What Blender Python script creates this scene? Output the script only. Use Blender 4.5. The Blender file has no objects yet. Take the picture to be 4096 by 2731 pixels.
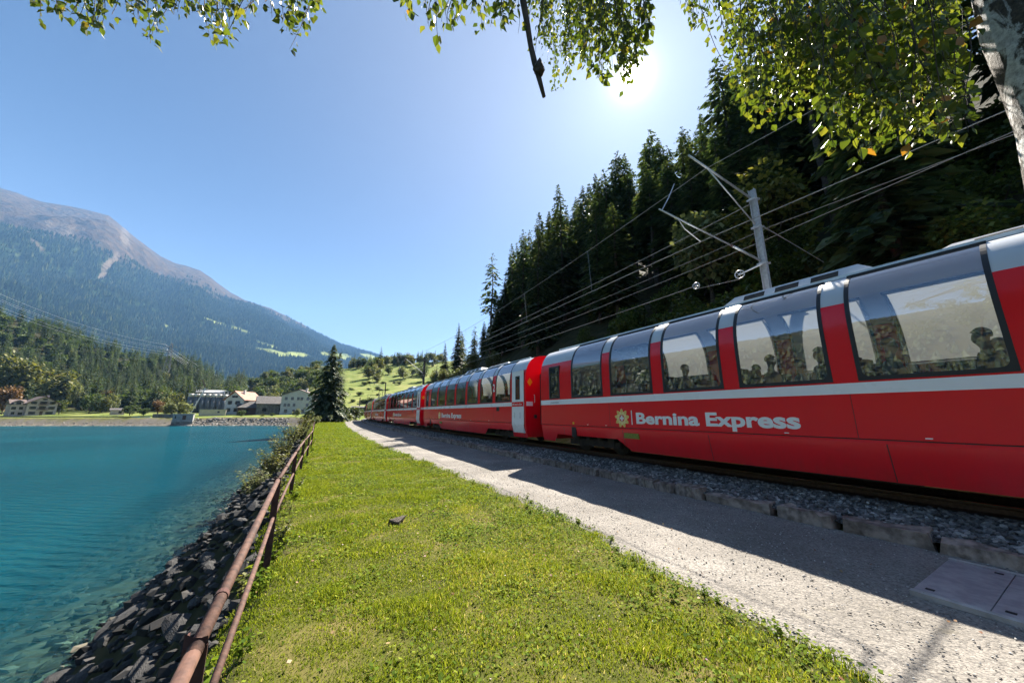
import bpy, bmesh, math, random
import numpy as np
from mathutils import Vector, Matrix

random.seed(11)
rng = np.random.default_rng(11)
SC = bpy.context.scene
COL = SC.collection
R = math.radians

# ---------------------------------------------------------------- camera
F = 12.0 / 36.0 * 4096                      # focal length in photo pixels
TH = math.atan(287.5 / F)                   # the camera looks up by this angle
EYE = np.array([0.0, 0.0, 1.75])
cam_d = bpy.data.cameras.new("camera")
cam_d.lens = 12.0
cam_d.sensor_width = 36.0
cam_d.clip_start = 0.05
cam_d.clip_end = 30000
cam = bpy.data.objects.new("camera", cam_d)
cam.location = EYE
cam.rotation_euler = (math.pi / 2 + TH, 0, 0)
COL.objects.link(cam)
SC.camera = cam

# ---------------------------------------------------------------- sky, sun, exposure
SUN_EL, SUN_AZ = R(47.3), R(23.2)           # azimuth clockwise from +Y
wd = bpy.data.worlds.new("World")
SC.world = wd
wd.use_nodes = True
wn, wl = wd.node_tree.nodes, wd.node_tree.links
wn.clear()
w_out = wn.new("ShaderNodeOutputWorld")
w_bg = wn.new("ShaderNodeBackground")
w_sky = wn.new("ShaderNodeTexSky")
w_sky.sky_type = 'NISHITA'
w_sky.sun_disc = False
w_sky.sun_elevation = SUN_EL
w_sky.sun_rotation = SUN_AZ
w_sky.altitude = 1500
w_sky.air_density = 1.0
w_sky.dust_density = 0.8
w_sky.ozone_density = 4.5
w_bg.inputs["Strength"].default_value = 0.025
w_tint = wn.new("ShaderNodeMix"); w_tint.data_type = 'RGBA'; w_tint.blend_type = 'MULTIPLY'; w_tint.inputs[0].default_value = 1.0
w_tint.inputs[7].default_value = (0.70, 0.90, 1.06, 1)              # clear mountain air: a deeper blue
wl.new(w_sky.outputs[0], w_tint.inputs[6])
wl.new(w_tint.outputs[2], w_bg.inputs["Color"])
# bright hazy aureole round the sun's place in the sky
w_tc = wn.new("ShaderNodeTexCoord")
w_dot = wn.new("ShaderNodeVectorMath"); w_dot.operation = 'DOT_PRODUCT'
w_dot.inputs[1].default_value = (math.sin(SUN_AZ) * math.cos(SUN_EL), math.cos(SUN_AZ) * math.cos(SUN_EL), math.sin(SUN_EL))
wl.new(w_tc.outputs["Generated"], w_dot.inputs[0])
w_mx = wn.new("ShaderNodeMath"); w_mx.operation = 'MAXIMUM'; w_mx.inputs[1].default_value = 0.0
wl.new(w_dot.outputs["Value"], w_mx.inputs[0])
w_sum = None
for pw, k in ((7000, 8.0), (1200, 0.25), (150, 0.04), (14, 0.03), (3.5, 0.085)):
    a = wn.new("ShaderNodeMath"); a.operation = 'POWER'; a.inputs[1].default_value = pw; wl.new(w_mx.outputs[0], a.inputs[0])
    b = wn.new("ShaderNodeMath"); b.operation = 'MULTIPLY'; b.inputs[1].default_value = k; wl.new(a.outputs[0], b.inputs[0])
    if w_sum is None: w_sum = b.outputs[0]
    else:
        c = wn.new("ShaderNodeMath"); c.operation = 'ADD'; wl.new(w_sum, c.inputs[0]); wl.new(b.outputs[0], c.inputs[1]); w_sum = c.outputs[0]
# milky air low over the whole horizon
w_sep = wn.new("ShaderNodeSeparateXYZ"); wl.new(w_tc.outputs["Generated"], w_sep.inputs[0])
w_ab = wn.new("ShaderNodeMath"); w_ab.operation = 'ABSOLUTE'; wl.new(w_sep.outputs["Z"], w_ab.inputs[0])
w_iv = wn.new("ShaderNodeMath"); w_iv.operation = 'SUBTRACT'; w_iv.inputs[0].default_value = 1.0; wl.new(w_ab.outputs[0], w_iv.inputs[1])
w_pw = wn.new("ShaderNodeMath"); w_pw.operation = 'POWER'; w_pw.inputs[1].default_value = 4.5; wl.new(w_iv.outputs[0], w_pw.inputs[0])
w_hs = wn.new("ShaderNodeMath"); w_hs.operation = 'MULTIPLY'; w_hs.inputs[1].default_value = 0.22; wl.new(w_pw.outputs[0], w_hs.inputs[0])
w_bg3 = wn.new("ShaderNodeBackground"); w_bg3.inputs["Color"].default_value = (0.86, 0.94, 1.0, 1); wl.new(w_hs.outputs[0], w_bg3.inputs["Strength"])
w_bg2 = wn.new("ShaderNodeBackground"); w_bg2.inputs["Color"].default_value = (1.0, 0.96, 0.90, 1)
wl.new(w_sum, w_bg2.inputs["Strength"])
w_add = wn.new("ShaderNodeAddShader")
wl.new(w_bg.outputs[0], w_add.inputs[0]); wl.new(w_bg2.outputs[0], w_add.inputs[1])
w_add2 = wn.new("ShaderNodeAddShader"); wl.new(w_add.outputs[0], w_add2.inputs[0]); wl.new(w_bg3.outputs[0], w_add2.inputs[1])
wl.new(w_add2.outputs[0], w_out.inputs["Surface"])

sun_d = bpy.data.lights.new("sun", 'SUN')
sun_d.energy = 5.0
sun_d.angle = R(0.5)
sun_d.color = (1.0, 0.93, 0.82)
sun = bpy.data.objects.new("sun", sun_d)
SUNV = Vector((math.sin(SUN_AZ) * math.cos(SUN_EL), math.cos(SUN_AZ) * math.cos(SUN_EL), math.sin(SUN_EL)))
sun.rotation_euler = SUNV.to_track_quat('Z', 'Y').to_euler()
COL.objects.link(sun)

SC.view_settings.view_transform = 'Standard'
SC.view_settings.look = 'None'
SC.view_settings.exposure = 2.1
SC.view_settings.gamma = 1.0
SC.view_settings.use_curve_mapping = False
SC.render.engine = 'CYCLES'
SC.cycles.max_bounces = 6
SC.cycles.diffuse_bounces = 3
SC.cycles.glossy_bounces = 3
SC.cycles.transmission_bounces = 3
SC.cycles.transparent_max_bounces = 12
SC.cycles.volume_bounces = 0
SC.cycles.caustics_reflective = False
SC.cycles.caustics_refractive = False
SC.cycles.sample_clamp_indirect = 4.0
SC.cycles.use_denoising = True
SC.cycles.use_adaptive_sampling = True
SC.cycles.adaptive_threshold = 0.02

# ---------------------------------------------------------------- measuring helpers
_c, _s = math.cos(TH), math.sin(TH)
def ray(u, v):
    a, b = u - 2048.0, 1365.5 - v
    return np.array([a, F * _c - b * _s, F * _s + b * _c])
def at(u, v, y):                            # point at forward distance y seen at photo pixel (u, v)
    d = ray(u, v)
    return EYE + d * (y / d[1])
def at_depth(u, v, zc):                     # point at camera depth zc
    return EYE + ray(u, v) * (zc / F)

HD = R(-29.5)
T1 = np.array([math.sin(HD), math.cos(HD)])
N1 = np.array([math.cos(HD), -math.sin(HD)])
S0, RAD, NC = 35.0, 550.0, 8.9              # straight until S0, then a right-hand curve; track axis at NC
def track_pt(s, n, z=0.0):
    if s <= S0:
        t, m = s, NC + n
    else:
        ph = (s - S0) / RAD
        t = S0 + (RAD - n) * math.sin(ph)
        m = NC + RAD - (RAD - n) * math.cos(ph)
    p = t * T1 + m * N1
    return np.array([p[0], p[1], z])
def track_dir(s):
    ph = max(0.0, (s - S0) / RAD)
    h = HD + ph
    return np.array([math.sin(h), math.cos(h), 0.0])
def to_track(x, y):
    t = x * T1[0] + y * T1[1]
    m = x * N1[0] + y * N1[1]
    dx = t - S0
    dy = NC + RAD - m
    ph = np.arctan2(dx, dy)
    s = np.where(t <= S0, t, S0 + RAD * ph)
    n = np.where(t <= S0, m - NC, RAD - np.hypot(dx, dy))
    return s, n

def _hash(ix, iy, seed):
    h = (ix * 374761393 + iy * 668265263 + seed * 1442695041) & 0xffffffff
    h = ((h ^ (h >> 13)) * 1274126177) & 0xffffffff
    return ((h ^ (h >> 16)) & 0xffff) / 32767.5 - 1.0
def vnoise(x, y, seed=0):
    x = np.asarray(x, float); y = np.asarray(y, float)
    ix = np.floor(x).astype(np.int64); iy = np.floor(y).astype(np.int64)
    fx, fy = x - ix, y - iy
    fx = fx * fx * (3 - 2 * fx); fy = fy * fy * (3 - 2 * fy)
    a = _hash(ix, iy, seed); b = _hash(ix + 1, iy, seed)
    c = _hash(ix, iy + 1, seed); d = _hash(ix + 1, iy + 1, seed)
    return (a * (1 - fx) + b * fx) * (1 - fy) + (c * (1 - fx) + d * fx) * fy
def fbm(x, y, octs=4, seed=0, gain=0.5):
    o = 0.0; a = 1.0; t = 0.0
    for i in range(octs):
        o = o + a * vnoise(x * 2 ** i, y * 2 ** i, seed + i * 17)
        t += a; a *= gain
    return o / t
def sstep(a, b, x):
    t = np.clip((np.asarray(x, float) - a) / (b - a), 0, 1)
    return t * t * (3 - 2 * t)

# ---------------------------------------------------------------- object helpers
def tag(o, label=None, cat=None, group=None, kind=None):
    if label: o["label"] = label
    if cat: o["category"] = cat
    if group: o["group"] = group
    if kind: o["kind"] = kind
    return o
def empty(name, loc=(0, 0, 0), rz=0.0, parent=None):
    o = bpy.data.objects.new(name, None)
    o.empty_display_size = 0.3
    o.location = loc
    o.rotation_euler = (0, 0, rz)
    o.parent = parent
    COL.objects.link(o)
    return o
def link(name, me, parent=None, loc=None, rot=None, scale=None):
    o = bpy.data.objects.new(name, me)
    if loc is not None: o.location = loc
    if rot is not None: o.rotation_euler = rot
    if scale is not None: o.scale = scale
    o.parent = parent
    COL.objects.link(o)
    return o
def copy_tree(o, parent=None):
    c = o.copy()
    COL.objects.link(c)
    c.parent = parent
    for ch in list(o.children):
        copy_tree(ch, c)
    return c

def mesh_np(name, verts, faces, mats=(), smooth=False, mat_idx=None):
    """verts (n,3), faces (m,3) or (m,4) arrays"""
    me = bpy.data.meshes.new(name)
    verts = np.asarray(verts, np.float32); faces = np.asarray(faces, np.int32)
    m, k = faces.shape
    me.vertices.add(len(verts)); me.vertices.foreach_set("co", verts.ravel())
    me.loops.add(m * k); me.loops.foreach_set("vertex_index", faces.ravel())
    me.polygons.add(m)
    me.polygons.foreach_set("loop_start", np.arange(0, m * k, k, dtype=np.int32))
    me.polygons.foreach_set("loop_total", np.full(m, k, np.int32))
    if mat_idx is not None:
        me.polygons.foreach_set("material_index", np.asarray(mat_idx, np.int32))
    me.polygons.foreach_set("use_smooth", np.full(m, bool(smooth)))
    me.update(calc_edges=True)
    for x in mats: me.materials.append(x)
    return me
def attr(me, name, data):
    a = me.attributes.new(name, 'FLOAT', 'POINT')
    a.data.foreach_set("value", np.asarray(data, np.float32))

class MB:
    """collects shapes into one mesh"""
    def __init__(s):
        s.v = []; s.f = []; s.m = []
    def add(s, vs, fs, m=0):
        b = len(s.v)
        s.v.extend([tuple(p) for p in vs])
        for f in fs:
            s.f.append([b + i for i in f]); s.m.append(m)
        return s
    def box(s, x0, x1, y0, y1, z0, z1, m=0, M=None):
        vs = [(x, y, z) for z in (z0, z1) for y in (y0, y1) for x in (x0, x1)]
        if M is not None: vs = [tuple(M @ Vector(p)) for p in vs]
        return s.add(vs, [(0, 2, 3, 1), (4, 5, 7, 6), (0, 1, 5, 4), (2, 6, 7, 3), (0, 4, 6, 2), (1, 3, 7, 5)], m)
    def bar(s, a, b, w, h, m=0, up=(0, 0, 1)):
        a = Vector(a); b = Vector(b); d = (b - a); L = d.length; d.normalize()
        u = Vector(up)
        sd = d.cross(u)
        if sd.length < 1e-4: sd = d.cross(Vector((1, 0, 0)))
        sd.normalize(); u = sd.cross(d)
        M = Matrix((( d.x, sd.x, u.x, a.x), (d.y, sd.y, u.y, a.y), (d.z, sd.z, u.z, a.z), (0, 0, 0, 1)))
        return s.box(0, L, -w / 2, w / 2, -h / 2, h / 2, m, M)
    def tube(s, pts, rad, n=8, m=0, cap=True):
        pts = [Vector(p) for p in pts]
        if not hasattr(rad, '__len__'): rad = [rad] * len(pts)
        vs = []; fs = []
        prev = None
        for i, p in enumerate(pts):
            d = (pts[min(i + 1, len(pts) - 1)] - pts[max(i - 1, 0)])
            d.normalize()
            if prev is None:
                u = d.cross(Vector((0, 0, 1)))
                if u.length < 1e-3: u = d.cross(Vector((1, 0, 0)))
            else:
                u = prev - d * prev.dot(d)
            u.normalize(); prev = u
            w = d.cross(u)
            for k in range(n):
                a = 2 * math.pi * k / n
                vs.append(p + (u * math.cos(a) + w * math.sin(a)) * rad[i])
        for i in range(len(pts) - 1):
            for k in range(n):
                fs.append((i * n + k, i * n + (k + 1) % n, (i + 1) * n + (k + 1) % n, (i + 1) * n + k))
        if cap:
            fs.append(tuple(range(n - 1, -1, -1)))
            fs.append(tuple((len(pts) - 1) * n + k for k in range(n)))
        return s.add(vs, fs, m)
    def cyl(s, a, b, r, n=12, m=0):
        return s.tube([a, b], r, n, m)
    def ring(s, c, axis, r, rt, n=16, k=6, m=0):
        axis = Vector(axis).normalized()
        u = axis.orthogonal().normalized(); w = axis.cross(u)
        c = Vector(c); vs = []; fs = []
        for i in range(n):
            a = 2 * math.pi * i / n
            rd = u * math.cos(a) + w * math.sin(a)
            for j in range(k):
                b = 2 * math.pi * j / k
                vs.append(c + rd * (r + rt * math.cos(b)) + axis * rt * math.sin(b))
        for i in range(n):
            for j in range(k):
                fs.append((i * k + j, ((i + 1) % n) * k + j, ((i + 1) % n) * k + (j + 1) % k, i * k + (j + 1) % k))
        return s.add(vs, fs, m)
    def mesh(s, name, mats, smooth=False):
        me = bpy.data.meshes.new(name)
        me.from_pydata(s.v, [], s.f)
        if not isinstance(mats, (list, tuple)): mats = [mats]
        for x in mats: me.materials.append(x)
        if len(mats) > 1: me.polygons.foreach_set("material_index", s.m)
        if smooth: me.polygons.foreach_set("use_smooth", [True] * len(s.f))
        me.update()
        return me
    def build(s, name, mats, parent=None, smooth=False, loc=None, rot=None):
        return link(name, s.mesh(name, mats, smooth), parent, loc, rot)

# ---------------------------------------------------------------- materials
def new_mat(name):
    m = bpy.data.materials.new(name)
    m.use_nodes = True
    n = m.node_tree.nodes; l = m.node_tree.links
    p = n["Principled BSDF"]
    return m, n, l, p
def c4(c): return (c[0], c[1], c[2], 1.0)
def pos_node(n, l, world):
    if world:
        return n.new("ShaderNodeNewGeometry").outputs["Position"]
    return n.new("ShaderNodeTexCoord").outputs["Object"]
def noise_tex(n, l, vec, scale, detail=4, rough=0.55, dist=0.0):
    t = n.new("ShaderNodeTexNoise")
    t.inputs["Scale"].default_value = scale
    t.inputs["Detail"].default_value = detail
    t.inputs["Roughness"].default_value = rough
    t.inputs["Distortion"].default_value = dist
    l.new(vec, t.inputs["Vector"])
    return t.outputs["Fac"]
def ramp(n, l, fac, stops):
    r = n.new("ShaderNodeValToRGB")
    e = r.color_ramp.elements
    while len(e) < len(stops): e.new(0.5)
    for i, (p, c) in enumerate(stops):
        e[i].position = p; e[i].color = c4(c)
    l.new(fac, r.inputs["Fac"])
    return r.outputs["Color"]
def mixc(n, l, fac, a, b, mode='MIX'):
    m = n.new("ShaderNodeMix"); m.data_type = 'RGBA'; m.blend_type = mode
    for sock, v in ((m.inputs[0], fac), (m.inputs[6], a), (m.inputs[7], b)):
        if isinstance(v, (int, float)): sock.default_value = v
        elif isinstance(v, tuple): sock.default_value = c4(v)
        else: l.new(v, sock)
    return m.outputs[2]
def math_n(n, l, op, a, b=None, clamp=False):
    m = n.new("ShaderNodeMath"); m.operation = op; m.use_clamp = clamp
    for i, v in enumerate((a, b)):
        if v is None: continue
        if isinstance(v, (int, float)): m.inputs[i].default_value = v
        else: l.new(v, m.inputs[i])
    return m.outputs[0]
def bump_n(n, l, h, strength, dist=0.02):
    b = n.new("ShaderNodeBump")
    b.inputs["Strength"].default_value = strength
    b.inputs["Distance"].default_value = dist
    l.new(h, b.inputs["Height"])
    return b.outputs["Normal"]
def mat(name, a, b=None, scale=5.0, rough=0.6, metal=0.0, bump=0.0, bscale=None, bdist=0.02, world=False,
        lo=0.38, hi=0.62, spec=0.5, coat=0.0, objvar=0.0, detail=5):
    m, n, l, p = new_mat(name)
    p.inputs["Roughness"].default_value = rough
    p.inputs["Metallic"].default_value = metal
    p.inputs["Specular IOR Level"].default_value = spec
    p.inputs["Coat Weight"].default_value = coat
    p.inputs["Coat Roughness"].default_value = 0.04
    if b is None and not bump and not objvar:
        p.inputs["Base Color"].default_value = c4(a)
        return m
    vec = pos_node(n, l, world)
    col = None
    if b is not None:
        f = noise_tex(n, l, vec, scale, detail)
        col = ramp(n, l, f, [(lo, a), (hi, b)])
    if objvar:
        oi = n.new("ShaderNodeObjectInfo")
        h = n.new("ShaderNodeHueSaturation")
        mr = n.new("ShaderNodeMapRange")
        mr.inputs["To Min"].default_value = 1 - objvar; mr.inputs["To Max"].default_value = 1 + objvar
        l.new(oi.outputs["Random"], mr.inputs["Value"])
        l.new(mr.outputs[0], h.inputs["Value"])
        if col is None: h.inputs["Color"].default_value = c4(a)
        else: l.new(col, h.inputs["Color"])
        col = h.outputs["Color"]
    if col is None: p.inputs["Base Color"].default_value = c4(a)
    else: l.new(col, p.inputs["Base Color"])
    if bump:
        bf = noise_tex(n, l, vec, bscale or scale * 3, 4)
        l.new(bump_n(n, l, bf, bump, bdist), p.inputs["Normal"])
    return m
def leaf_mat(name, cols, trans=0.45, rough=0.55, objvar=0.15, spec=0.3, tint=(1.0, 1.0, 0.6)):
    """leaf: colour differs face by face, light passes through"""
    m, n, l, p = new_mat(name)
    at_ = n.new("ShaderNodeAttribute"); at_.attribute_name = "rnd"
    col = ramp(n, l, at_.outputs["Fac"], cols)
    oi = n.new("ShaderNodeObjectInfo")
    h = n.new("ShaderNodeHueSaturation")
    mr = n.new("ShaderNodeMapRange")
    mr.inputs["To Min"].default_value = 1 - objvar; mr.inputs["To Max"].default_value = 1 + objvar
    l.new(oi.outputs["Random"], mr.inputs["Value"]); l.new(mr.outputs[0], h.inputs["Value"])
    l.new(col, h.inputs["Color"]); col = h.outputs["Color"]
    l.new(col, p.inputs["Base Color"])
    p.inputs["Roughness"].default_value = rough
    p.inputs["Specular IOR Level"].default_value = spec
    t = n.new("ShaderNodeBsdfTranslucent")
    l.new(mixc(n, l, 1.0, col, tint, 'MULTIPLY'), t.inputs["Color"])
    mx = n.new("ShaderNodeMixShader"); mx.inputs[0].default_value = trans
    l.new(p.outputs[0], mx.inputs[1]); l.new(t.outputs[0], mx.inputs[2])
    l.new(mx.outputs[0], n["Material Output"].inputs["Surface"])
    return m
# ================================================================ the land
WATER = -2.85
near_shore = [track_pt(s, -11.9 + 0.35 * math.sin(s * 0.45) + 0.25 * math.sin(s * 1.3 + 1))[:2] for s in np.arange(-120, 58, 3.0)]
shore = np.array(near_shore + [(-39, 62), (-45, 72), (-55, 90), (-66, 110), (-79, 128), (-94, 136), (-112, 135), (-135, 132),
                               (-160, 133), (-190, 131), (-260, 133), (-420, 70), (-520, -100), (-560, -420), (-200, -600), (60, -420)])
def shore_dist(x, y):
    """signed distance to the lake edge, positive on land"""
    x = np.asarray(x, float).ravel(); y = np.asarray(y, float).ravel()
    n = len(shore)
    if x.size <= 300:
        a = shore; b = np.roll(shore, -1, 0); d = b - a
        px_, py_ = x[:, None], y[:, None]
        t = np.clip(((px_ - a[:, 0]) * d[:, 0] + (py_ - a[:, 1]) * d[:, 1]) / (d * d).sum(1), 0, 1)
        best = np.hypot(px_ - a[:, 0] - t * d[:, 0], py_ - a[:, 1] - t * d[:, 1]).min(1)
        xi = d[:, 0] * (py_ - a[:, 1]) / (d[:, 1] + 1e-12) + a[:, 0]
        ins = ((((a[:, 1] > py_) != (b[:, 1] > py_)) & (px_ < xi)).sum(1) % 2).astype(bool)
        return np.where(ins, -best, best)
    best = np.full(x.shape, 1e9); ins = np.zeros(x.shape, bool)
    for i in range(n):
        a = shore[i]; b = shore[(i + 1) % n]
        d = b - a
        t = np.clip(((x - a[0]) * d[0] + (y - a[1]) * d[1]) / (d @ d), 0, 1)
        best = np.minimum(best, np.hypot(x - a[0] - t * d[0], y - a[1] - t * d[1]))
        c = ((a[1] > y) != (b[1] > y))
        xi = (b[0] - a[0]) * (y - a[1]) / (b[1] - a[1] + 1e-12) + a[0]
        ins ^= c & (x < xi)
    return np.where(ins, -best, best)

def px_angles(pts):
    az = []; el = []
    for u, v in pts:
        d = ray(u, v); az.append(math.atan2(d[0], d[1])); el.append(d[2] / math.hypot(d[0], d[1]))
    return np.array(az), np.array(el)
LH_AZ, LH_T = px_angles([(0, 1131), (105, 1166), (210, 1205), (280, 1250), (392, 1303), (490, 1352), (594, 1387), (671, 1394),
                         (769, 1404), (825, 1436), (881, 1481), (930, 1520), (1000, 1600)])
LH_AZ = np.concatenate([[R(-180), R(-120), R(-75)], LH_AZ, [R(-30), R(180)]])
LH_T = np.concatenate([[0.2, 0.36, 0.27], LH_T, [0.0, 0.0]])
# wooded low hill and meadow slope beyond the bay
MH_AZ, MH_T = px_angles([(930, 1560), (1000, 1545), (1100, 1515), (1250, 1478), (1400, 1470), (1560, 1455), (1700, 1445), (1900, 1440)])
MH_AZ = np.concatenate([[R(-60), R(-41)], MH_AZ, [R(30), R(180)]])
MH_T = np.concatenate([[0, 0.01], MH_T, [0.16, 0.1]])

def ground_z(x, y, full=False):
    shp = np.shape(x)
    x = np.asarray(x, float).ravel(); y = np.asarray(y, float).ravel()
    d = shore_dist(x, y)
    s, n = to_track(x, y)
    r = np.hypot(x, y); az = np.arctan2(x, y)
    far = np.maximum(sstep(75, 120, y) * sstep(-30, -60, x), sstep(-150, -260, x))
    near_bank = WATER + (0 - WATER) * np.clip(d / 2.55, 0, 1) ** 0.9
    far_bank = WATER + 2.9 * sstep(0, 6.5, d) + 1.1 * sstep(9, 40, d)
    bed = WATER + np.where(d > -4, 0.24 * d, -0.96 + 0.8 * (d + 4))
    bed = np.maximum(bed, -9.0)
    z = np.where(d >= 0, near_bank * (1 - far) + far_bank * far, bed)
    z = z + np.where(d > 0, 0.022 * fbm(x * 0.5, y * 0.5, 3, 3), 0) * sstep(0.5, 3, d) * (np.abs(n + 3.6) > 1.7)
    flat = sstep(-12, -10, n) * 1.0
    # wooded slope right of the track
    k = 1 - 0.86 * sstep(85, 150, s)
    hill = np.where(n > 3.2, 0.70 * np.maximum(n - 4.2, 0) ** 1.0 + 0.25 * sstep(3, 4.5, n), 0)
    hill = np.minimum(hill, 95 + 0.2 * n) * k * sstep(-160, -60, s)
    hill = hill + np.where(n > 6, (0.9 * fbm(x * 0.12, y * 0.12, 3, 8) + .9) * sstep(6, 14, n), 0) * k
    # meadow
    mt = np.interp(az, MH_AZ, MH_T)
    r0_ = np.interp(az, [R(-33), R(-26)], [250, 112])
    r1_ = np.interp(az, [R(-33), R(-26)], [400, 330])
    ramp_m = np.clip((r - r0_) / (r1_ - r0_), 0, 1)
    mead = mt * np.minimum(r, r1_ + 15) * ramp_m ** 0.92
    terr = 0.55 * (sstep(0.25, 0.75, np.mod(mead / 3.2 + 0.3 * fbm(x * 0.02, y * 0.02, 2, 5), 1)) - 0.5) * sstep(115, 150, r)
    mead = mead + np.where(mt > 0.02, terr, 0) + sstep(120, 180, r) * 0.8 * fbm(x * 0.03, y * 0.03, 3, 21) * (mt > 0.02)
    mead = mead * ((y > 60) * 1.0)
    # left hillside
    lt = np.interp(az, LH_AZ, LH_T)
    rr = np.minimum(r, 900)
    lh = np.clip((d - 36) / 230, 0, 1) ** 1.0 * np.maximum(lt * np.minimum(rr, 520 + 380 * sstep(-60, -75, np.degrees(az))) - 15 * sstep(0, .03, lt), 0)
    lh = lh + np.where(lt > 0.01, sstep(40, 90, d) * 2.0 * fbm(x * 0.02, y * 0.02, 4, 31), 0)
    land = np.maximum(np.maximum(hill, mead), np.where((x < 0) & (d > 0), lh, 0) * np.maximum(far, sstep(-200, -300, x)))
    z = z + np.where(d > 0, land, 0)
    z = z - 40 * sstep(1100, 1900, r)
    z = z.reshape(shp)
    if full:
        return z, d.reshape(shp), s.reshape(shp), n.reshape(shp), far.reshape(shp), land.reshape(shp)
    return z
def gz(x, y): return float(ground_z(np.array([x]), np.array([y]))[0])

# ---- ground sheet (polar grid round the viewer, out to the foot of the mountains)
radii = np.concatenate([np.geomspace(0.25, 30, 190), np.geomspace(30, 620, 190)[1:], np.geomspace(620, 2300, 24)[1:]])
azs = np.concatenate([np.linspace(-180, -66, 58), np.linspace(-65, 65, 420), np.linspace(66.5, 178, 40)])
azs = np.radians(azs)
GA, GR = np.meshgrid(azs, radii)
GX, GY = GR * np.sin(GA), GR * np.cos(GA)
GZ, GD, GS, GN, GFAR, GLAND = ground_z(GX, GY, True)
nr, na = GX.shape
ii, jj = np.meshgrid(np.arange(nr - 1), np.arange(na), indexing='ij')
j2 = (jj + 1) % na
gfaces = np.stack([ii * na + jj, ii * na + j2, (ii + 1) * na + j2, (ii + 1) * na + jj], -1).reshape(-1, 4)
gverts = np.stack([GX, GY, GZ], -1).reshape(-1, 3)

def ground_material():
    m, n, l, p = new_mat("ground")
    pos = pos_node(n, l, True)
    def A(nm):
        a = n.new("ShaderNodeAttribute"); a.attribute_name = nm; return a.outputs["Fac"]
    g1 = noise_tex(n, l, pos, 1.1, 5); g2 = noise_tex(n, l, pos, 14, 5, .7)
    grass = ramp(n, l, g1, [(0.3, (0.045, 0.055, 0.010)), (0.5, (0.095, 0.098, 0.018)), (0.68, (0.20, 0.155, 0.06))])
    grass = mixc(n, l, math_n(n, l, 'MULTIPLY', g2, 0.6), grass, (0.018, 0.024, 0.007))
    m1 = noise_tex(n, l, pos, 0.09, 5, .65)
    meadow = ramp(n, l, m1, [(0.3, (0.085, 0.125, 0.022)), (0.5, (0.14, 0.17, 0.04)), (0.7, (0.22, 0.22, 0.075))])
    f1 = noise_tex(n, l, pos, 0.8, 5, .7)
    floor = ramp(n, l, f1, [(0.35, (0.018, 0.022, 0.009)), (0.6, (0.045, 0.04, 0.018)), (0.75, (0.035, 0.06, 0.014))])
    v = n.new("ShaderNodeTexVoronoi"); v.inputs["Scale"].default_value = 2.2; l.new(pos, v.inputs["Vector"])
    s1 = noise_tex(n, l, pos, 3.0, 4)
    gravel = mixc(n, l, math_n(n, l, 'MULTIPLY', s1, 1.0), (0.06, 0.055, 0.048), (0.19, 0.168, 0.14))
    v2 = n.new("ShaderNodeTexVoronoi"); v2.inputs["Scale"].default_value = 1.6; l.new(pos, v2.inputs["Vector"])
    bed = mixc(n, l, v2.outputs["Color"], (0.06, 0.06, 0.045), (0.26, 0.23, 0.17))
    col = mixc(n, l, A("meadow"), grass, meadow)
    col = mixc(n, l, A("forest"), col, floor)
    col = mixc(n, l, A("gravel"), col, gravel)
    col = mixc(n, l, A("bed"), col, bed)
    l.new(col, p.inputs["Base Color"])
    p.inputs["Roughness"].default_value = 0.95
    p.inputs["Specular IOR Level"].default_value = 0.1
    l.new(bump_n(n, l, g2, 0.5, 0.03), p.inputs["Normal"])
    return m
M_GROUND = ground_material()
gme = mesh_np("ground", gverts, gfaces, [M_GROUND], smooth=True)
azd = np.degrees(GA)
forest = np.maximum(sstep(5.0, 8.0, GN) * (1 - sstep(95, 125, GS)), sstep(38, 60, GD) * GFAR * (azd < -36) * (np.interp(GA, LH_AZ, LH_T) > 0.01))
mh_w = ((azd > -41.5) & (azd < -31.5) & (GR > 270) & (fbm(GX * .02, GY * .02, 3, 4) > -.25))
forest = np.maximum(forest, mh_w * 0.9)
meadow = np.clip(sstep(60, 95, GR) * (GD > 8), 0, 1) * (1 - 0)
gravel = GFAR * sstep(1.5, -.1, GD - np.interp(azd, [-58, -48, -46, -43, -40], [3.9, 3.6, 5.5, 4.0, 5.2]) + 1.3 * fbm(GX * .25, GY * .25, 3, 9)) * (GD > -2)
forest = np.maximum(forest, sstep(2.75, 2.45, GD) * (1 - GFAR))
attr(gme, "meadow", meadow.ravel()); attr(gme, "forest", forest.ravel())
attr(gme, "gravel", np.clip(gravel, 0, 1).ravel()); attr(gme, "bed", (GD < 0).astype(float).ravel())
tag(link("ground", gme), kind="structure")

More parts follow.
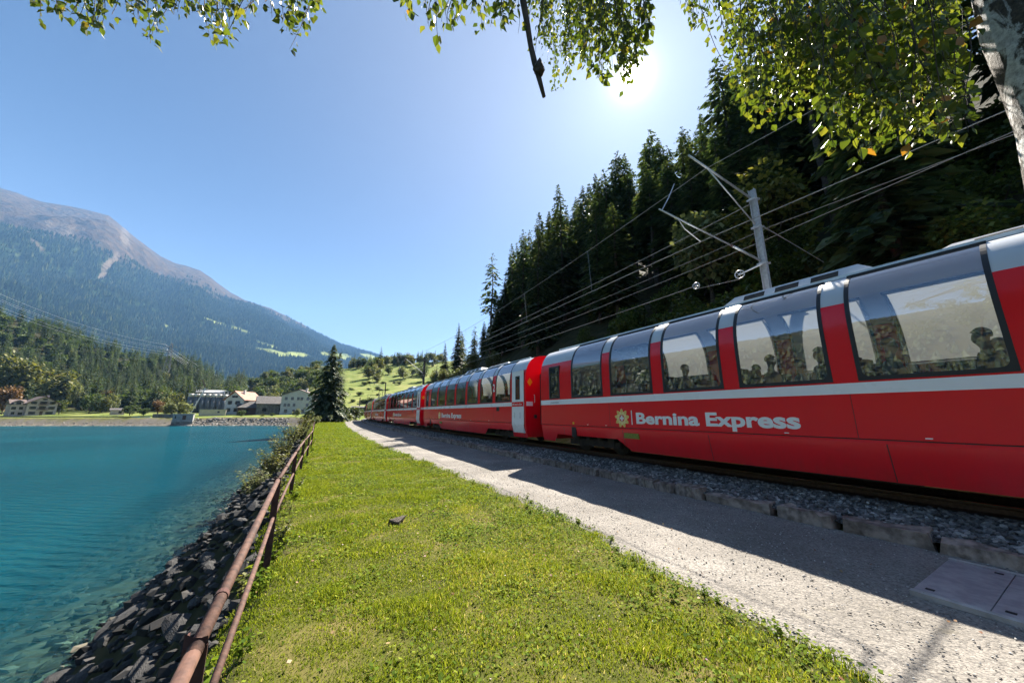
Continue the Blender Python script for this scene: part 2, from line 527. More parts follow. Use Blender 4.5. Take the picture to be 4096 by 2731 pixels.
# ---- lake surface
wmask = (GD < 0.6)
fm = (wmask.ravel()[gfaces]).any(1) & (GR.ravel()[gfaces] < 1000).all(1)
wf = gfaces[fm]
used, inv = np.unique(wf.ravel(), return_inverse=True)
wv = gverts[used].copy()
depth = np.clip(WATER - wv[:, 2], 0, 12)
wv[:, 2] = WATER
def water_material():
    m, n, l, p = new_mat("lake_water")
    n.remove(p)
    pos = pos_node(n, l, True)
    mp = n.new("ShaderNodeMapping"); mp.inputs["Rotation"].default_value = (0, 0, R(24)); mp.inputs["Scale"].default_value = (0.45, 1.6, 1)
    l.new(pos, mp.inputs["Vector"])
    wv_ = n.new("ShaderNodeTexWave"); wv_.wave_type = 'BANDS'; wv_.bands_direction = 'Y'; wv_.inputs["Scale"].default_value = 0.42
    wv_.inputs["Distortion"].default_value = 5.0; wv_.inputs["Detail"].default_value = 2.5; wv_.inputs["Detail Scale"].default_value = 1.1
    l.new(mp.outputs[0], wv_.inputs["Vector"])
    n1 = math_n(n, l, 'ADD', noise_tex(n, l, mp.outputs[0], 2.4, 4, .55, 0.4), math_n(n, l, 'MULTIPLY', wv_.outputs["Fac"], 0.22))
    n2 = noise_tex(n, l, mp.outputs[0], 6.0, 2, .5)
    n3 = noise_tex(n, l, pos, 0.05, 3, .5)
    h = math_n(n, l, 'ADD', math_n(n, l, 'MULTIPLY', n1, 1.0), math_n(n, l, 'MULTIPLY', n2, 0.25))
    bp = bump_n(n, l, h, 0.9, 0.17)
    gl = n.new("ShaderNodeBsdfGlossy"); gl.inputs["Roughness"].default_value = 0.12
    l.new(bp, gl.inputs["Normal"])
    df = n.new("ShaderNodeBsdfDiffuse")
    l.new(ramp(n, l, n3, [(0.35, (0.001, 0.038, 0.056)), (0.65, (0.002, 0.054, 0.074))]), df.inputs["Color"])
    l.new(bp, df.inputs["Normal"])
    tr = n.new("ShaderNodeBsdfTransparent"); tr.inputs["Color"].default_value = (0.55, 0.78, 0.76, 1)
    a = n.new("ShaderNodeAttribute"); a.attribute_name = "depth"
    ex = math_n(n, l, 'POWER', 2.718, math_n(n, l, 'MULTIPLY', a.outputs["Fac"], -1.5))
    mx = n.new("ShaderNodeMixShader"); l.new(ex, mx.inputs[0])
    l.new(df.outputs[0], mx.inputs[1]); l.new(tr.outputs[0], mx.inputs[2])
    fr = n.new("ShaderNodeFresnel"); fr.inputs["IOR"].default_value = 1.33; l.new(bp, fr.inputs["Normal"])
    m2 = n.new("ShaderNodeMixShader"); l.new(math_n(n, l, 'MULTIPLY', fr.outputs[0], 0.55), m2.inputs[0])
    l.new(mx.outputs[0], m2.inputs[1]); l.new(gl.outputs[0], m2.inputs[2])
    l.new(m2.outputs[0], n["Material Output"].inputs["Surface"])
    return m
wme = mesh_np("lake", wv, inv.reshape(-1, 4), [water_material()], smooth=True)
attr(wme, "depth", depth)
tag(link("lake", wme), kind="structure")

# ---- mountain across the valley
RG_AZ, RG_T = px_angles([(0, 761), (60, 778), (105, 795), (160, 812), (226, 825), (330, 845), (400, 862), (435, 871), (479, 906), (540, 955), (592, 993), (640, 1026), (697, 1054),
                         (740, 1064), (801, 1082), (845, 1108), (871, 1132), (920, 1170), (975, 1200), (1080, 1236), (1150, 1270), (1219, 1306),
                         (1290, 1345), (1358, 1380), (1420, 1396), (1480, 1411), (1567, 1440), (1640, 1475), (1750, 1530)])
RG_AZ = np.concatenate([[R(-100), R(-72)], RG_AZ, [R(0), R(20)]])
RG_T = np.concatenate([[0.30, 0.34], RG_T, [0.04, 0.02]])
M0, M1 = 1900.0, 6300.0
MK = M1 / 4300.0
def mountain_z(az, r):
    e = np.interp(az, RG_AZ, RG_T)
    t = (r - M0) / (M1 - M0)
    x, y = r * np.sin(az) / MK, r * np.cos(az) / MK
    body = np.clip(t, 0, 1) ** 1.12
    back = np.clip(1 - (t - 1) * 1.3, 0.1, 1)
    amp = np.clip(t * 3.0, 0, 1) * np.clip((1.06 - t) * 3.0, 0.05, 1)
    g = 1 - np.abs(fbm(x / 620 + 3, y / 1500, 4, 41, .55)) * 2.0
    z = e * M1 * body * back + MK * amp * (130 * g * e / 0.35 + 55 * fbm(x / 210, y / 260, 4, 51) + 14 * fbm(x / 45, y / 45, 3, 55)) * np.clip(e / .2, .25, 1)
    return z - 60 * np.clip(1 - t * 6, 0, 1)
maz = np.radians(np.linspace(-74, 12, 620)); mr = np.linspace(M0, M1 * 1.22, 260)
MA, MR = np.meshgrid(maz, mr)
MZ = mountain_z(MA, MR)
mi, mj = np.meshgrid(np.arange(len(mr) - 1), np.arange(len(maz) - 1), indexing='ij')
mf = np.stack([mi * len(maz) + mj, mi * len(maz) + mj + 1, (mi + 1) * len(maz) + mj + 1, (mi + 1) * len(maz) + mj], -1).reshape(-1, 4)
MX, MY = MR * np.sin(MA), MR * np.cos(MA)
# clearings: (photo u, v, radius in photo pixels u, v, slant)
clear = [(655, 1302, 16, 5, .3), (690, 1318, 20, 5, .3), (1060, 1403, 45, 9, .25), (1110, 1412, 45, 12, .25), (1195, 1420, 48, 12, .15), (1040, 1370, 22, 6, .4), (1090, 1385, 25, 6, .3),
         (1360, 1425, 45, 14, .1), (1300, 1415, 22, 8, .2), (1470, 1425, 36, 10, .2), (1510, 1452, 50, 10, .2), (1450, 1470, 40, 9, .2), (825, 1275, 28, 5, .35), (880, 1295, 36, 6, .3), (960, 1318, 40, 6, .3), (80, 1015, 36, 7, .3)]
scree = [(240, 920, 60, 24, .1), (150, 980, 30, 12, .9), (200, 900, 35, 12, .7), (430, 1060, 26, 22, -.6), (410, 1100, 20, 16, -.4), (465, 1030, 16, 22, -.3), (500, 950, 18, 40, .4)]
def m_project(x, y, z):
    dz = z - 1.75
    zc = y * _c + dz * _s
    return 2048 + F * x / zc, 1365.5 - F * (dz * _c - y * _s) / zc
MU, MV = m_project(MX, MY, MZ)
def blobs(U, V, lst):
    o = np.zeros(U.shape)
    for (u, v, a, b, sl) in lst:
        vv = V - v - sl * (U - u)
        o = np.maximum(o, np.clip(1.5 - ((U - u) / a) ** 2 - (vv / b) ** 2, 0, 1))
    return o
mclear = blobs(MU, MV, clear); mscree = blobs(MU, MV, scree)
TREELINE = 900
def alpine(x, y, z): return sstep(-110, 110, z / MK - TREELINE + 130 * fbm(x / MK / 260, y / MK / 260, 4, 61) + 0.11 * (x / MK + 2600))
alp = alpine(MX, MY, MZ)
alp = np.maximum(alp, sstep(M1 * .955, M1 * .99, MR + 190 * fbm(MX / 300, MY / 300, 3, 62)) * (MZ > 760))
def mountain_material():
    m, n, l, p = new_mat("mountain_ground")
    pos = pos_node(n, l, True)
    def A(nm):
        a = n.new("ShaderNodeAttribute"); a.attribute_name = nm; return a.outputs["Fac"]
    f1 = noise_tex(n, l, pos, 0.012, 6, .65); f2 = noise_tex(n, l, pos, 0.05, 5, .7)
    wood = ramp(n, l, f2, [(0.32, (0.014, 0.028, 0.012)), (0.55, (0.032, 0.055, 0.018)), (0.75, (0.07, 0.085, 0.03))])
    alpc = ramp(n, l, f1, [(0.3, (0.036, 0.026, 0.015)), (0.5, (0.075, 0.049, 0.027)), (0.68, (0.11, 0.073, 0.040))])
    rock = ramp(n, l, noise_tex(n, l, pos, 0.02, 6, .7), [(0.5, (0, 0, 0)), (0.62, (1, 1, 1))])
    alpc = mixc(n, l, math_n(n, l, 'MULTIPLY', rock, .8), alpc, (0.055, 0.052, 0.05))
    col = mixc(n, l, A("alpine"), wood, alpc)
    col = mixc(n, l, A("scree"), col, (0.13, 0.10, 0.07))
    col = mixc(n, l, A("clearing"), col, (0.24, 0.27, 0.09))
    l.new(col, p.inputs["Base Color"])
    p.inputs["Roughness"].default_value = 1.0
    p.inputs["Specular IOR Level"].default_value = 0.0
    l.new(bump_n(n, l, f1, 0.9, 60.0), p.inputs["Normal"])
    return m
M_MOUNT = mountain_material()
mme = mesh_np("mountain", np.stack([MX, MY, MZ], -1).reshape(-1, 3), mf, [M_MOUNT], smooth=True)
attr(mme, "alpine", alp.ravel()); attr(mme, "clearing", mclear.ravel()); attr(mme, "scree", mscree.ravel())
tag(link("mountain", mme), kind="structure")

def face_rnd(me, per, cnt):
    """one random number per leaf (per = vertices per leaf)"""
    attr(me, "rnd", np.repeat(rng.random(cnt), per))

# ---- woods covering the mountain: too many to count, one object
NW = 85000
wa = rng.uniform(R(-62), R(-14), NW); wr = M0 + (M1 - M0) * rng.random(NW) ** 0.8
wz = mountain_z(wa, wr); wx, wy = wr * np.sin(wa), wr * np.cos(wa)
wu, wvv = m_project(wx, wy, wz)
wal = alpine(wx, wy, wz)
keep = (rng.random(NW) > wal * 1.02) & (blobs(wu, wvv, clear) < .35) & (blobs(wu, wvv, scree) < .4) & (wr < M1 * .985)
wx, wy, wz, wr = wx[keep], wy[keep], wz[keep], wr[keep]
k = len(wx)
hh = rng.uniform(17, 32, k) * (0.9 + .6 * (wr / M1)); ww = hh * rng.uniform(0.17, 0.30, k)
ang = np.arange(4) * 2 * math.pi / 4
rot = rng.uniform(0, 6.3, k)
base = np.stack([wx[:, None] + ww[:, None] * np.cos(ang + rot[:, None]), wy[:, None] + ww[:, None] * np.sin(ang + rot[:, None]), np.repeat((wz - 2)[:, None], 4, 1)], -1)
top = np.stack([wx, wy, wz + hh], -1)[:, None, :]
cv = np.concatenate([base, top], 1).reshape(-1, 3)
cf = np.array([(i, (i + 1) % 4, 4) for i in range(4)])[None] + (np.arange(k) * 5)[:, None, None]
M_FARWOOD = leaf_mat("far_wood", [(0.0, (0.010, 0.022, 0.010)), (0.7, (0.028, 0.046, 0.016)), (1.0, (0.075, 0.085, 0.025))], trans=0.0, spec=0.0)
me = mesh_np("mountain_wood", cv, cf.reshape(-1, 3), [M_FARWOOD])
face_rnd(me, 5, k)
tag(link("mountain_wood", me), "dense conifer wood covering the hazy blue mountainside across the valley", "wood", kind="stuff")

# ---- haze
hz = MB().box(-7700, 2600, -2500, 8000, -115, 2480)
hm = bpy.data.materials.new("haze"); hm.use_nodes = True
hn, hl = hm.node_tree.nodes, hm.node_tree.links
hn.clear()
ho = hn.new("ShaderNodeOutputMaterial"); hv = hn.new("ShaderNodeVolumePrincipled")
hv.inputs["Color"].default_value = (0.27, 0.55, 1.0, 1)
hv.inputs["Density"].default_value = 0.00007
hv.inputs["Anisotropy"].default_value = 0.0
for nm in ("Density Attribute", "Color Attribute", "Temperature Attribute"): hv.inputs[nm].default_value = ""
hl.new(hv.outputs[0], ho.inputs["Volume"])
tag(hz.build("haze", hm), kind="stuff")
# ================================================================ path, kerb, ballast, rails
def strip(name, svals, nfun, zfun, mats, kind="structure", smooth=True):
    vs = []; fs = []
    cols = None
    for s in svals:
        ns = nfun(s); cols = len(ns)
        zs = zfun(s, np.array(ns, float))
        for n_, z_ in zip(ns, np.broadcast_to(zs, (cols,))): vs.append(track_pt(s, n_, z_))
    for i in range(len(svals) - 1):
        for j in range(cols - 1):
            fs.append((i * cols + j, i * cols + j + 1, (i + 1) * cols + j + 1, (i + 1) * cols + j))
    me = mesh_np(name, np.array(vs), np.array(fs), mats, smooth)
    return tag(link(name, me), kind=kind)

def path_material():
    m, n, l, p = new_mat("gravel_path")
    pos = pos_node(n, l, True)
    big = noise_tex(n, l, pos, 0.7, 5, .6)
    base = ramp(n, l, big, [(0.3, (0.155, 0.142, 0.126)), (0.55, (0.215, 0.198, 0.178)), (0.75, (0.28, 0.258, 0.232))])
    v = n.new("ShaderNodeTexVoronoi"); v.inputs["Scale"].default_value = 55; l.new(pos, v.inputs["Vector"])
    v3 = n.new("ShaderNodeTexVoronoi"); v3.inputs["Scale"].default_value = 24; l.new(pos, v3.inputs["Vector"])
    col = mixc(n, l, 0.45, base, mixc(n, l, 1.0, base, ramp(n, l, v.outputs["Color"], [(0.15, (0.22, 0.22, 0.22)), (0.8, (0.78, 0.77, 0.75))]), 'OVERLAY'))
    sp = noise_tex(n, l, pos, 34, 3, .7)
    col = mixc(n, l, ramp(n, l, sp, [(0.56, (0, 0, 0)), (0.66, (1, 1, 1))]), col, (0.085, 0.08, 0.075))
    mo = noise_tex(n, l, pos, 1.6, 4, .6)
    col = mixc(n, l, ramp(n, l, mo, [(0.64, (0, 0, 0)), (0.76, (.5, .5, .5))]), col, (0.17, 0.15, 0.09))
    l.new(col, p.inputs["Base Color"])
    p.inputs["Roughness"].default_value = 0.95
    p.inputs["Specular IOR Level"].default_value = 0.15
    h = math_n(n, l, 'ADD', math_n(n, l, 'MULTIPLY', v.outputs["Distance"], -0.6), math_n(n, l, 'ADD', math_n(n, l, 'MULTIPLY', v3.outputs["Distance"], -0.8), math_n(n, l, 'MULTIPLY', sp, .8)))
    l.new(bump_n(n, l, h, 0.75, 0.016), p.inputs["Normal"])
    return m
M_PATH = path_material()
def path_left(s):
    base = float(np.interp(s, [-8, 1.2, 2.5, 4.5, 8.5, 22, 66, 130], [-5.65, -5.62, -5.5, -5.2, -5.2, -5.75, -5.25, -5.2]))
    return base + 0.14 * float(fbm(np.array([s * 1.3]), np.array([0.5]), 3, 71)[0])
KERB_N = -1.85
sv = np.concatenate([np.arange(-9, 14, 0.1), np.arange(14, 60, 0.4), np.arange(60, 190, 1.5)])
def pns(s):
    a = path_left(s); b = KERB_N + 0.05
    return [a + (b - a) * t for t in np.linspace(0, 1, 18)]
def pz(s, n_):
    w_ = np.clip((n_ - n_[0]) / 0.16, 0, 1) if n_.size > 1 else 1.0
    return -.03 + .052 * w_ + 0.02 * fbm(n_ * 0 + s * .8, n_ * .8, 3, 75) + 0.012 * fbm(n_ * 0 + s * 4., n_ * 4., 2, 76)
strip("path", sv, pns, pz, [M_PATH])

# kerb: a row of rough stone blocks
M_KERB = mat("kerb_stone", (0.12, 0.092, 0.074), (0.31, 0.245, 0.20), scale=6, rough=0.9, bump=0.7, bscale=14, bdist=0.03, objvar=0.25)
def rough_block(L, w, h, seed, nx=6):
    r_ = np.random.default_rng(seed)
    bm = bmesh.new()
    bmesh.ops.create_cube(bm, size=1)
    for v in bm.verts: v.co = Vector((v.co.x * L, v.co.y * w, v.co.z * h))
    ed = [e for e in bm.edges if abs((e.verts[0].co - e.verts[1].co).x) > 1e-4]
    bmesh.ops.subdivide_edges(bm, edges=ed, cuts=nx - 1, use_grid_fill=True)
    ed = [e for e in bm.edges if abs((e.verts[0].co - e.verts[1].co).x) < 1e-4]
    bmesh.ops.subdivide_edges(bm, edges=ed, cuts=1, use_grid_fill=True)
    for v in bm.verts:
        k = 0.5
        corner = (abs(v.co.x) > L * .49) + (abs(v.co.y) > w * .49) + (abs(v.co.z) > h * .49)
        v.co += Vector((r_.normal(0, .018), r_.normal(0, .02), r_.normal(0, .018)))
        if corner >= 2:
            v.co *= 1 - r_.uniform(0.02, 0.10) * (0.5 if corner == 2 else 1)
    me = bpy.data.meshes.new("kerb_stone")
    bm.to_mesh(me); bm.free()
    me.materials.append(M_KERB)
    return me
kerb = empty("stone_kerb", track_pt(0, KERB_N))
tag(kerb, "row of rough stone kerb blocks between the gravel path and the railway ballast", "kerb")
kv = track_pt(0, KERB_N)
protos = [rough_block(1.0, 0.30, 0.42, 100 + i) for i in range(9)]
s = -2.5; i = 0
while s < 92:
    near = s < 14
    L = random.uniform(0.62, 1.3) if near else random.uniform(0.7, 1.2)
    if 5 < s < 9: L *= 0.7
    m_ = s + L / 2
    p = track_pt(m_, KERB_N + 0.15 + random.uniform(-.04, .04)) - kv
    d = track_dir(m_)
    top = random.uniform(0.19, 0.26) if s < 40 else 0.22
    o = link("stone_block", protos[i % 9], kerb, (p[0], p[1], top - 0.21), (random.uniform(-.03, .03), random.uniform(-.02, .02), math.atan2(d[1], d[0]) + random.uniform(-.03, .03) + math.pi * (i % 2)), (L - random.uniform(.02, .06), random.uniform(.9, 1.1), 1))
    s += L; i += 1

# ballast bed and its stones
M_BALL = mat("ballast_bed", (0.05, 0.05, 0.052), (0.16, 0.155, 0.15), scale=18, rough=0.95, bump=0.9, bscale=26, bdist=0.04, world=True)
def bz(s, n_): return (np.interp(n_, [-1.75, -1.5, -0.9, 1.2, 2.2, 3.4], [0.12, 0.21, 0.33, 0.35, 0.22, 0.1]))
strip("ballast_bed", np.concatenate([np.arange(-9, 60, 1.0), np.arange(60, 230, 4)]), lambda s: [-1.75, -1.62, -1.5, -1.2, -0.9, 0, 1.2, 1.7, 2.2, 3.0, 3.4], bz, [M_BALL])

def rock_mesh(seed, sub=1, flat=1.0, nplanes=9, name="stone"):
    r_ = np.random.default_rng(seed)
    bm = bmesh.new()
    bmesh.ops.create_icosphere(bm, subdivisions=sub, radius=1)
    vs = np.array([v.co[:] for v in bm.verts])
    for _ in range(nplanes):
        nrm = r_.normal(size=3); nrm /= np.linalg.norm(nrm)
        c = r_.uniform(0.45, 0.8)
        d = vs @ nrm
        vs = vs - np.outer(np.maximum(d - c, 0), nrm)
    vs *= 1 + r_.normal(0, .03, (len(vs), 1))
    vs[:, 2] *= flat
    fs = np.array([[v.index for v in f.verts] for f in bm.faces])
    bm.free()
    return vs, fs
def scatter_stones(name, P, size, mats, seeds=8, flat=0.7, sub=1, rnd=True):
    """many stones as one mesh"""
    pv = []; pf = []; b = 0; ids = []
    pr = [rock_mesh(500 + i, sub, flat) for i in range(seeds)]
    pick = rng.integers(0, seeds, len(P))
    for k in range(seeds):
        idx = np.where(pick == k)[0]
        if not len(idx): continue
        vs, fs = pr[k]
        a = rng.uniform(0, 6.28, len(idx)); bt = rng.uniform(-.6, .6, len(idx)); gm = rng.uniform(-.6, .6, len(idx))
        ca, sa = np.cos(a), np.sin(a); cb, sb = np.cos(bt), np.sin(bt); cg, sg = np.cos(gm), np.sin(gm)
        Rz = np.zeros((len(idx), 3, 3)); Rz[:, 0, 0] = ca; Rz[:, 0, 1] = -sa; Rz[:, 1, 0] = sa; Rz[:, 1, 1] = ca; Rz[:, 2, 2] = 1
        Rx = np.zeros_like(Rz); Rx[:, 0, 0] = 1; Rx[:, 1, 1] = cb; Rx[:, 1, 2] = -sb; Rx[:, 2, 1] = sb; Rx[:, 2, 2] = cb
        M = Rx @ Rz
        sc = size[idx][:, None, None] * rng.uniform(.75, 1.25, (len(idx), 1, 3))
        V = np.einsum('kij,kvj->kvi', M, vs[None] * sc) + P[idx][:, None, :]
        pv.append(V.reshape(-1, 3)); pf.append((fs[None] + (np.arange(len(idx)) * len(vs))[:, None, None] + b).reshape(-1, 3))
        ids.append(np.repeat(rng.random(len(idx)), len(vs)))
        b += len(idx) * len(vs)
    me = mesh_np(name, np.concatenate(pv), np.concatenate(pf), mats)
    attr(me, "rnd", np.concatenate(ids))
    return me
def stone_mat(name, stops, rough=0.9, bscale=20):
    m, n, l, p = new_mat(name)
    a = n.new("ShaderNodeAttribute"); a.attribute_name = "rnd"
    col = ramp(n, l, a.outputs["Fac"], stops)
    pos = pos_node(n, l, True)
    f = noise_tex(n, l, pos, bscale, 4, .6)
    col = mixc(n, l, math_n(n, l, 'MULTIPLY', f, .5), col, mixc(n, l, 1.0, col, (.45, .42, .4), 'MULTIPLY'))
    l.new(col, p.inputs["Base Color"]); p.inputs["Roughness"].default_value = rough
    p.inputs["Specular IOR Level"].default_value = 0.3
    l.new(bump_n(n, l, f, .5, .01), p.inputs["Normal"])
    return m
M_BSTONE = stone_mat("ballast_stone", [(0, (0.07, 0.07, 0.072)), (0.5, (0.16, 0.157, 0.155)), (0.85, (0.27, 0.265, 0.26)), (1.0, (0.44, 0.43, 0.41))])
P = []; S_ = []
for (a, b, cnt, sz) in ((-1.5, 6, 5200, .038), (6, 16, 4400, .044), (16, 36, 3400, .058), (36, 85, 2600, .085)):
    ss = rng.uniform(a, b, cnt); nn = -1.74 + 1.1 * rng.random(cnt) ** 1.1
    for q, w in zip(ss, nn):
        P.append(track_pt(q, w, bz(q, w) + random.uniform(-.005, .03)))
    S_.append(rng.uniform(.65, 1.35, cnt) * sz)
me = scatter_stones("ballast_stones", np.array(P), np.concatenate(S_), [M_BSTONE])
tag(link("ballast_stones", me), "grey crushed stone ballast along the track behind the kerb", "ballast", kind="stuff")

# rails
M_RAIL = mat("rail_steel", (0.05, 0.03, 0.02), (0.08, 0.05, 0.035), scale=20, rough=0.6, metal=0.6)
M_RAILTOP = mat("rail_top", (0.5, 0.5, 0.5), rough=0.25, metal=1.0)
RAILZ = 0.50
for side, lab in ((-0.5, "steel rail under the train, nearer the path"), (0.5, "steel rail under the train, nearer the wooded slope")):
    sv2 = list(np.arange(-9, 36, 5.0)) + list(np.arange(36, 170, 3.0))
    prof = [(-.06, -.14), (.06, -.14), (.012, -.11), (.012, -.045), (.033, -.03), (.033, 0), (-.033, 0), (-.033, -.03), (-.012, -.045), (-.012, -.11)]
    vs = []; fs = []; mi_ = []
    for q in sv2:
        for (dx, dz) in prof: vs.append(track_pt(q, side + dx, RAILZ + dz))
    kk = len(prof)
    for a in range(len(sv2) - 1):
        for b in range(kk):
            fs.append((a * kk + b, a * kk + (b + 1) % kk, (a + 1) * kk + (b + 1) % kk, (a + 1) * kk + b)); mi_.append(1 if b == 5 else 0)
    tag(link("rail", mesh_np("rail", np.array(vs), np.array(fs), [M_RAIL, M_RAILTOP], mat_idx=mi_)), lab, "rail")

# steel cover plates let into the path, lower right
M_PLATE = mat("cover_plate", (0.27, 0.27, 0.28), (0.38, 0.375, 0.375), scale=9, rough=0.55, metal=0.3, bump=.25, bscale=60, bdist=.004)
M_DARK = mat("dark_hole", (0.012, 0.012, 0.012), rough=0.9)
M_CONC = mat("concrete", (0.30, 0.29, 0.27), (0.42, 0.40, 0.37), scale=8, rough=.9, bump=.3, bscale=60)
cov = empty("cover_plates", track_pt(0.5, -2.95), math.atan2(T1[1], T1[0]))
tag(cov, "grey steel trench cover plates set in the path near the kerb", "cover plate")
x0 = 0.87
for i, w in enumerate((.46, .62, .62, .62)):
    a = x0 - w; b = x0 - .008
    MB().box(a, b, -.78, .62, .02, .056).build("plate", M_PLATE, cov)
    MB().box(a + .06, a + .12, -.70, -.65, .0565, .0585).build("lifting_slot", M_DARK, cov)
    MB().box(b - .12, b - .06, .48, .53, .0565, .0585).build("lifting_slot", M_DARK, cov)
    x0 = a
MB().box(x0, .87, .63, .70, .0, .062).box(x0, .87, -.86, -.79, .0, .060).build("frame", M_CONC, cov)

# ---------------------------------------------------------------- rusty pipe fence
M_RUST = mat("rusty_pipe", (0.050, 0.022, 0.015), (0.125, 0.060, 0.040), scale=16, rough=0.8, bump=.5, bscale=60, bdist=.004, detail=7)
M_RUST2 = mat("rusty_post", (0.035, 0.013, 0.010), (0.08, 0.030, 0.022), scale=12, rough=0.85, bump=.6, bscale=50, bdist=.004)
M_GALV = mat("galvanised", (0.40, 0.42, 0.43), (0.52, 0.54, 0.55), scale=22, rough=.45, metal=.75)
FN = -0.27 - NC
def fence_n(s): return FN + float(np.interp(s, [-1, 6, 12, 20, 60], [0.0, -.06, .04, .28, .35]))
fence = empty("pipe_fence", track_pt(0, FN))
tag(fence, "rusty two rail pipe fence along the lake edge of the grass verge", "fence")
fo = track_pt(0, FN)
posts = [-1.85, 1.86, 5.6, 9.3, 13.0, 16.7, 20.4, 24.1, 27.8, 31.5, 35.2, 39, 43]
def fp(s, z, dn=0.0): return track_pt(s, fence_n(s) + dn, z) - fo
for i in range(len(posts) - 1):
    a, b = posts[i], posts[i + 1]
    mid = (a + b) / 2
    sag = random.uniform(-.012, .012)
    MB().tube([fp(a - .06, .90), fp(mid, .895 + sag), fp(b + .02, .90)], .026, 14).build("top_rail", M_RUST, fence, True)
    if abs(a - 1.86) < .1:
        MB().tube([fp(a - .06, .45), fp(a + .36, .45)], .018, 12).build("lower_rail", M_GALV, fence, True)
        MB().tube([fp(a + .33, .45), fp(mid, .445), fp(b + .02, .45)], .020, 14).build("lower_rail", M_RUST, fence, True)
    else:
        MB().tube([fp(a - .06, .45), fp(mid, .445 - sag), fp(b + .02, .45)], .020, 14).build("lower_rail", M_RUST, fence, True)
    if True:
        q = a + (.42 if a < 3 else 1.25)
        d = Vector(track_dir(q))
        MB().tube([Vector(fp(q - .02, .90)), Vector(fp(q + .02, .90))], .0295, 14).build("collar", M_RUST2, fence)
for s in posts:
    g = -0.25
    p = fp(s, 0); d = Vector(track_dir(s)); sd = Vector((d.y, -d.x, 0))
    rz = math.atan2(d.y, d.x)
    mb = MB()
    # angle iron: one flange across the fence, one along it
    mb.box(-.004, .004, -.034, .040, g, .905).box(.0045, .060, .034, .040, g, .93)
    mb.add([(.0, -.034, .905), (.0, .040, .905), (.0, .040, .955), (.0, .012, .935), (.0, -.012, .930), (.0, -.030, .932)], [(0, 1, 2, 3, 4, 5)])
    mb.build("post", M_RUST2, fence, loc=(p[0], p[1], 0), rot=(0, 0, rz))
# ================================================================ the train
def paint(name, col, rough=0.16, spec=0.5, dirt=0.12):
    m, n, l, p = new_mat(name)
    pos = pos_node(n, l, False)
    f = noise_tex(n, l, pos, 1.3, 6, .65)
    f2 = noise_tex(n, l, pos, 30, 3, .6)
    d = tuple(c * .72 + .02 for c in col)
    c_ = mixc(n, l, math_n(n, l, 'MULTIPLY', f, dirt * 2), col, d)
    # brake dust sticks to the lowest panels, streaky
    sx = n.new("ShaderNodeSeparateXYZ"); l.new(pos, sx.inputs[0])
    mr2 = n.new("ShaderNodeMapRange"); mr2.inputs["From Min"].default_value = 1.25; mr2.inputs["From Max"].default_value = .70; mr2.inputs["To Max"].default_value = .42
    l.new(sx.outputs["Z"], mr2.inputs["Value"])
    mpz = n.new("ShaderNodeMapping"); mpz.inputs["Scale"].default_value = (3.0, 3.0, .5); l.new(pos, mpz.inputs["Vector"])
    fs_ = noise_tex(n, l, mpz.outputs[0], 2.2, 5, .7)
    c_ = mixc(n, l, math_n(n, l, 'MULTIPLY', mr2.outputs[0], math_n(n, l, 'MULTIPLY', fs_, 1.4)), c_, (0.06, 0.042, 0.03))
    l.new(c_, p.inputs["Base Color"])
    p.inputs["Roughness"].default_value = rough
    p.inputs["Specular IOR Level"].default_value = spec
    mr = n.new("ShaderNodeMapRange"); mr.inputs["To Min"].default_value = rough * .75; mr.inputs["To Max"].default_value = rough * 1.6
    l.new(f, mr.inputs["Value"]); l.new(mr.outputs[0], p.inputs["Roughness"])
    l.new(bump_n(n, l, f, .04, .05), p.inputs["Normal"])
    return m
M_RED = paint("red_coach_paint", (0.80, 0.004, 0.016))
M_WHITE = paint("white_paint", (0.84, 0.84, 0.85), .25)
M_SILVER = paint("silver_roof", (0.52, 0.54, 0.57), .33)
M_ROOF = mat("roof_grey", (0.36, 0.37, 0.38), (0.46, 0.47, 0.48), scale=3, rough=.5, metal=.2)
M_RUBBER = mat("rubber_seal", (0.012, 0.013, 0.016), rough=.5)
M_UNDER = mat("underframe", (0.012, 0.012, 0.012), (0.035, 0.03, 0.025), scale=6, rough=.85)
M_INT = mat("interior_panel", (0.34, 0.32, 0.28), rough=.7)
M_FLOORIN = mat("coach_floor", (0.07, 0.07, 0.08), rough=.8)
M_SEAT = mat("seat_cloth", (0.10, 0.035, 0.03), (0.15, 0.05, 0.04), scale=20, rough=.95)
M_YEL = mat("yellow_mark", (0.78, 0.40, 0.01), rough=.4)
M_TEXT = mat("white_lettering", (0.80, 0.80, 0.80), rough=.35)
M_GREYTXT = mat("grey_lettering", (0.22, 0.22, 0.24), rough=.5)
M_GOLD = mat("gold_petal", (0.72, 0.46, 0.10), (0.80, 0.58, 0.2), scale=12, rough=.4)
M_GOLD2 = mat("gold_centre", (0.82, 0.66, 0.30), rough=.4)
M_EMR = mat("emblem_red", (0.60, 0.01, 0.02), rough=.35)
M_STEEL = mat("brushed_steel", (0.55, 0.56, 0.58), rough=.35, metal=.9)
M_GREEN = mat("green_vent", (0.25, 0.27, 0.03), (0.12, 0.13, 0.02), scale=30, rough=.6)
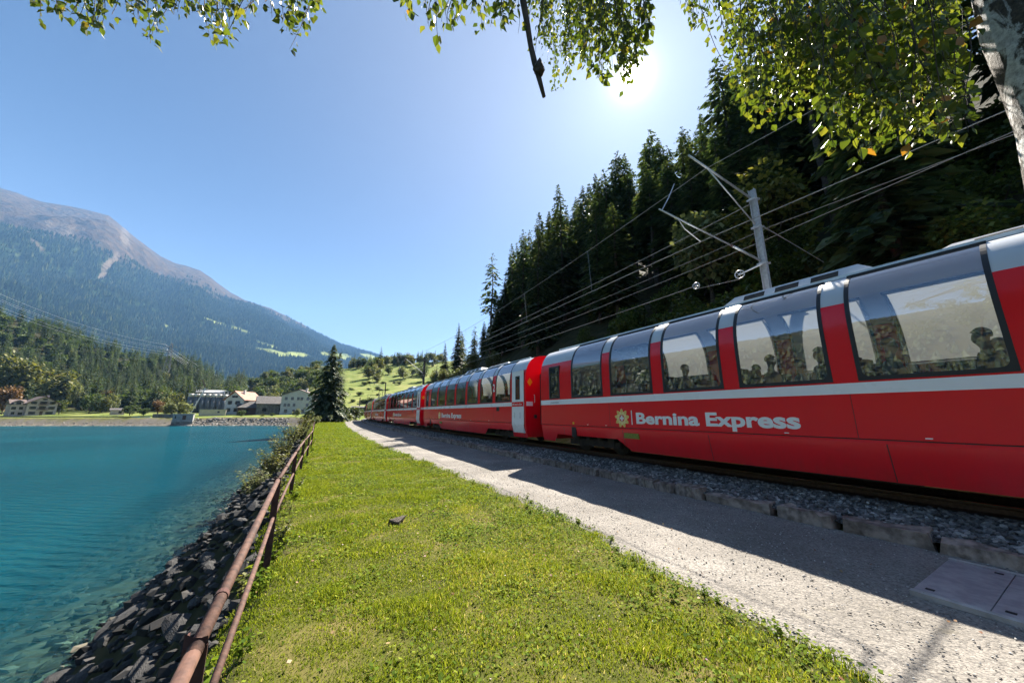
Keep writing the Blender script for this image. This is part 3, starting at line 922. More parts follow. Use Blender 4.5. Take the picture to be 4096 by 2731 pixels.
def glass_material(name, refl0, tint):
    m, n, l, p = new_mat(name)
    n.remove(p)
    tr = n.new("ShaderNodeBsdfTransparent"); tr.inputs["Color"].default_value = c4(tint)
    gl = n.new("ShaderNodeBsdfGlossy"); gl.inputs["Roughness"].default_value = 0.015; gl.inputs["Color"].default_value = (.93, .96, 1, 1)
    pos = pos_node(n, l, False)
    f = noise_tex(n, l, pos, 1.2, 2)
    l.new(bump_n(n, l, f, .02, .05), gl.inputs["Normal"])
    fr = n.new("ShaderNodeFresnel"); fr.inputs["IOR"].default_value = 1.5
    fac = math_n(n, l, 'ADD', math_n(n, l, 'MULTIPLY', fr.outputs[0], 1 - refl0), refl0, True)
    mx = n.new("ShaderNodeMixShader"); l.new(fac, mx.inputs[0]); l.new(tr.outputs[0], mx.inputs[1]); l.new(gl.outputs[0], mx.inputs[2])
    l.new(mx.outputs[0], n["Material Output"].inputs["Surface"])
    return m
M_GLASS = glass_material("coach_glass", 0.25, (0.55, 0.56, 0.55))
def blind_material():
    m, n, l, p = new_mat("blind_cloth")
    p.inputs["Base Color"].default_value = (.60, .61, .61, 1); p.inputs["Roughness"].default_value = .9
    t = n.new("ShaderNodeBsdfTranslucent"); t.inputs["Color"].default_value = (.62, .64, .66, 1)
    mx = n.new("ShaderNodeMixShader"); mx.inputs[0].default_value = .6
    l.new(p.outputs[0], mx.inputs[1]); l.new(t.outputs[0], mx.inputs[2])
    l.new(mx.outputs[0], n["Material Output"].inputs["Surface"])
    return m
M_BLIND = blind_material()

CL = 15.4                                   # length of a coach body
WIN = [(1.85 + 1.8 * i, 1.85 + 1.8 * i + 1.46) for i in range(7)]   # measured from the far end
Z_SILL, Z_BELT = 2.29, 3.58
_ctrl = [(1.34, 2.29), (1.342, 2.75), (1.335, 3.2), (1.305, 3.45), (1.262, 3.62), (1.17, 3.82), (1.03, 4.00), (0.87, 4.12)]
def smooth_profile(c, per=3):
    out = []
    for i in range(len(c) - 1):
        p0 = c[max(i - 1, 0)]; p1 = c[i]; p2 = c[i + 1]; p3 = c[min(i + 2, len(c) - 1)]
        for k in range(per):
            t = k / per
            f = lambda a, b, cc, d: 0.5 * ((2 * b) + (-a + cc) * t + (2 * a - 5 * b + 4 * cc - d) * t * t + (-a + 3 * b - 3 * cc + d) * t ** 3)
            out.append((f(p0[0], p1[0], p2[0], p3[0]), f(p0[1], p1[1], p2[1], p3[1])))
    out.append(c[-1])
    return out
UP = smooth_profile(_ctrl)
def prof_at(z):
    zs = [p[1] for p in UP]; ys = [p[0] for p in UP]
    return float(np.interp(z, zs, ys))
UPR = [p for p in UP if p[1] < Z_BELT] + [(prof_at(Z_BELT), Z_BELT)]
UPS = [(prof_at(Z_BELT), Z_BELT)] + [p for p in UP if p[1] > Z_BELT]
TOP = [UP[-1], (0.62, 4.19), (0.3, 4.235), (0, 4.25)]
def X(e): return CL - e
def loft(mb, prof, e0, e1, side, m=0, off=0.0, ne=1):
    """sheet with profile (y,z) between two stations; side +1 is the lake side"""
    es = np.linspace(e0, e1, ne + 1)
    vs = []
    for e in es:
        for (y, z) in prof: vs.append((X(e), side * (y + off), z))
    k = len(prof); fs = []
    for a in range(ne):
        for b in range(k - 1):
            q = (a * k + b, a * k + b + 1, (a + 1) * k + b + 1, (a + 1) * k + b)
            fs.append(q if side < 0 else q[::-1])
    mb.add(vs, fs, m)

def text_mesh(s, size, bold=0.0, shear=0.0, mat_=None):
    cu = bpy.data.curves.new("lettering", 'FONT')
    cu.body = s; cu.size = size; cu.offset = bold; cu.extrude = 0.0; cu.shear = shear
    cu.resolution_u = 4
    o = bpy.data.objects.new("tmp_text", cu)
    COL.objects.link(o)
    dg = bpy.context.evaluated_depsgraph_get()
    me = bpy.data.meshes.new_from_object(o.evaluated_get(dg))
    bpy.data.objects.remove(o); bpy.data.curves.remove(cu)
    me.materials.clear(); me.materials.append(mat_ or M_TEXT)
    return me
def fit_text(s, length, height, bold, mat_=None, shear=0.0):
    """lettering scaled to a length and cap height, standing on z = 0, reading towards -X on the lake side"""
    me = text_mesh(s, 1.0, bold, shear, mat_)
    co = np.zeros(len(me.vertices) * 3); me.vertices.foreach_get("co", co); co = co.reshape(-1, 3)
    capz = 0.7
    x = (co[:, 0] - co[:, 0].min()) / (co[:, 0].max() - co[:, 0].min()) * length
    z = co[:, 1] / capz * height
    me.vertices.foreach_set("co", np.stack([-x, np.zeros_like(x), z], -1).ravel())
    me.update()
    return me

def pane_parts():
    g = MB(); loft(g, [p for p in UP], 0, 1.46, 1, 0, -.006)
    pane = g.mesh("pane", M_GLASS, True)
    f = MB()
    for (a, b) in ((-.012, .045), (1.415, 1.472)):
        loft(f, UP, a, b, 1, 0, .008)
        for e_ in (a, b):
            vs = [(X(e_), y + .008, z) for (y, z) in UP] + [(X(e_), y - .02, z) for (y, z) in UP]
            k = len(UP); f.add(vs, [(i, i + 1, k + i + 1, k + i) for i in range(k - 1)])
    f.box(X(1.472), X(-.012), 1.30, 1.351, 2.262, 2.325)
    yt, zt = UP[-1]
    f.box(X(1.472), X(-.012), yt - .05, yt + .02, zt - .02, zt + .022)
    # rounded lower corners
    for c, sg in ((.045, 1), (1.415, -1)):
        pts = [(c, 2.325)] + [(c + sg * .09 * (1 - math.cos(a)), 2.325 + .09 * (1 - math.sin(a))) for a in np.linspace(0, math.pi / 2, 6)]
        f.add([(X(e_), 1.349, z) for (e_, z) in pts], [tuple(range(len(pts)))])
    fr = f.mesh("frame", M_RUBBER)
    return pane, fr
PANE_ME, FRAME_ME = pane_parts()
def mirrored(me):
    m2 = me.copy()
    co = np.zeros(len(m2.vertices) * 3); m2.vertices.foreach_get("co", co); co = co.reshape(-1, 3); co[:, 1] *= -1
    m2.vertices.foreach_set("co", co.ravel()); m2.update()
    return m2
PANE_R, FRAME_R = mirrored(PANE_ME), mirrored(FRAME_ME)
def skirt_bottom(e):
    k = [(0, .78), (.70, .78), (.92, 1.03), (3.75, 1.03), (4.2, .74), (11.3, .74), (11.75, 1.03), (14.25, 1.03), (14.26, .78), (CL, .78)]
    return float(np.interp(e, [a for a, b in k], [b for a, b in k]))
def skirt_y(z): return 1.335 - max(0, 1.30 - z) * 0.20

def body_meshes():
    red = MB(); sil = MB()
    for sd in (1, -1):
        # skirt with the bogie openings
        es = [0, .3, .70, .92, 1.5, 2.4, 3.3, 3.75, 4.2] + list(np.linspace(5, 11, 7)) + [11.3, 11.75, 12.8, 13.6, 14.25, 14.26, 15, CL]
        vs = []; fs = []
        for e in es:
            zb = skirt_bottom(e)
            for z in (zb, (zb + 1.30) / 2, 1.30): vs.append((X(e), sd * skirt_y(z), z))
        for a in range(len(es) - 1):
            for b in range(2):
                q = (a * 3 + b, a * 3 + b + 1, (a + 1) * 3 + b + 1, (a + 1) * 3 + b)
                fs.append(q if sd < 0 else q[::-1])
        red.add(vs, fs)
        loft(red, [(1.335, 1.30), (1.328, 1.345), (1.322, 1.348), (1.322, 1.362), (1.34, 1.366), (1.34, Z_SILL)], 0, CL, sd)
        # toilet window opening at the far end, posts, door zone
        solid = [(0, .57), (1.17, 1.85)]
        for i in range(6): solid.append((WIN[i][1], WIN[i + 1][0]))
        solid.append((WIN[6][1], CL))
        for (a, b) in solid: loft(red, UPR, a, b, sd)
        loft(red, [p for p in UPR if p[1] >= 3.43] if False else [(prof_at(3.43), 3.43), (prof_at(3.5), 3.5), (prof_at(Z_BELT), Z_BELT)], .57, 1.17, sd)
        for (a, b) in [(0, 1.85)] + solid[2:]: loft(sil, UPS, a, b, sd)
        loft(sil, TOP, 0, CL, sd)
    return red.mesh("body", M_RED, True), sil.mesh("roof", M_SILVER, True)
def shade_auto(me, deg=35):
    me.set_sharp_from_angle(angle=R(deg))
BODY_ME, ROOF_ME = body_meshes(); shade_auto(BODY_ME); shade_auto(ROOF_ME)

def end_wall(e, out):
    pts = [(skirt_y(.8), .8), (1.335, 1.30), (1.34, Z_SILL)] + UP[1:] + TOP[1:]
    loop = pts + [(-y, z) for (y, z) in pts[-2::-1]]
    mb = MB()
    mb.add([(X(e), y, z) for (y, z) in loop], [tuple(range(len(loop)))])
    return mb.mesh("end_wall", M_RED)
M_INROOF = mat("ceiling_panel", (0.5, 0.49, 0.46), rough=.7)

def make_wheelset(parent, x):
    mb = MB()
    for y in (-.5, .5):
        mb.cyl((x, y - .06, RAILZ + .375), (x, y + .06, RAILZ + .375), .375, 24)
    mb.cyl((x, -.5, RAILZ + .375), (x, .5, RAILZ + .375), .07, 10)
    mb.build("wheelset", M_UNDER, parent)
def make_bogie(root, ex):
    b = MB()
    for y in (-.86, .86):
        b.box(X(ex) - 1.15, X(ex) + 1.15, y - .07, y + .07, .72, .90)
        for dx in (-.8, .8):
            b.box(X(ex) + dx - .14, X(ex) + dx + .14, y - .09, y + .09, .74, 1.02)
        for dx in (-.25, .25):
            b.tube([(X(ex) + dx, y, .90), (X(ex) + dx, y, 1.1)], .10, 10)
    b.box(X(ex) - .2, X(ex) + .2, -.86, .86, .78, .95)
    o = b.build("bogie", M_UNDER, root)
    for dx in (-.8, .8): make_wheelset(o, X(ex) + dx)
    return o
def emblem(root, e, z, r_):
    """golden flower with a cross on a round heart"""
    def star(n, ro, ri, y, ph=0.0, pet=.0):
        vs = [(0, y, 0)]
        for i in range(n * 4):
            a = 2 * math.pi * i / (n * 4) + ph
            k = i % 4
            rr = (ro, ri + (ro - ri) * .62, ri, ri + (ro - ri) * .62)[k]
            da = (0, .035, 0, -.035)[k]
            vs.append((-math.sin(a + da) * rr, y, math.cos(a + da) * rr))
        nn = len(vs) - 1
        return vs, [(0, 1 + i, 1 + (i + 1) % nn) for i in range(nn)]
    m = MB(); m.add(*star(9, r_, r_ * .58, 0)); o = m.build("emblem", M_GOLD, root, loc=(X(e), 1.3445, z))
    m = MB(); m.add(*star(9, r_ * .72, r_ * .42, .0015, .35)); m.build("petal_ring", M_GOLD2, o)
    m = MB(); m.add(*star(12, r_ * .36, r_ * .35, .003)); m.build("heart", M_EMR, o)
    c = r_ * .10; q = r_ * .28
    m = MB(); m.box(-c, c, .0035, .005, -q, q).box(-q, -c - .0001, .0035, .005, -c, c).box(c + .0001, q, .0035, .005, -c, c); m.build("cross", M_TEXT, o)

TXT_MAIN = (fit_text("Bernina", 1.77, 0.275, 0.036), fit_text("Express", 1.73, 0.275, 0.036))
TXT_RHB = (fit_text("Rhätische", 0.37, 0.062, 0.012), fit_text("Bahn", 0.21, 0.062, 0.012))
TXT_GR = fit_text("graubünden", 0.50, 0.075, 0.004, M_GREYTXT)
TXT_2 = fit_text("2", 0.20, 0.36, 0.02)
TXT_1 = fit_text("1", 0.12, 0.36, 0.02)

def make_seat(parent, x, y, face, me):
    link("seat", me, parent, (x, y, 0), (0, 0, 0 if face > 0 else math.pi))
def seat_mesh():
    m = MB()
    m.box(-.26, .22, -.50, .50, 1.72, 1.86)
    for c in (-.26, .26):
        m.box(-.36, -.24, c - .235, c + .235, 1.80, 2.50).box(-.39, -.27, c - .15, c + .15, 2.515, 2.68)
    m.box(-.3, .1, -.45, .45, 1.42, 1.72)
    return m.mesh("seat", M_SEAT)
SEAT_ME = seat_mesh()

def make_coach(name, label, interior=True, cls="2", first=False):
    root = empty(name)
    tag(root, label, "railway coach", "red coaches of the train")
    link("body", BODY_ME, root); link("roof", ROOF_ME, root)
    for sd, pm, fm_ in ((1, PANE_ME, FRAME_ME), (-1, PANE_R, FRAME_R)):
        for i, (a, b) in enumerate(WIN):
            w = link("window", pm, root, (-a, 0, 0))
            link("frame", fm_, w)
            if sd < 0 and interior and i in (1, 2, 3, 4):
                mb = MB(); zb = (0, 2.75, 2.62, 2.72, 2.72)[i]
                prof = [(y - .05, z) for (y, z) in UP if z > zb]
                loft(mb, prof, .06, 1.40, -1)
                mb.box(X(1.40), X(.06), -1.30, -1.28, zb - .02, zb + .005)
                mb.build("blind", M_BLIND, w)
    # narrow window at the far end
    for sd in (1, -1):
        w = MB().box(X(1.15), X(.59), sd * 1.318 - .006, sd * 1.318 + .006, 2.30, 3.42).build("narrow_window", M_GLASS, root)
        y0, y1 = sorted((sd * 1.30, sd * 1.349))
        MB().box(X(1.19), X(1.125), y0, y1, 2.27, 3.45).box(X(.615), X(.55), y0, y1, 2.27, 3.45).box(X(1.125), X(.615), y0, y1, 2.27, 2.33) \
            .box(X(1.125), X(.615), y0, y1, 3.39, 3.45).box(X(1.125), X(.615), y0, y1, 3.10, 3.13).build("frame", M_RUBBER, w)
        y0, y1 = sorted((sd * 1.28, sd * 1.29))
        MB().box(X(1.13), X(.61), y0, y1, 2.32, 3.11).build("frosted_pane", M_WHITE, w)
    # white stripe, ends at the door
    MB().box(X(14.25), X(0), 1.341, 1.3445, 2.06, 2.235).build("white_stripe", M_WHITE, root)
    MB().box(X(14.25), X(0), -1.3445, -1.341, 2.06, 2.235).build("white_stripe", M_WHITE, root)
    # door at the near end
    d = MB()
    d.box(X(15.27), X(14.29), 1.342, 1.356, 1.3, 2.36).box(X(15.27), X(14.29), 1.342, 1.354, 3.32, 3.56)
    d.box(X(14.62), X(14.29), 1.342, 1.356, 2.3605, 3.3195).box(X(15.27), X(14.95), 1.342, 1.356, 2.3605, 3.3195)
    d.add([(X(e), y, z) for e in (14.29, 15.27) for (y, z) in ((1.22, .78), (1.356, 1.3))], [(0, 1, 3, 2)])
    do = d.build("door", M_WHITE, root)
    MB().box(X(14.97), X(14.60), 1.335, 1.348, 2.34, 3.33).build("pane", M_GLASS, do)
    MB().box(X(14.64), X(14.595), 1.345, 1.36, 2.33, 3.34).box(X(14.975), X(14.93), 1.345, 1.36, 2.33, 3.34).box(X(14.93), X(14.64), 1.345, 1.36, 2.33, 2.375).box(X(14.93), X(14.64), 1.345, 1.36, 3.295, 3.34).build("seal", M_RUBBER, do)
    MB().box(X(15.26), X(14.30), 1.3565, 1.359, 2.04, 2.235).build("name_plate", M_RED, do)
    link("lettering", TXT_RHB[0], do, (X(14.52), 1.3605, 2.105)); link("lettering", TXT_RHB[1], do, (X(14.93), 1.3605, 2.105))
    MB().box(X(14.48), X(14.34), 1.3595, 1.361, 2.11, 2.13).box(X(14.46), X(14.36), 1.3595, 1.361, 2.135, 2.155).box(X(14.44), X(14.38), 1.3595, 1.361, 2.16, 2.18).build("logo", M_TEXT, do)
    for ex in (14.55, 15.0):
        MB().tube([(X(ex), 1.36, 1.55), (X(ex), 1.375, 1.57), (X(ex), 1.375, 1.78), (X(ex), 1.36, 1.80)], .012, 6).build("handle", M_STEEL, do)
    MB().box(X(14.285), X(14.262), 1.3405, 1.345, .8, 3.58).box(X(15.295), X(15.275), 1.3405, 1.345, .8, 3.58).build("door_seal", M_RUBBER, root)
    # lettering
    emblem(root, 4.02, 1.62, .27)
    MB().box(X(4.385), X(4.355), 1.3425, 1.3445, 1.45, 1.83).build("divider_bar", M_TEXT, root)
    link("lettering", TXT_MAIN[0], root, (X(4.52), 1.3445, 1.49)); link("lettering", TXT_MAIN[1], root, (X(6.44), 1.3445, 1.49))
    link("lettering", TXT_GR, root, (X(.62), 1.3465, 2.105))
    if cls: link("class_number", TXT_2 if cls == "2" else TXT_1, root, (X(12.37), 1.3475, 2.80))
    if first:
        MB().box(X(15.35), X(9.0), 1.312, 1.322, 3.46, 3.54).build("class_stripe", M_YEL, root)
    MB().box(X(13.05), X(12.75), 1.3405, 1.345, 1.86, 2.05).build("vent_grille", M_UNDER, root)
    MB().box(X(4.55), X(4.05), 1.30, 1.332, 1.08, 1.22).build("vent_grille", M_GREEN, root)
    MB().box(X(2.0), X(1.78), 1.30, 1.337, .98, 1.31).build("access_hatch", M_UNDER, root)
    for e in (2.55, 3.35, 7.9, 9.6, 11.9):
        MB().box(X(e) - .07, X(e), 1.3405, 1.343, 1.395, 1.41).build("marking", M_TEXT, root)
    MB().box(X(1.93), X(1.85), 1.3405, 1.345, 1.40, 1.47).build("lamp", M_YEL, root)
    MB().box(X(CL - .02), X(.02), 1.3225, 1.3265, 1.3485, 1.3615).build("panel_groove", M_RUBBER, root)
    for e in (3.55, 8.9, 12.45):
        MB().box(X(e) - .004, X(e) + .004, 1.3402, 1.3408, 1.37, 2.055).build("panel_joint", M_UNDER, root)
    # panel joints in the skirt
    for e in (1.35, 4.0, 6.45, 9.2, 11.9):
        zb = skirt_bottom(e) + .01
        MB().add([(X(e) - .006, skirt_y(zb) + .002, zb), (X(e) + .006, skirt_y(zb) + .002, zb), (X(e) + .006, 1.337, 1.295), (X(e) - .006, 1.337, 1.295)], [(0, 1, 2, 3)]).build("panel_joint", M_RUBBER, root)
    # end walls
    for e, sg in ((0.0, 1), (CL, -1)):
        w = link("end_wall", end_wall(e, sg), root)
        xx = X(e)
        mb = MB()
        for (y0, y1, z0, z1) in ((-.55, .55, 1.3, 1.4), (-.55, .55, 3.28, 3.4), (-.6, -.48, 1.3, 3.4), (.48, .6, 1.3, 3.4)):
            for k in range(5):
                g = (.012 if k % 2 else 0.0)
                a, b = sorted((xx + sg * (.002 + .1 * k), xx + sg * (.1 * k + .098)))
                mb.box(a, b, y0 - g, y1 + g, z0 - g, z1 + g)
        mb.build("gangway_bellows", M_RUBBER, w)
        a, b = sorted((xx + sg * .003, xx + sg * .006))
        for y in (-1.12, 1.12):
            mb = MB(); c = (a + b) / 2 + sg * .002
            mb.add([(c, y, 3.22), (c, y + .13, 3.05), (c, y, 2.88), (c, y - .13, 3.05)], [(0, 1, 2, 3)])
            mb.build("warning_diamond", M_YEL, w)
        MB().tube([(xx + sg * .01, .92, 2.2), (xx + sg * .06, .92, 2.22), (xx + sg * .06, .92, 2.5), (xx + sg * .01, .92, 2.52)], .013, 6).build("handle", M_WHITE, w)
        MB().tube([(xx + sg * .01, -.9, 1.3), (xx + sg * .07, -.9, 1.32), (xx + sg * .07, -.9, 2.6), (xx + sg * .01, -.9, 2.62)], .016, 6).build("handle", M_RED, w)
        a, b = sorted((xx + sg * .002, xx + sg * .01))
        MB().box(a, b, .78, .92, 1.55, 1.7).build("socket", M_UNDER, w)
        a, b = sorted((xx + sg * .002, xx + sg * .005))
        MB().box(a, b, .98, 1.30, 2.06, 2.235).build("notice", M_WHITE, w)
        a, b = sorted((xx, xx + sg * .56))
        MB().box(a, b, -.14, .14, .95, 1.15).build("coupler", M_UNDER, w)
    # underframe
    u = MB(); u.box(X(CL - .1), X(.1), -1.2, 1.2, 1.12, 1.24)
    for (a, b, y0, y1, zb) in ((4.6, 6.6, -1.1, -.2, .72), (7.0, 9.4, -1.1, 1.1, .70), (9.8, 11.2, .1, 1.1, .75), (4.7, 6.2, .2, 1.1, .74)):
        u.box(X(b), X(a), y0, y1, zb, 1.119)
    u.build("underframe", M_UNDER, root)
    make_bogie(root, 2.35); make_bogie(root, 13.0)
    # roof fittings: a low rail along each edge, equipment boxes in the middle
    for sd in (1, -1):
        a, b = sorted((sd * .70, sd * .78))
        MB().box(X(CL - .5), X(.5), a, b, 4.16, 4.215).build("roof_rail", M_WHITE, root)
    def unit(e0, e1, w, h, m_):
        mb = MB(); z0 = 4.21; sl = .28
        vs = [(X(e0), -w, z0), (X(e0), w, z0), (X(e1), w, z0), (X(e1), -w, z0), (X(e0 + sl), -w + .15, z0 + h), (X(e0 + sl), w - .15, z0 + h), (X(e1 - sl), w - .15, z0 + h), (X(e1 - sl), -w + .15, z0 + h)]
        mb.add(vs, [(0, 1, 2, 3), (4, 7, 6, 5), (0, 4, 5, 1), (1, 5, 6, 2), (2, 6, 7, 3), (3, 7, 4, 0)])
        o = mb.build("roof_unit", m_, root)
        for q in np.arange(e0 + .5, e1 - .6, .62):
            mb = MB()
            t0, t1 = .25, .8
            P_ = lambda e, t: (X(e), (w + .004) - .15 * t, z0 + h * t + .003)
            mb.add([P_(q, t0), P_(q + .42, t0), P_(q + .42, t1), P_(q, t1)], [(0, 1, 2, 3)])
            mb.build("louvre", M_UNDER, o)
    unit(6.7, 9.4, .66, .22, M_SILVER); unit(9.9, 12.5, .55, .16, M_ROOF)
    MB().tube([(X(9.6), -.2, 4.2), (X(9.6), -.2, 4.42), (X(9.72), -.2, 4.47), (X(9.84), -.2, 4.40), (X(9.84), -.2, 4.22)], .02, 6).build("roof_bracket", M_STEEL, root)
    # inside
    MB().box(X(CL - .05), X(.05), -1.28, 1.28, 1.36, 1.42).build("floor", M_FLOORIN, root)
    if interior:
        for e in (1.45, 14.2):
            pts = [(1.26, 1.43), (1.26, 3.4), (1.05, 3.85), (.8, 4.08), (-.8, 4.08), (-1.05, 3.85), (-1.26, 3.4), (-1.26, 1.43)]
            MB().add([(X(e), y, z) for (y, z) in pts], [tuple(range(8))]).build("partition", M_INT, root)
        MB().box(X(14.1), X(1.5), -.55, .55, 4.10, 4.13).build("ceiling", M_INROOF, root)
        for i, (a, b) in enumerate(WIN):
            for y in (.72, -.72):
                make_seat(root, X(a + .12), y, -1, SEAT_ME)
                make_seat(root, X(b - .10), y, 1, SEAT_ME)
        for i, (a, b) in enumerate(WIN):
            for y in (.80, -.80):
                MB().box(X(a + .98), X(a + .48), y - .40, y + .40, 2.13, 2.16).build("table", M_WHITE, root)
    else:
        MB().box(X(14.2), X(1.4), -.02, .02, 1.43, 4.1).build("partition", M_FLOORIN, root)
    return root
def place_coach(root, s_near):
    a = track_pt(s_near, 0); b = track_pt(s_near + CL, 0)
    d = b - a
    root.location = a
    root.rotation_euler = (0, 0, math.atan2(d[1], d[0]))
S1 = 11.08 - CL
coaches = []
labels = ["nearest red panorama coach, filling the right of the picture, with large lettering",
          "second red panorama coach with a white door and white class number at the window post",
          "third red panorama coach behind the second, its windows mirroring the village houses",
          "fourth red coach with a yellow stripe above its windows, far down the track",
          "fifth red coach in the curve with a raised pantograph on its roof",
          "rearmost visible red coach vanishing behind the bend"]
coach_1 = make_coach("panorama_coach", labels[0]); place_coach(coach_1, S1)
coach_2 = make_coach("panorama_coach", labels[1]); place_coach(coach_2, S1 + 16.55)
coach_3 = make_coach("panorama_coach", labels[2], interior=False, cls=None); place_coach(coach_3, S1 + 2 * 16.55)
coach_4 = make_coach("panorama_coach", labels[3], interior=False, cls=None, first=True); place_coach(coach_4, S1 + 3 * 16.55)
coach_5 = copy_tree(coach_3); coach_5["label"] = labels[4]; place_coach(coach_5, S1 + 4 * 16.55)
coach_6 = copy_tree(coach_3); coach_6["label"] = labels[5]; place_coach(coach_6, S1 + 5 * 16.55)
pg = MB()
for y in (-.35, .35):
    pg.tube([(X(14.6), y, 4.3), (X(13.6), y * .9, 4.95), (X(14.3), y * .8, 5.75)], .035, 6)
pg.tube([(X(14.3), -.75, 5.65), (X(14.3), -.55, 5.78), (X(14.3), .55, 5.78), (X(14.3), .75, 5.65)], .035, 6)
pg.tube([(X(14.0), -.75, 5.65), (X(14.0), -.55, 5.78), (X(14.0), .55, 5.78), (X(14.0), .75, 5.65)], .035, 6)
pg.box(X(14.9), X(13.4), -.5, .5, 4.2, 4.32)
pg.build("pantograph", M_UNDER, coach_5)
# ================================================================ trees
M_BARK = mat("spruce_bark", (0.045, 0.032, 0.024), (0.10, 0.075, 0.055), scale=6, rough=.95, bump=.6, bscale=18)
M_NEEDLE = leaf_mat("spruce_needles", [(0, (0.015, 0.030, 0.013)), (.5, (0.040, 0.066, 0.024)), (.9, (0.085, 0.108, 0.038)), (1, (0.15, 0.16, 0.065))], trans=.42, objvar=.3)
M_LEAFD = leaf_mat("green_leaves", [(0, (0.03, 0.055, 0.012)), (.5, (0.06, 0.095, 0.018)), (1, (0.14, 0.17, 0.035))], trans=.4, objvar=.25)
M_LEAFY = leaf_mat("yellow_green_leaves", [(0, (0.06, 0.075, 0.014)), (.5, (0.13, 0.14, 0.03)), (1, (0.26, 0.24, 0.06))], trans=.4, objvar=.2)
M_LEAFO = leaf_mat("autumn_leaves", [(0, (0.07, 0.035, 0.012)), (.5, (0.15, 0.075, 0.025)), (1, (0.22, 0.13, 0.05))], trans=.35, objvar=.2)
M_LEAFP = leaf_mat("pale_leaves", [(0, (0.07, 0.085, 0.035)), (.5, (0.14, 0.16, 0.06)), (1, (0.28, 0.29, 0.12))], trans=.45, objvar=.15)

def spray_cards(P, D, L, W, droop):
    """flat pointed sprays: base P, direction D (unit), length L, half width W -> two triangles each"""
    up = np.array([0, 0, 1.0])
    sd = np.cross(D, up); nn = np.linalg.norm(sd, axis=1, keepdims=True); sd = sd / np.maximum(nn, 1e-5)
    tilt = rng.uniform(-.7, .7, (len(P), 1))
    sd = sd * np.cos(tilt) + np.array([0, 0, 1.0]) * np.sin(tilt)
    tip = P + D * L[:, None] + np.array([0, 0, -1.0]) * (droop * L)[:, None]
    mid = P + D * (L * .45)[:, None] + np.array([0, 0, -1.0]) * (droop * L * .25)[:, None]
    return np.stack([P, mid + sd * W[:, None], tip, mid - sd * W[:, None]], 1)
def conifer_mesh(h, crown0, width, seed, whorls=40, per=6, subs=7, sparse=0.0, shape=.85, card=1.0):
    global rng
    keep_rng = rng; rng = np.random.default_rng(seed)
    P = []; D = []; L = []; W = []
    zs = crown0 + (h - crown0) * (np.linspace(0, 1, whorls) ** 1.05)
    for z in zs:
        t = (z - crown0) / (h - crown0)
        R_ = width * (1 - t) ** shape * rng.uniform(.75, 1.15) + .12
        if t < .12: R_ *= .55 + 3.5 * t
        nb = max(3, int(per * (0.7 + .5 * (1 - t))))
        a0 = rng.uniform(0, 6.28)
        for b in range(nb):
            if rng.random() < sparse: continue
            a = a0 + 6.283 * b / nb + rng.normal(0, .25)
            r_ = R_ * rng.uniform(.65, 1.12)
            lift = .28 * (t - .35)
            dir_ = np.array([math.cos(a), math.sin(a), lift]); dir_ /= np.linalg.norm(dir_)
            ns = max(2, int(subs * (0.35 + .65 * r_ / width)))
            for q in np.linspace(.12, 1.0, ns):
                base = np.array([0, 0, z + rng.normal(0, .1)]) + dir_ * r_ * q + np.array([0, 0, -.30 * r_ * q * q])
                for sg in (-1, 1):
                    aa = a + sg * rng.uniform(.35, 1.0)
                    P.append(base); D.append((math.cos(aa), math.sin(aa), rng.uniform(-.35, .05)))
                    l_ = (.25 + .30 * r_ * (1.15 - q)) * rng.uniform(.7, 1.3)
                    L.append(l_ * card); W.append(l_ * .30 * rng.uniform(.7, 1.3) * card)
            P.append(np.array([0, 0, z]) + dir_ * r_ * .55 + np.array([0, 0, -.1 * r_])); D.append((math.cos(a), math.sin(a), -.3)); L.append(r_ * .55); W.append(r_ * .14)
    P.append((0, 0, h - .8)); D.append((0.05, 0, 1)); L.append(1.2); W.append(.12)
    P = np.array(P, float); D = np.array(D, float); D /= np.linalg.norm(D, axis=1, keepdims=True)
    V = spray_cards(P, D, np.array(L), np.array(W), .35)
    k = len(V)
    f = np.array([(0, 1, 2), (0, 2, 3)])[None] + (np.arange(k) * 4)[:, None, None]
    cr = mesh_np("crown", V.reshape(-1, 3), f.reshape(-1, 3), [M_NEEDLE]); face_rnd(cr, 4, k)
    tb = MB()
    bend = [(rng.normal(0, .03) * i, rng.normal(0, .03) * i, z) for i, z in enumerate(np.linspace(-1.5, h * .97, 7))]
    tb.tube(bend, list(np.linspace(h * .0125 + .05, .03, 7)), 7)
    for _ in range(int(14 * (crown0 / h > .25))):
        z = rng.uniform(h * .12, crown0 + 1); a = rng.uniform(0, 6.28); l_ = rng.uniform(.5, 1.8)
        tb.tube([(0, 0, z), (math.cos(a) * l_, math.sin(a) * l_, z - .25 * l_)], [.035, .01], 4, cap=False)
    tr = tb.mesh("trunk", M_BARK, True)
    rng = keep_rng
    return tr, cr
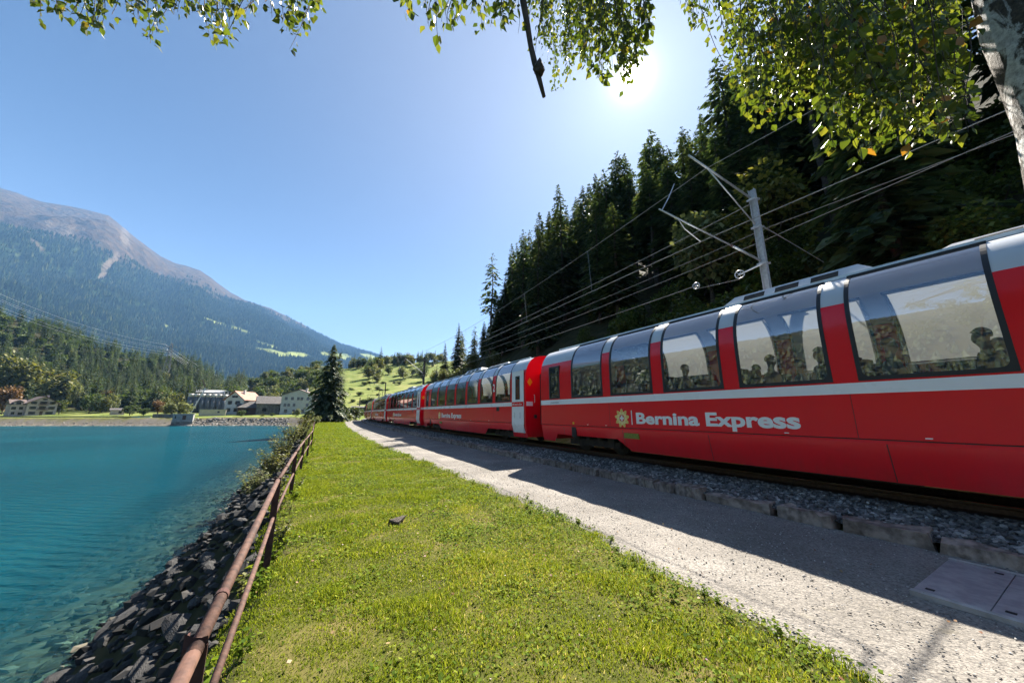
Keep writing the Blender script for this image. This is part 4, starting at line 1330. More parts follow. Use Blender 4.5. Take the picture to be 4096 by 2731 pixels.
def broad_mesh(h, crown0, width, seed, n=2600, card=.38, leafm=None, lumps=9, trunk_r=None, flat=1.0):
    global rng
    keep_rng = rng; rng = np.random.default_rng(seed)
    cz = (h + crown0) / 2; hz_ = (h - crown0) / 2
    C = []; Rr = []
    for i in range(lumps):
        v = rng.normal(size=3); v /= np.linalg.norm(v); v *= rng.uniform(.25, .68)
        C.append((v[0] * width, v[1] * width, cz + v[2] * hz_)); Rr.append(rng.uniform(.32, .52))
    C = np.array(C); Rr = np.array(Rr)
    pick = rng.integers(0, lumps, n)
    v = rng.normal(size=(n, 3)); v /= np.linalg.norm(v, axis=1, keepdims=True)
    rad = rng.random(n) ** .33
    P = C[pick] + v * (rad * Rr[pick])[:, None] * np.array([width, width, hz_ * flat]) * rng.uniform(.85, 1.15, (n, 1))
    D = v * .7 + rng.normal(0, .6, (n, 3)); D[:, 2] -= .25; D /= np.linalg.norm(D, axis=1, keepdims=True)
    L = card * rng.uniform(.6, 1.4, n); W = L * rng.uniform(.32, .5, n)
    V = spray_cards(P, D, L, W, .2)
    f = np.array([(0, 1, 2), (0, 2, 3)])[None] + (np.arange(n) * 4)[:, None, None]
    cr = mesh_np("crown", V.reshape(-1, 3), f.reshape(-1, 3), [leafm or M_LEAFD]); face_rnd(cr, 4, n)
    tb = MB(); tr_ = trunk_r or h * .016 + .03
    tb.tube([(0, 0, -.6), (rng.normal(0, .1), rng.normal(0, .1), crown0), (rng.normal(0, .2), rng.normal(0, .2), cz)], [tr_, tr_ * .8, tr_ * .5], 7)
    for i in range(lumps):
        tb.tube([(0, 0, crown0 + rng.uniform(0, .3) * (cz - crown0)), tuple(C[i] * .6 + np.array([0, 0, crown0 * .4])), tuple(C[i])], [tr_ * .45, tr_ * .3, tr_ * .1], 5, cap=False)
    tr = tb.mesh("trunk", M_BARK, True)
    rng = keep_rng
    return tr, cr
def joined(tr, cr, name):
    """far trees: trunk and crown in one mesh"""
    nv, nc = len(tr.vertices), len(cr.vertices)
    a = np.zeros(nv * 3); tr.vertices.foreach_get("co", a); b = np.zeros(nc * 3); cr.vertices.foreach_get("co", b)
    fs = [list(p.vertices) for p in tr.polygons] + [[i + nv for i in p.vertices] for p in cr.polygons]
    me = bpy.data.meshes.new(name); me.from_pydata(np.concatenate([a, b]).reshape(-1, 3).tolist(), [], fs)
    me.materials.append(tr.materials[0]); me.materials.append(cr.materials[0])
    me.polygons.foreach_set("material_index", [0] * len(tr.polygons) + [1] * len(cr.polygons))
    r_ = np.zeros(nc); cr.attributes["rnd"].data.foreach_get("value", r_)
    attr(me, "rnd", np.concatenate([np.zeros(nv), r_])); me.update()
    return me
def plant(name, parts, loc, scale, label, cat, group=None, rz=None, tilt=0.0, sxy=None):
    root = empty(name, loc, random.uniform(0, 6.28) if rz is None else rz)
    root.rotation_euler[0] = random.uniform(-tilt, tilt); root.rotation_euler[1] = random.uniform(-tilt, tilt)
    sx = scale if sxy is None else sxy
    root.scale = (sx, sx, scale)
    tag(root, label, cat, group)
    link("trunk", parts[0], root); link("crown", parts[1], root)
    return root

SPR = [conifer_mesh(26, 2.5, 4.9, 1, 44, 7, 9, .05), conifer_mesh(28, 5.0, 4.3, 2, 42, 7, 9, .1, .75), conifer_mesh(27, 9.5, 4.2, 3, 30, 6, 8, .2, .55),
       conifer_mesh(30, 15.0, 4.0, 4, 22, 6, 8, .25, .45), conifer_mesh(24, 1.5, 4.6, 5, 42, 7, 9, .05), conifer_mesh(29, 12.0, 3.6, 6, 26, 5, 7, .35, .45)]
# single spruce beside the path, and a small twin right of it
spz = gz(-39.5, 76)
p_ = at(1308, 1653, 74)
big = conifer_mesh(16.6, .5, 4.9, 21, 52, 9, 10, .05, .8, 1.0)
plant("spruce_tree", big, (p_[0], p_[1], gz(p_[0], p_[1]) - .1), 1.0, "lone dark spruce standing at the bend of the path by the lake", "tree", rz=.4)
p_ = at(1338, 1653, 76)
plant("spruce_tree", conifer_mesh(15.2, 1.0, 2.9, 22, 44, 7, 8, .1), (p_[0], p_[1], gz(p_[0], p_[1]) - .1), 1.0, "slimmer spruce directly behind the lone dark spruce, overlapping its right side", "tree", rz=1.4)
p_ = at(1225, 1653, 100)
plant("spruce_tree", SPR[4], (p_[0], p_[1], gz(p_[0], p_[1]) - .3), .17, "tiny young conifer left of the lone dark spruce", "tree", "small conifers", rz=1)

# ---- wooded slope right of the track
random.seed(21); rng = np.random.default_rng(21)
G_SL = "conifers on the slope above the train"
lab_sl = ["tall dark spruce with full crown in the wood above the train", "slender dark spruce in the wood above the train", "tall spruce with bare lower trunk in the wood above the train",
          "high crowned pine with long bare trunk in the wood above the train", "bushy dark spruce in the wood above the train", "thin half bare conifer in the wood above the train"]
def slope_label(k, s, n):
    zone_ = "at the right edge" if s < 2 else "right of the near mast" if s < 9 else "above the nearest coach's far end" if s < 18 else "above the second coach" if s < 31 else "above the third coach" if s < 48 else "at the wood's left part" if s < 75 else "at the wood's far left end"
    row = "front row " if n < 24 else "second row " if n < 33 else "rear "
    kind_ = ["tall full spruce", "slender spruce", "bare legged spruce", "high crowned pine", "bushy spruce", "thin half bare conifer"][k]
    return row + kind_ + " of the sloping wood, " + zone_
cells = []
for s in np.arange(-34, 128, 4.7):
    for n in np.arange(15, 62, 5.2):
        cells.append((s + random.uniform(-1.9, 1.9), n + random.uniform(-2.1, 2.1)))
random.shuffle(cells)
ENVU = [1600, 1700, 1760, 1830, 1900, 1950, 2000, 2060, 2110, 2150, 2200, 2300, 2400, 2500, 2620, 2680, 2760, 2830, 2870, 2950, 3100, 4600]
ENVV = [1480, 1450, 1400, 1330, 1310, 1290, 1190, 960, 900, 830, 760, 735, 650, 560, 500, 440, 480, 330, 220, 200, 60, -400]
for (s, n) in cells:
    if n < 19 and random.random() < .55: continue
    if s > 62 and n < 20 + (s - 62) * .1 and random.random() < .6: continue
    if s < -12 and n > 40: continue
    if s > 96 and random.random() < .5: continue
    p_ = track_pt(s, n); z = gz(p_[0], p_[1])
    u_, v_ = m_project(p_[0], p_[1], z + 20)
    if p_[1] < 1 or u_ > 4500 or u_ < 1500: continue
    if n > 44 and u_ > 2300 and random.random() < .5: continue
    k = random.choice([0, 1, 2, 3, 4, 5, 0, 1, 2]) if n > 22 else random.choice([0, 4, 1, 0, 2])
    sc = random.uniform(.78, 1.12)
    if n < 20: sc *= .72
    if s > 88: sc *= .78
    full = (26, 28, 27, 30, 24, 29)[k]
    ut, vt = m_project(p_[0], p_[1], z + full * sc)
    lim = float(np.interp(ut, ENVU, ENVV)) + random.choice([0, 15, 40, 90])
    if vt < lim:
        rr_ = (1653 - lim) / (1653 - vt)
        sc = (1.75 + (z + full * sc - 1.75) * rr_ - z) / full
        if sc < .3: continue
    # sunlight reaches the nearest coach's far windows: no tree top stands in that gap
    for T_ in (1.5, 4.0, 6.5, 9.0):
        w_ = track_pt(T_, 1.35, 3.0); hd_ = np.array([SUNV.x, SUNV.y]); hd_ /= np.hypot(*hd_)
        rel = p_[:2] - w_[:2]; D_ = rel @ hd_; off_ = abs(rel[0] * hd_[1] - rel[1] * hd_[0])
        if D_ > 0 and off_ < 4.0:
            cap = 3.0 + D_ * math.tan(SUN_EL) - 1.5
            sc = min(sc, max((cap - z) / full, .05))
    if sc < .3: continue
    plant("spruce_tree" if k not in (3,) else "pine_tree", SPR[k], (p_[0], p_[1], z - .3), sc, slope_label(k, s, n), "tree", G_SL, tilt=.035, sxy=sc if sc > .6 else sc * 1.45)
# the detached tall conifer left of the wood
p_ = at(1955, 1653, 74); p_[2] = gz(p_[0], p_[1])
hgt = (1440 - 1012) / 1394 * 74
lone = conifer_mesh(30, 13.0, 3.6, 31, 24, 5, 7, .3, .45)
p_ = track_pt(74, 24); 
for (u, y, vt, vb, k, lab) in ((1958, 66, 1010, 1330, None, "solitary high crowned spruce with bare trunk at the left end of the wood"),
                               (1825, 84, 1290, 1450, 0, "small dark spruce at the left foot of the wooded slope"), (1770, 96, 1370, 1470, 4, "smallest pointed spruce at the far left foot of the wooded slope"),
                               (1925, 78, 1300, 1420, 1, "young spruce below the solitary high crowned spruce")):
    q = at(u, 1653, y); zg = gz(q[0], q[1]); top = at(u, vt, y)[2]
    parts = lone if k is None else SPR[k]
    full = 30 if k is None else (26, 28, 27, 30, 24, 29)[k]
    plant("spruce_tree", parts, (q[0], q[1], zg - .2), max((top - zg) / full, .2), lab, "tree", tilt=.01)

random.seed(22); rng = np.random.default_rng(22)
# broadleaf trees and bushes along the foot of the slope
BR = [broad_mesh(9, 1.2, 3.2, 41, 3200, .36, M_LEAFD, 11), broad_mesh(8, .6, 3.4, 42, 3200, .36, M_LEAFY, 11), broad_mesh(3.0, .1, 1.9, 43, 1500, .26, M_LEAFP, 8),
      broad_mesh(3.2, .1, 2.2, 44, 1500, .26, M_LEAFD, 8), broad_mesh(8, .8, 3.0, 45, 3000, .36, M_LEAFP, 10), broad_mesh(9, 1.0, 3.4, 46, 3200, .4, M_LEAFO, 10)]
def shrub(u, v, y, hpx, k, lab, name="bush", cat="bush", group=None, wide=1.0):
    """stands on the ground below photo pixel (u, v) at distance y"""
    q = at(u, v, y); zg = gz(q[0], q[1])
    hm_ = hpx / 1394 * y
    sc = hm_ / (9, 8, 3.0, 3.2, 8, 9)[k]
    return plant(name, BR[k], (q[0], q[1], zg - .1 * hm_ * .3), sc, lab, cat, group, sxy=sc * wide)
for (s, n, h, k, lab, nm) in ((14.5, 17.5, 9.5, 4, "sunlit pale green broadleaf tree among the conifers right of the overhead line mast", "broadleaf_tree"), (10.5, 17.8, 9.0, 1, "yellow green broadleaf tree beside the pale one right of the overhead line mast", "broadleaf_tree"),
                          (47, 14, 4.2, 4, "bright pale bush lit by the sun above the second coach roof", "bush"), (62, 13, 4.0, 2, "pale bush where the wooded slope meets the meadow", "bush"),
                          (70, 12.5, 4.6, 4, "yellowish bush behind the third coach roof", "bush"), (56, 14.5, 5.0, 4, "tall pale bush left of the sunlit bush above the second coach", "bush")):
    p_ = track_pt(s, n); zg = gz(p_[0], p_[1])
    full = (9, 8, 3.0, 3.2, 8, 9)[k]
    plant(nm, BR[k], (p_[0], p_[1], zg - .2), h / full, lab, "tree" if "tree" in nm else "bush")
for i in range(60):
    s = random.uniform(-16, 66); n = random.uniform(5.5, 15)
    p_ = track_pt(s, n)
    if p_[1] < 2: continue
    k = random.choice([3, 3, 3, 2, 0, 3])
    sc = random.uniform(.5, 1.0) * (.34 if k in (0, 5) else 1)
    plant("bush", BR[k], (p_[0], p_[1], gz(p_[0], p_[1]) - .15), sc, ("low green bush on the bank behind the train" if k in (0, 3) else "low pale bush on the bank behind the train" if k == 2 else "low brownish bush on the bank behind the train"), "bush", "bushes on the bank behind the train")

for i in range(130):
    s = random.uniform(-22, 24); n = random.uniform(8, 36)
    p_ = track_pt(s, n); zg = gz(p_[0], p_[1]); u_, v_ = m_project(p_[0], p_[1], zg + 1)
    if p_[1] < 2 or u_ > 4250: continue
    k = random.choice([3, 3, 0, 0, 0, 3])
    sc = random.uniform(.7, 1.3) * (.38 if k in (0, 5) else 1)
    plant("bush", BR[k], (p_[0], p_[1], zg - .15), sc, ("dark undergrowth bush on the shaded slope under the conifers" if k in (0, 3) else "brownish undergrowth bush on the shaded slope under the conifers"), "bush", "undergrowth on the shaded slope")
random.seed(25); rng = np.random.default_rng(25)
# ---- left hillside wood: trees one can tell apart, each its own object
FARC = [joined(*conifer_mesh(22, 1.5, 4.6, 60 + i, 24, 6, 6, .05, .75, 1.3), "spruce_tree") for i in range(3)] + [joined(*conifer_mesh(23, 5.0, 4.4, 66, 20, 6, 6, .1, .55, 1.3), "spruce_tree")]
FARB = [joined(*broad_mesh(13, .8, 5.4, 70, 1300, .85, M_LEAFD, 10), "broadleaf_tree"), joined(*broad_mesh(13, .8, 5.6, 71, 1300, .85, M_LEAFY, 10), "broadleaf_tree"),
        joined(*broad_mesh(12, .8, 5.0, 72, 1300, .8, M_LEAFO, 10), "broadleaf_tree"), joined(*broad_mesh(12, .8, 5.2, 73, 1300, .8, M_LEAFP, 10), "broadleaf_tree")]
lab_fb = ["green broadleaf tree in the wood on the left hillside", "yellow green broadleaf tree in the wood on the left hillside", "brownish autumn tree in the wood on the left hillside", "pale leafy tree in the wood on the left hillside"]
def far_tree(me, x, y, sc, label, group, name, sxy=None):
    o = link(name, me, None, (x, y, gz(x, y) - .4), (0, 0, random.uniform(0, 6.28)), (sxy or sc, sxy or sc, sc))
    return tag(o, label, "tree", group)
pts = []
tries = 0
while len(pts) < 520 and tries < 60000:
    tries += 1
    az = R(random.uniform(-58, -38.3)); r_ = 165 + 330 * random.random() ** .9
    x, y = r_ * math.sin(az), r_ * math.cos(az)
    md = 4.2 + r_ * .008
    if any((x - a) ** 2 + (y - b) ** 2 < md * md for a, b in pts): continue
    pts.append((x, y))
pts = np.array(pts)
zz, dd, _, _, _, ll = ground_z(pts[:, 0], pts[:, 1], True)
cand = [(x, y, d) for (x, y, d, h_) in zip(pts[:, 0], pts[:, 1], dd, ll) if d > 48 and h_ > 1.5]
random.shuffle(cand)
cand.sort(key=lambda t: t[2] > 150)
def hill_label(what, x, y, d):
    u_, v_ = m_project(x, y, gz(x, y))
    col_ = "above the left white house" if u_ < 260 else "above the small shed" if u_ < 480 else "above the willows" if u_ < 640 else "under the pylon" if u_ < 720 else "above the silos" if u_ < 860 else "at the wood's right end"
    row = "lowest edge" if d < 70 else "lower part" if d < 110 else "middle" if d < 160 else "upper part"
    return f"{what}, {row} of left hillside wood, {col_}"
for (x, y, d) in cand[:300]:
    broad = random.random() < (0.42 if d < 110 else 0.14)
    if broad:
        k = random.choice([0, 0, 1, 1, 2, 3])
        far_tree(FARB[k], x, y, random.uniform(.65, 1.05), hill_label(("green leafy tree", "yellow green leafy tree", "brownish autumn tree", "pale leafy tree")[k], x, y, d), "broadleaf trees on the left hillside", "broadleaf_tree")
    else:
        k = random.randrange(4)
        far_tree(FARC[k], x, y, random.uniform(.6, 1.0), hill_label("dark conifer", x, y, d), "conifers on the left hillside", "conifer_tree")
# the rest of that hillside, and the far bank outside the picture, as one mass of trees
def merged(name, protos_, x, y, z, smin, smax, mats):
    Vs, Fs, Ms, Rs = [], [], [], []; b = 0
    pick = rng.integers(0, len(protos_), len(x))
    for q, pm in enumerate(protos_):
        idx = np.where(pick == q)[0]; nv = len(pm.vertices)
        co = np.zeros(nv * 3); pm.vertices.foreach_get("co", co); co = co.reshape(-1, 3)
        fs = np.array([p.vertices[:] for p in pm.polygons]); r_ = np.zeros(nv); pm.attributes["rnd"].data.foreach_get("value", r_)
        a_ = rng.uniform(0, 6.28, len(idx)); sc = rng.uniform(smin, smax, len(idx))[:, None]
        X_ = (co[None, :, 0] * np.cos(a_)[:, None] - co[None, :, 1] * np.sin(a_)[:, None]) * sc + x[idx][:, None]
        Y_ = (co[None, :, 0] * np.sin(a_)[:, None] + co[None, :, 1] * np.cos(a_)[:, None]) * sc + y[idx][:, None]
        Z_ = co[None, :, 2] * sc + z[idx][:, None]
        Vs.append(np.stack([X_, Y_, Z_], -1).reshape(-1, 3)); Fs.append((fs[None] + (np.arange(len(idx)) * nv)[:, None, None] + b).reshape(-1, 3))
        Ms.append(np.full(len(idx) * len(fs), q)); Rs.append((r_[None] * .6 + .4 * rng.random((len(idx), 1))).ravel()); b += nv * len(idx)
    me = mesh_np(name, np.concatenate(Vs), np.concatenate(Fs), mats, mat_idx=np.concatenate(Ms)); attr(me, "rnd", np.concatenate(Rs))
    return me
LOWT = [conifer_mesh(20, 1.0, 4.4, 80 + i, 13, 6, 3, .0, .75, 2.0)[1] for i in range(2)] + [broad_mesh(12, .6, 5.0, 85, 420, 1.5, M_LEAFD, 9)[1]]
az2 = rng.uniform(R(-60), R(-37.8), 2600); d2 = 205 + 380 * rng.random(2600)
x2, y2 = d2 * np.sin(az2), d2 * np.cos(az2)
z2, dd2, _, _, _, l2 = ground_z(x2, y2, True)
kp = (dd2 > 62) & (l2 > 2) & (rng.random(2600) < .42)
x2, y2, z2 = x2[kp], y2[kp], z2[kp] - .4
tag(link("hillside_wood", merged("hillside_wood", LOWT, x2, y2, z2, .6, 1.0, [M_NEEDLE, M_NEEDLE, M_LEAFD])), "dark dense mass of trees filling the left hillside between the larger trees", "wood", kind="stuff")
N2 = 3400
az2 = rng.uniform(R(-150), R(-62), N2); d2 = 430 + 420 * rng.random(N2)
x2, y2 = d2 * np.sin(az2), d2 * np.cos(az2)
z2, dd2, _, _, _, l2 = ground_z(x2, y2, True)
kp = (dd2 > 40) & (l2 > 1)
x2, y2, z2 = x2[kp], y2[kp], z2[kp]
def cone_wood(name, x, y, z, hmin, hmax, m_, rows=4, nside=6):
    k = len(x); hh = rng.uniform(hmin, hmax, k); wv_ = hh * rng.uniform(.2, .32, k)
    Vs = []; Fs = []; b = 0
    for q in range(rows):
        zb = .12 + .88 * q / rows; zt = min(1.0, zb + 1.5 / rows); rr = (1 - zb) * 1.05 + .05
        a = np.arange(nside) * 2 * math.pi / nside
        jit = rng.uniform(.6, 1.3, (k, nside)); ro = rng.uniform(0, 6.28, (k, 1))
        bx = x[:, None] + wv_[:, None] * rr * jit * np.cos(a + ro); by = y[:, None] + wv_[:, None] * rr * jit * np.sin(a + ro)
        bz_ = (z + hh * zb)[:, None] + rng.uniform(-.05, .03, (k, nside)) * hh[:, None]
        base = np.stack([bx, by, bz_], -1); tp = np.stack([x, y, z + hh * zt], -1)[:, None]
        Vs.append(np.concatenate([base, tp], 1).reshape(-1, 3))
        f = np.array([(i, (i + 1) % nside, nside) for i in range(nside)])[None] + (np.arange(k) * (nside + 1))[:, None, None] + b
        Fs.append(f.reshape(-1, 3)); b += k * (nside + 1)
    me = mesh_np(name, np.concatenate(Vs), np.concatenate(Fs), [m_])
    attr(me, "rnd", np.tile(np.repeat(rng.random(k), nside + 1), rows))
    return me
tag(link("far_bank_wood", cone_wood("far_bank_wood", x2, y2, z2, 12, 22, M_NEEDLE)), "wooded far bank of the lake, mirrored in the coach windows", "wood", kind="stuff")

# ---- trees by the far shore (photo u, base v, distance, height px, kind, label)
def fb(u, y, vtop, vbase, k, lab, wide=1.0, nm="broadleaf_tree", zoff=0.0):
    q = at(u, 1653, y); zg = gz(q[0], q[1]); top = at(u, vtop, y)[2]
    full = (13, 13, 12, 12)[k]
    sc = max(top - zg, .8) / full
    o = far_tree(FARB[k], q[0], q[1], sc, lab, None, nm, sc * wide)
    return o
fb(30, 190, 1395, 1600, 1, "large yellow green tree behind the left house, at the picture's left edge", .8)
fb(110, 195, 1420, 1600, 1, "broad yellow green tree behind the roof of the left white house", 1.0)
fb(205, 185, 1460, 1610, 1, "rounded olive tree just right of the left white house's gable", .9)
fb(10, 165, 1520, 1625, 2, "rust coloured tree at the left edge beside the white house", .8)
fb(300, 185, 1520, 1640, 3, "tall pale tree right of the left white house", .6)
fb(355, 172, 1560, 1640, 0, "dark round tree on the far lawn", .9); fb(405, 176, 1575, 1640, 1, "olive round tree on the far lawn", .8)
fb(435, 178, 1560, 1640, 3, "silvery tree by the small shed across the lake", .7)
fb(235, 168, 1590, 1640, 0, "small bush by the right wall of the left white house", 1.0, "bush")
fb(520, 160, 1610, 1668, 0, "spreading green bush on the far beach left of the boats", 1.3); fb(575, 160, 1625, 1668, 0, "low green bush on the far beach above the boats", 1.4)
fb(630, 160, 1585, 1660, 2, "brown leaved tree on the far shore left of the willow", .7); fb(660, 166, 1580, 1660, 3, "pale greyish tree behind the willow on the far shore", .8)
fb(715, 163, 1598, 1655, 3, "wide grey green willow behind the pump house", 1.6); fb(690, 160, 1602, 1655, 3, "left half of the grey green willow hedge behind the pump house", 1.4)
fb(965, 150, 1633, 1670, 0, "round dark bush on the lawn before the red roofed house", 1.25, "bush")
fb(1050, 150, 1650, 1670, 1, "low bush on the lawn before the long grey barn", 1.6, "bush"); fb(1090, 151, 1645, 1668, 0, "brownish bush at the right end of the far lawn", 1.4, "bush")
fb(1185, 148, 1625, 1668, 3, "slim bush in front of the tall white house", .9, "bush"); fb(935, 215, 1530, 1590, 0, "dark round tree behind the factory roof", 1.1)
fb(1070, 190, 1598, 1630, 3, "small pale tree behind the long grey barn", 1.0, "bush")
# wooded low hill behind the village
for i in range(88):
    az = R(random.uniform(-40.2, -29.5)); r_ = random.uniform(275, 415)
    if random.random() < .3: az = R(random.uniform(-37, -28.5))
    x, y = r_ * math.sin(az), r_ * math.cos(az)
    u_, v_ = m_project(x, y, gz(x, y))
    if 940 < u_ < 1010 and r_ < 370: continue
    k = random.choice([0, 0, 0, 3, 1])
    far_tree(FARB[k], x, y, random.uniform(.6, 1.0), "round leafed tree in the low wood behind the village", "low wood behind the village", "broadleaf_tree")
random.seed(23); rng = np.random.default_rng(23)
# meadow trees and hedges
mt_spots = []
for i in range(105):
    u_ = random.uniform(1385, 1770); r_ = random.choice([random.uniform(300, 345)] * 4 + [random.uniform(220, 300)])
    if r_ < 300 and u_ < 1450: continue
    q = at(u_, 1653, r_)
    con = random.random() < (.45 if r_ > 300 else .1)
    if con:
        far_tree(FARC[random.randrange(3)], q[0], q[1], random.uniform(.35, .65), "conifer on the upper edge of the meadow", "conifers along the meadow top", "conifer_tree")
    else:
        k = random.choice([0, 0, 3, 1]); sc = random.uniform(.45, .9)
        far_tree(FARB[k], q[0], q[1], sc, "round tree or bush on the meadow slope", "trees on the meadow slope", "broadleaf_tree", sc * 1.15)
for (u_, r_, sc, k, lab) in ((1460, 245, .85, 0, "upright green tree standing alone in the middle of the meadow"), (1505, 290, .9, None, "tall dark conifer at the meadow's upper left"),
                             (1600, 262, .7, 3, "pale round tree left of the second overhead mast"), (1640, 255, .6, 0, "dark round tree just left of the second overhead mast")):
    q = at(u_, 1653, r_)
    if k is None: far_tree(FARC[0], q[0], q[1], sc, lab, None, "spruce_tree")
    else: far_tree(FARB[k], q[0], q[1], sc, lab, None, "broadleaf_tree")
for i in range(26):                                   # hedge lines on the terrace edges
    r_ = random.choice([150, 172, 196, 222]) + random.uniform(-3, 3); u_ = random.uniform(1390, 1640)
    q = at(u_, 1653, r_)
    sc = random.uniform(.12, .22)
    far_tree(FARB[0], q[0], q[1], sc, "low hedge bush on a terrace edge of the meadow", "hedge bushes on the meadow terraces", "bush", sc * 1.9)
# shrubs round the bend of the path
for (u_, r_, hh, k, lab) in ((1420, 92, 4.6, 3, "grey green bush right of the lone dark spruce"), (1390, 84, 2.2, 2, "low pale bush at the bend of the path"), (1370, 78, 1.6, 2, "small pale bush below the lone dark spruce"),
                             (1440, 100, 3.0, 0, "green bush between the path bend and the last coach"), (1240, 66, 2.6, 0, "leafy bush on the shore left of the lone dark spruce"), (1265, 60, 1.5, 2, "low pale shrub at the far end of the pipe fence")):
    q = at(u_, 1653, r_); full = (9, 8, 3.0, 3.2, 8, 9)[k]
    plant("bush", BR[k], (q[0], q[1], gz(q[0], q[1]) - .1), hh / full, lab, "bush", sxy=hh / full * 1.1)
# ================================================================ overhead line
M_MAST = mat("galvanised_mast", (0.36, 0.37, 0.38), (0.48, 0.49, 0.50), scale=10, rough=.55, metal=.4)
M_MASTD = mat("weathered_mast", (0.035, 0.03, 0.026), (0.07, 0.06, 0.05), scale=10, rough=.8)
M_WIRE = mat("wire", (0.30, 0.29, 0.27), rough=.4, metal=.7)
M_INSUL = mat("insulator", (0.12, 0.06, 0.05), rough=.3)
def TN(T, N, z): p = T * T1 + N * N1; return np.array([p[0], p[1], z])
MT = 4.6
b0 = TN(MT, 11.3, 0)
zb0 = gz(b0[0], b0[1])
mast = empty("catenary_mast", (b0[0], b0[1], 0), math.atan2(N1[1], N1[0]))     # local +X points up the slope, away from the track
tag(mast, "galvanised steel overhead line mast with bracket arms rising behind the nearest coach", "mast")
mb = MB()
mb.box(-.075, .075, -.085, -.073, zb0 - .3, 8.65).box(-.075, .075, .073, .085, zb0 - .3, 8.65).box(-.005, .005, -.0729, .0729, zb0 - .3, 8.65)
mb.build("column", M_MAST, mast)
for z in (8.3, 7.35, 6.15):
    m2 = MB(); m2.box(-.105, -.077, -.14, .14, z - .03, z + .03).box(.077, .105, -.14, .14, z - .03, z + .03)
    m2.cyl((-.11, -.12, z), (.11, -.12, z), .009, 6).cyl((-.11, .12, z), (.11, .12, z), .009, 6)
    m2.build("clamp", M_MAST, mast)
def L(N, z, dy=0.0): return (N - 11.3, dy, z)
MB().tube([L(11.12, 8.32), L(8.09, 8.56)], [.030, .027], 10).build("bracket_tube", M_GALV, mast, True)
MB().tube([L(11.15, 7.42), L(8.98, 8.46)], .019, 8).build("strut", M_GALV, mast, True)
MB().tube([L(11.15, 6.22), L(9.67, 6.31)], .031, 10).build("registration_tube", M_GALV, mast, True)
MB().tube([L(9.75, 6.305), L(6.6, 6.47)], .019, 8).build("registration_tube", M_GALV, mast, True)
ins = MB()
for k in range(7): ins.cyl(L(9.78 - .04 * k, 6.304 + .002 * k), L(9.765 - .04 * k, 6.305 + .002 * k), .036 if k % 2 else .026, 10)
ins.build("insulator", M_INSUL, mast)
MB().tube([L(7.3, 6.43), L(7.6, 6.28, .05), L(8.32, 6.14, .1)], .015, 6).build("steady_arm", M_GALV, mast)
MB().tube([L(6.7, 6.47), L(7.0, 6.9), L(7.3, 7.4)], .012, 6).build("tie_rod", M_GALV, mast)
MB().tube([L(11.45, 7.5), L(13.7, 7.4), L(16.0, 7.28)], [.018, .013, .013], 6).build("guy_rod", M_GALV, mast)
def wheel(T, N, z, r_, parent, axis):
    p = Vector(TN(T, N, z)); rz = math.atan2(N1[1], N1[0])
    q = Matrix.Rotation(-rz, 4, 'Z') @ (p - Vector((b0[0], b0[1], 0)))
    m = MB(); m.ring(q, axis, r_, .015, 20, 6)
    ax = Vector(axis).normalized(); u = ax.orthogonal().normalized(); w = ax.cross(u)
    for k in range(5):
        a = 2 * math.pi * k / 5
        m.tube([q, q + (u * math.cos(a) + w * math.sin(a)) * r_], .008, 5)
    m.cyl(q - ax * .05, q + ax * .05, .035, 8)
    return m.build("tension_wheel", M_GALV, parent, True), q
w1, q1 = wheel(5.15, 11.0, 5.95, .125, mast, (1, .25, 0))
w2, q2 = wheel(6.55, 11.0, 6.05, .11, mast, (1, .25, 0))
MB().tube([Vector(L(11.2, 6.12)), q1], [.03, .02], 6).build("wheel_hanger", M_GALV, mast)
def wire(name, pts, r_, label, cat="wire", group=None, m_=None):
    return tag(MB().tube([tuple(p) for p in pts], r_, 5).build(name, m_ or M_WIRE, None, True), label, cat, group)
def sag_line(a, b, sag, n=24):
    a = np.array(a); b = np.array(b)
    return [a + (b - a) * t + np.array([0, 0, -4 * sag * t * (1 - t)]) for t in np.linspace(0, 1, n)]
def chain(stations):
    out = []
    for (A, B, sg) in stations: out += sag_line(A, B, sg)[(1 if out else 0):]
    return out
supports = [-33.0, MT, 42.0, 80.0, 118.0]
def tk(s, n, z): return track_pt(s, n, z)
cw = []
for i, s in enumerate(np.linspace(-33, 118, 90)):
    st = np.interp(s, supports, [.6, -.6, .35, -.35, .3])
    cw.append(tk(s, st, 6.13))
wire("contact_wire", cw, .009, "lowest overhead wire hanging straight above the train roofs")
ms = chain([(tk(supports[i], [.2, -.1, .1, -.1, .1][i], 8.42), tk(supports[i + 1], [.2, -.1, .1, -.1, .1][i + 1], 8.42), .75) for i in range(4)])
mo = wire("messenger_wire", ms, .008, "sagging carrier wire above the contact wire")
ms_a = np.array(ms)
for s in list(np.arange(-24, 80, 4.7)):
    p0 = tk(s, np.interp(s, supports, [.6, -.6, .35, -.35, .3]), 6.14)
    i = int(np.argmin(np.hypot(ms_a[:, 0] - p0[0], ms_a[:, 1] - p0[1])))
    if abs(s - MT) < 1.5: continue
    MB().tube([tuple(ms_a[i]), tuple(p0)], .006, 4).build("dropper", M_WIRE, mo)
wire("anchor_wire", sag_line(TN(MT + .1, 11.2, 8.15), tk(42, 1.9, 8.1), .45, 14), .012, "wire running from the near mast's top with an insulator toward the second mast")
wire("feeder_wire", chain([(tk(-33, 3.4, 7.7), tk(MT, 3.4, 7.7), .4), (tk(MT, 3.4, 7.7), tk(42, 2.2, 7.5), .4), (tk(42, 2.2, 7.5), tk(80, 2.2, 7.5), .4)]), .010, "thin feeder wire passing behind the near mast along the wood")
wire("tension_wire", [TN(5.15, 11.0, 5.80), TN(6.5, 11.0, 5.93)], .009, "short wire between the two tension wheels below the near mast's arm")
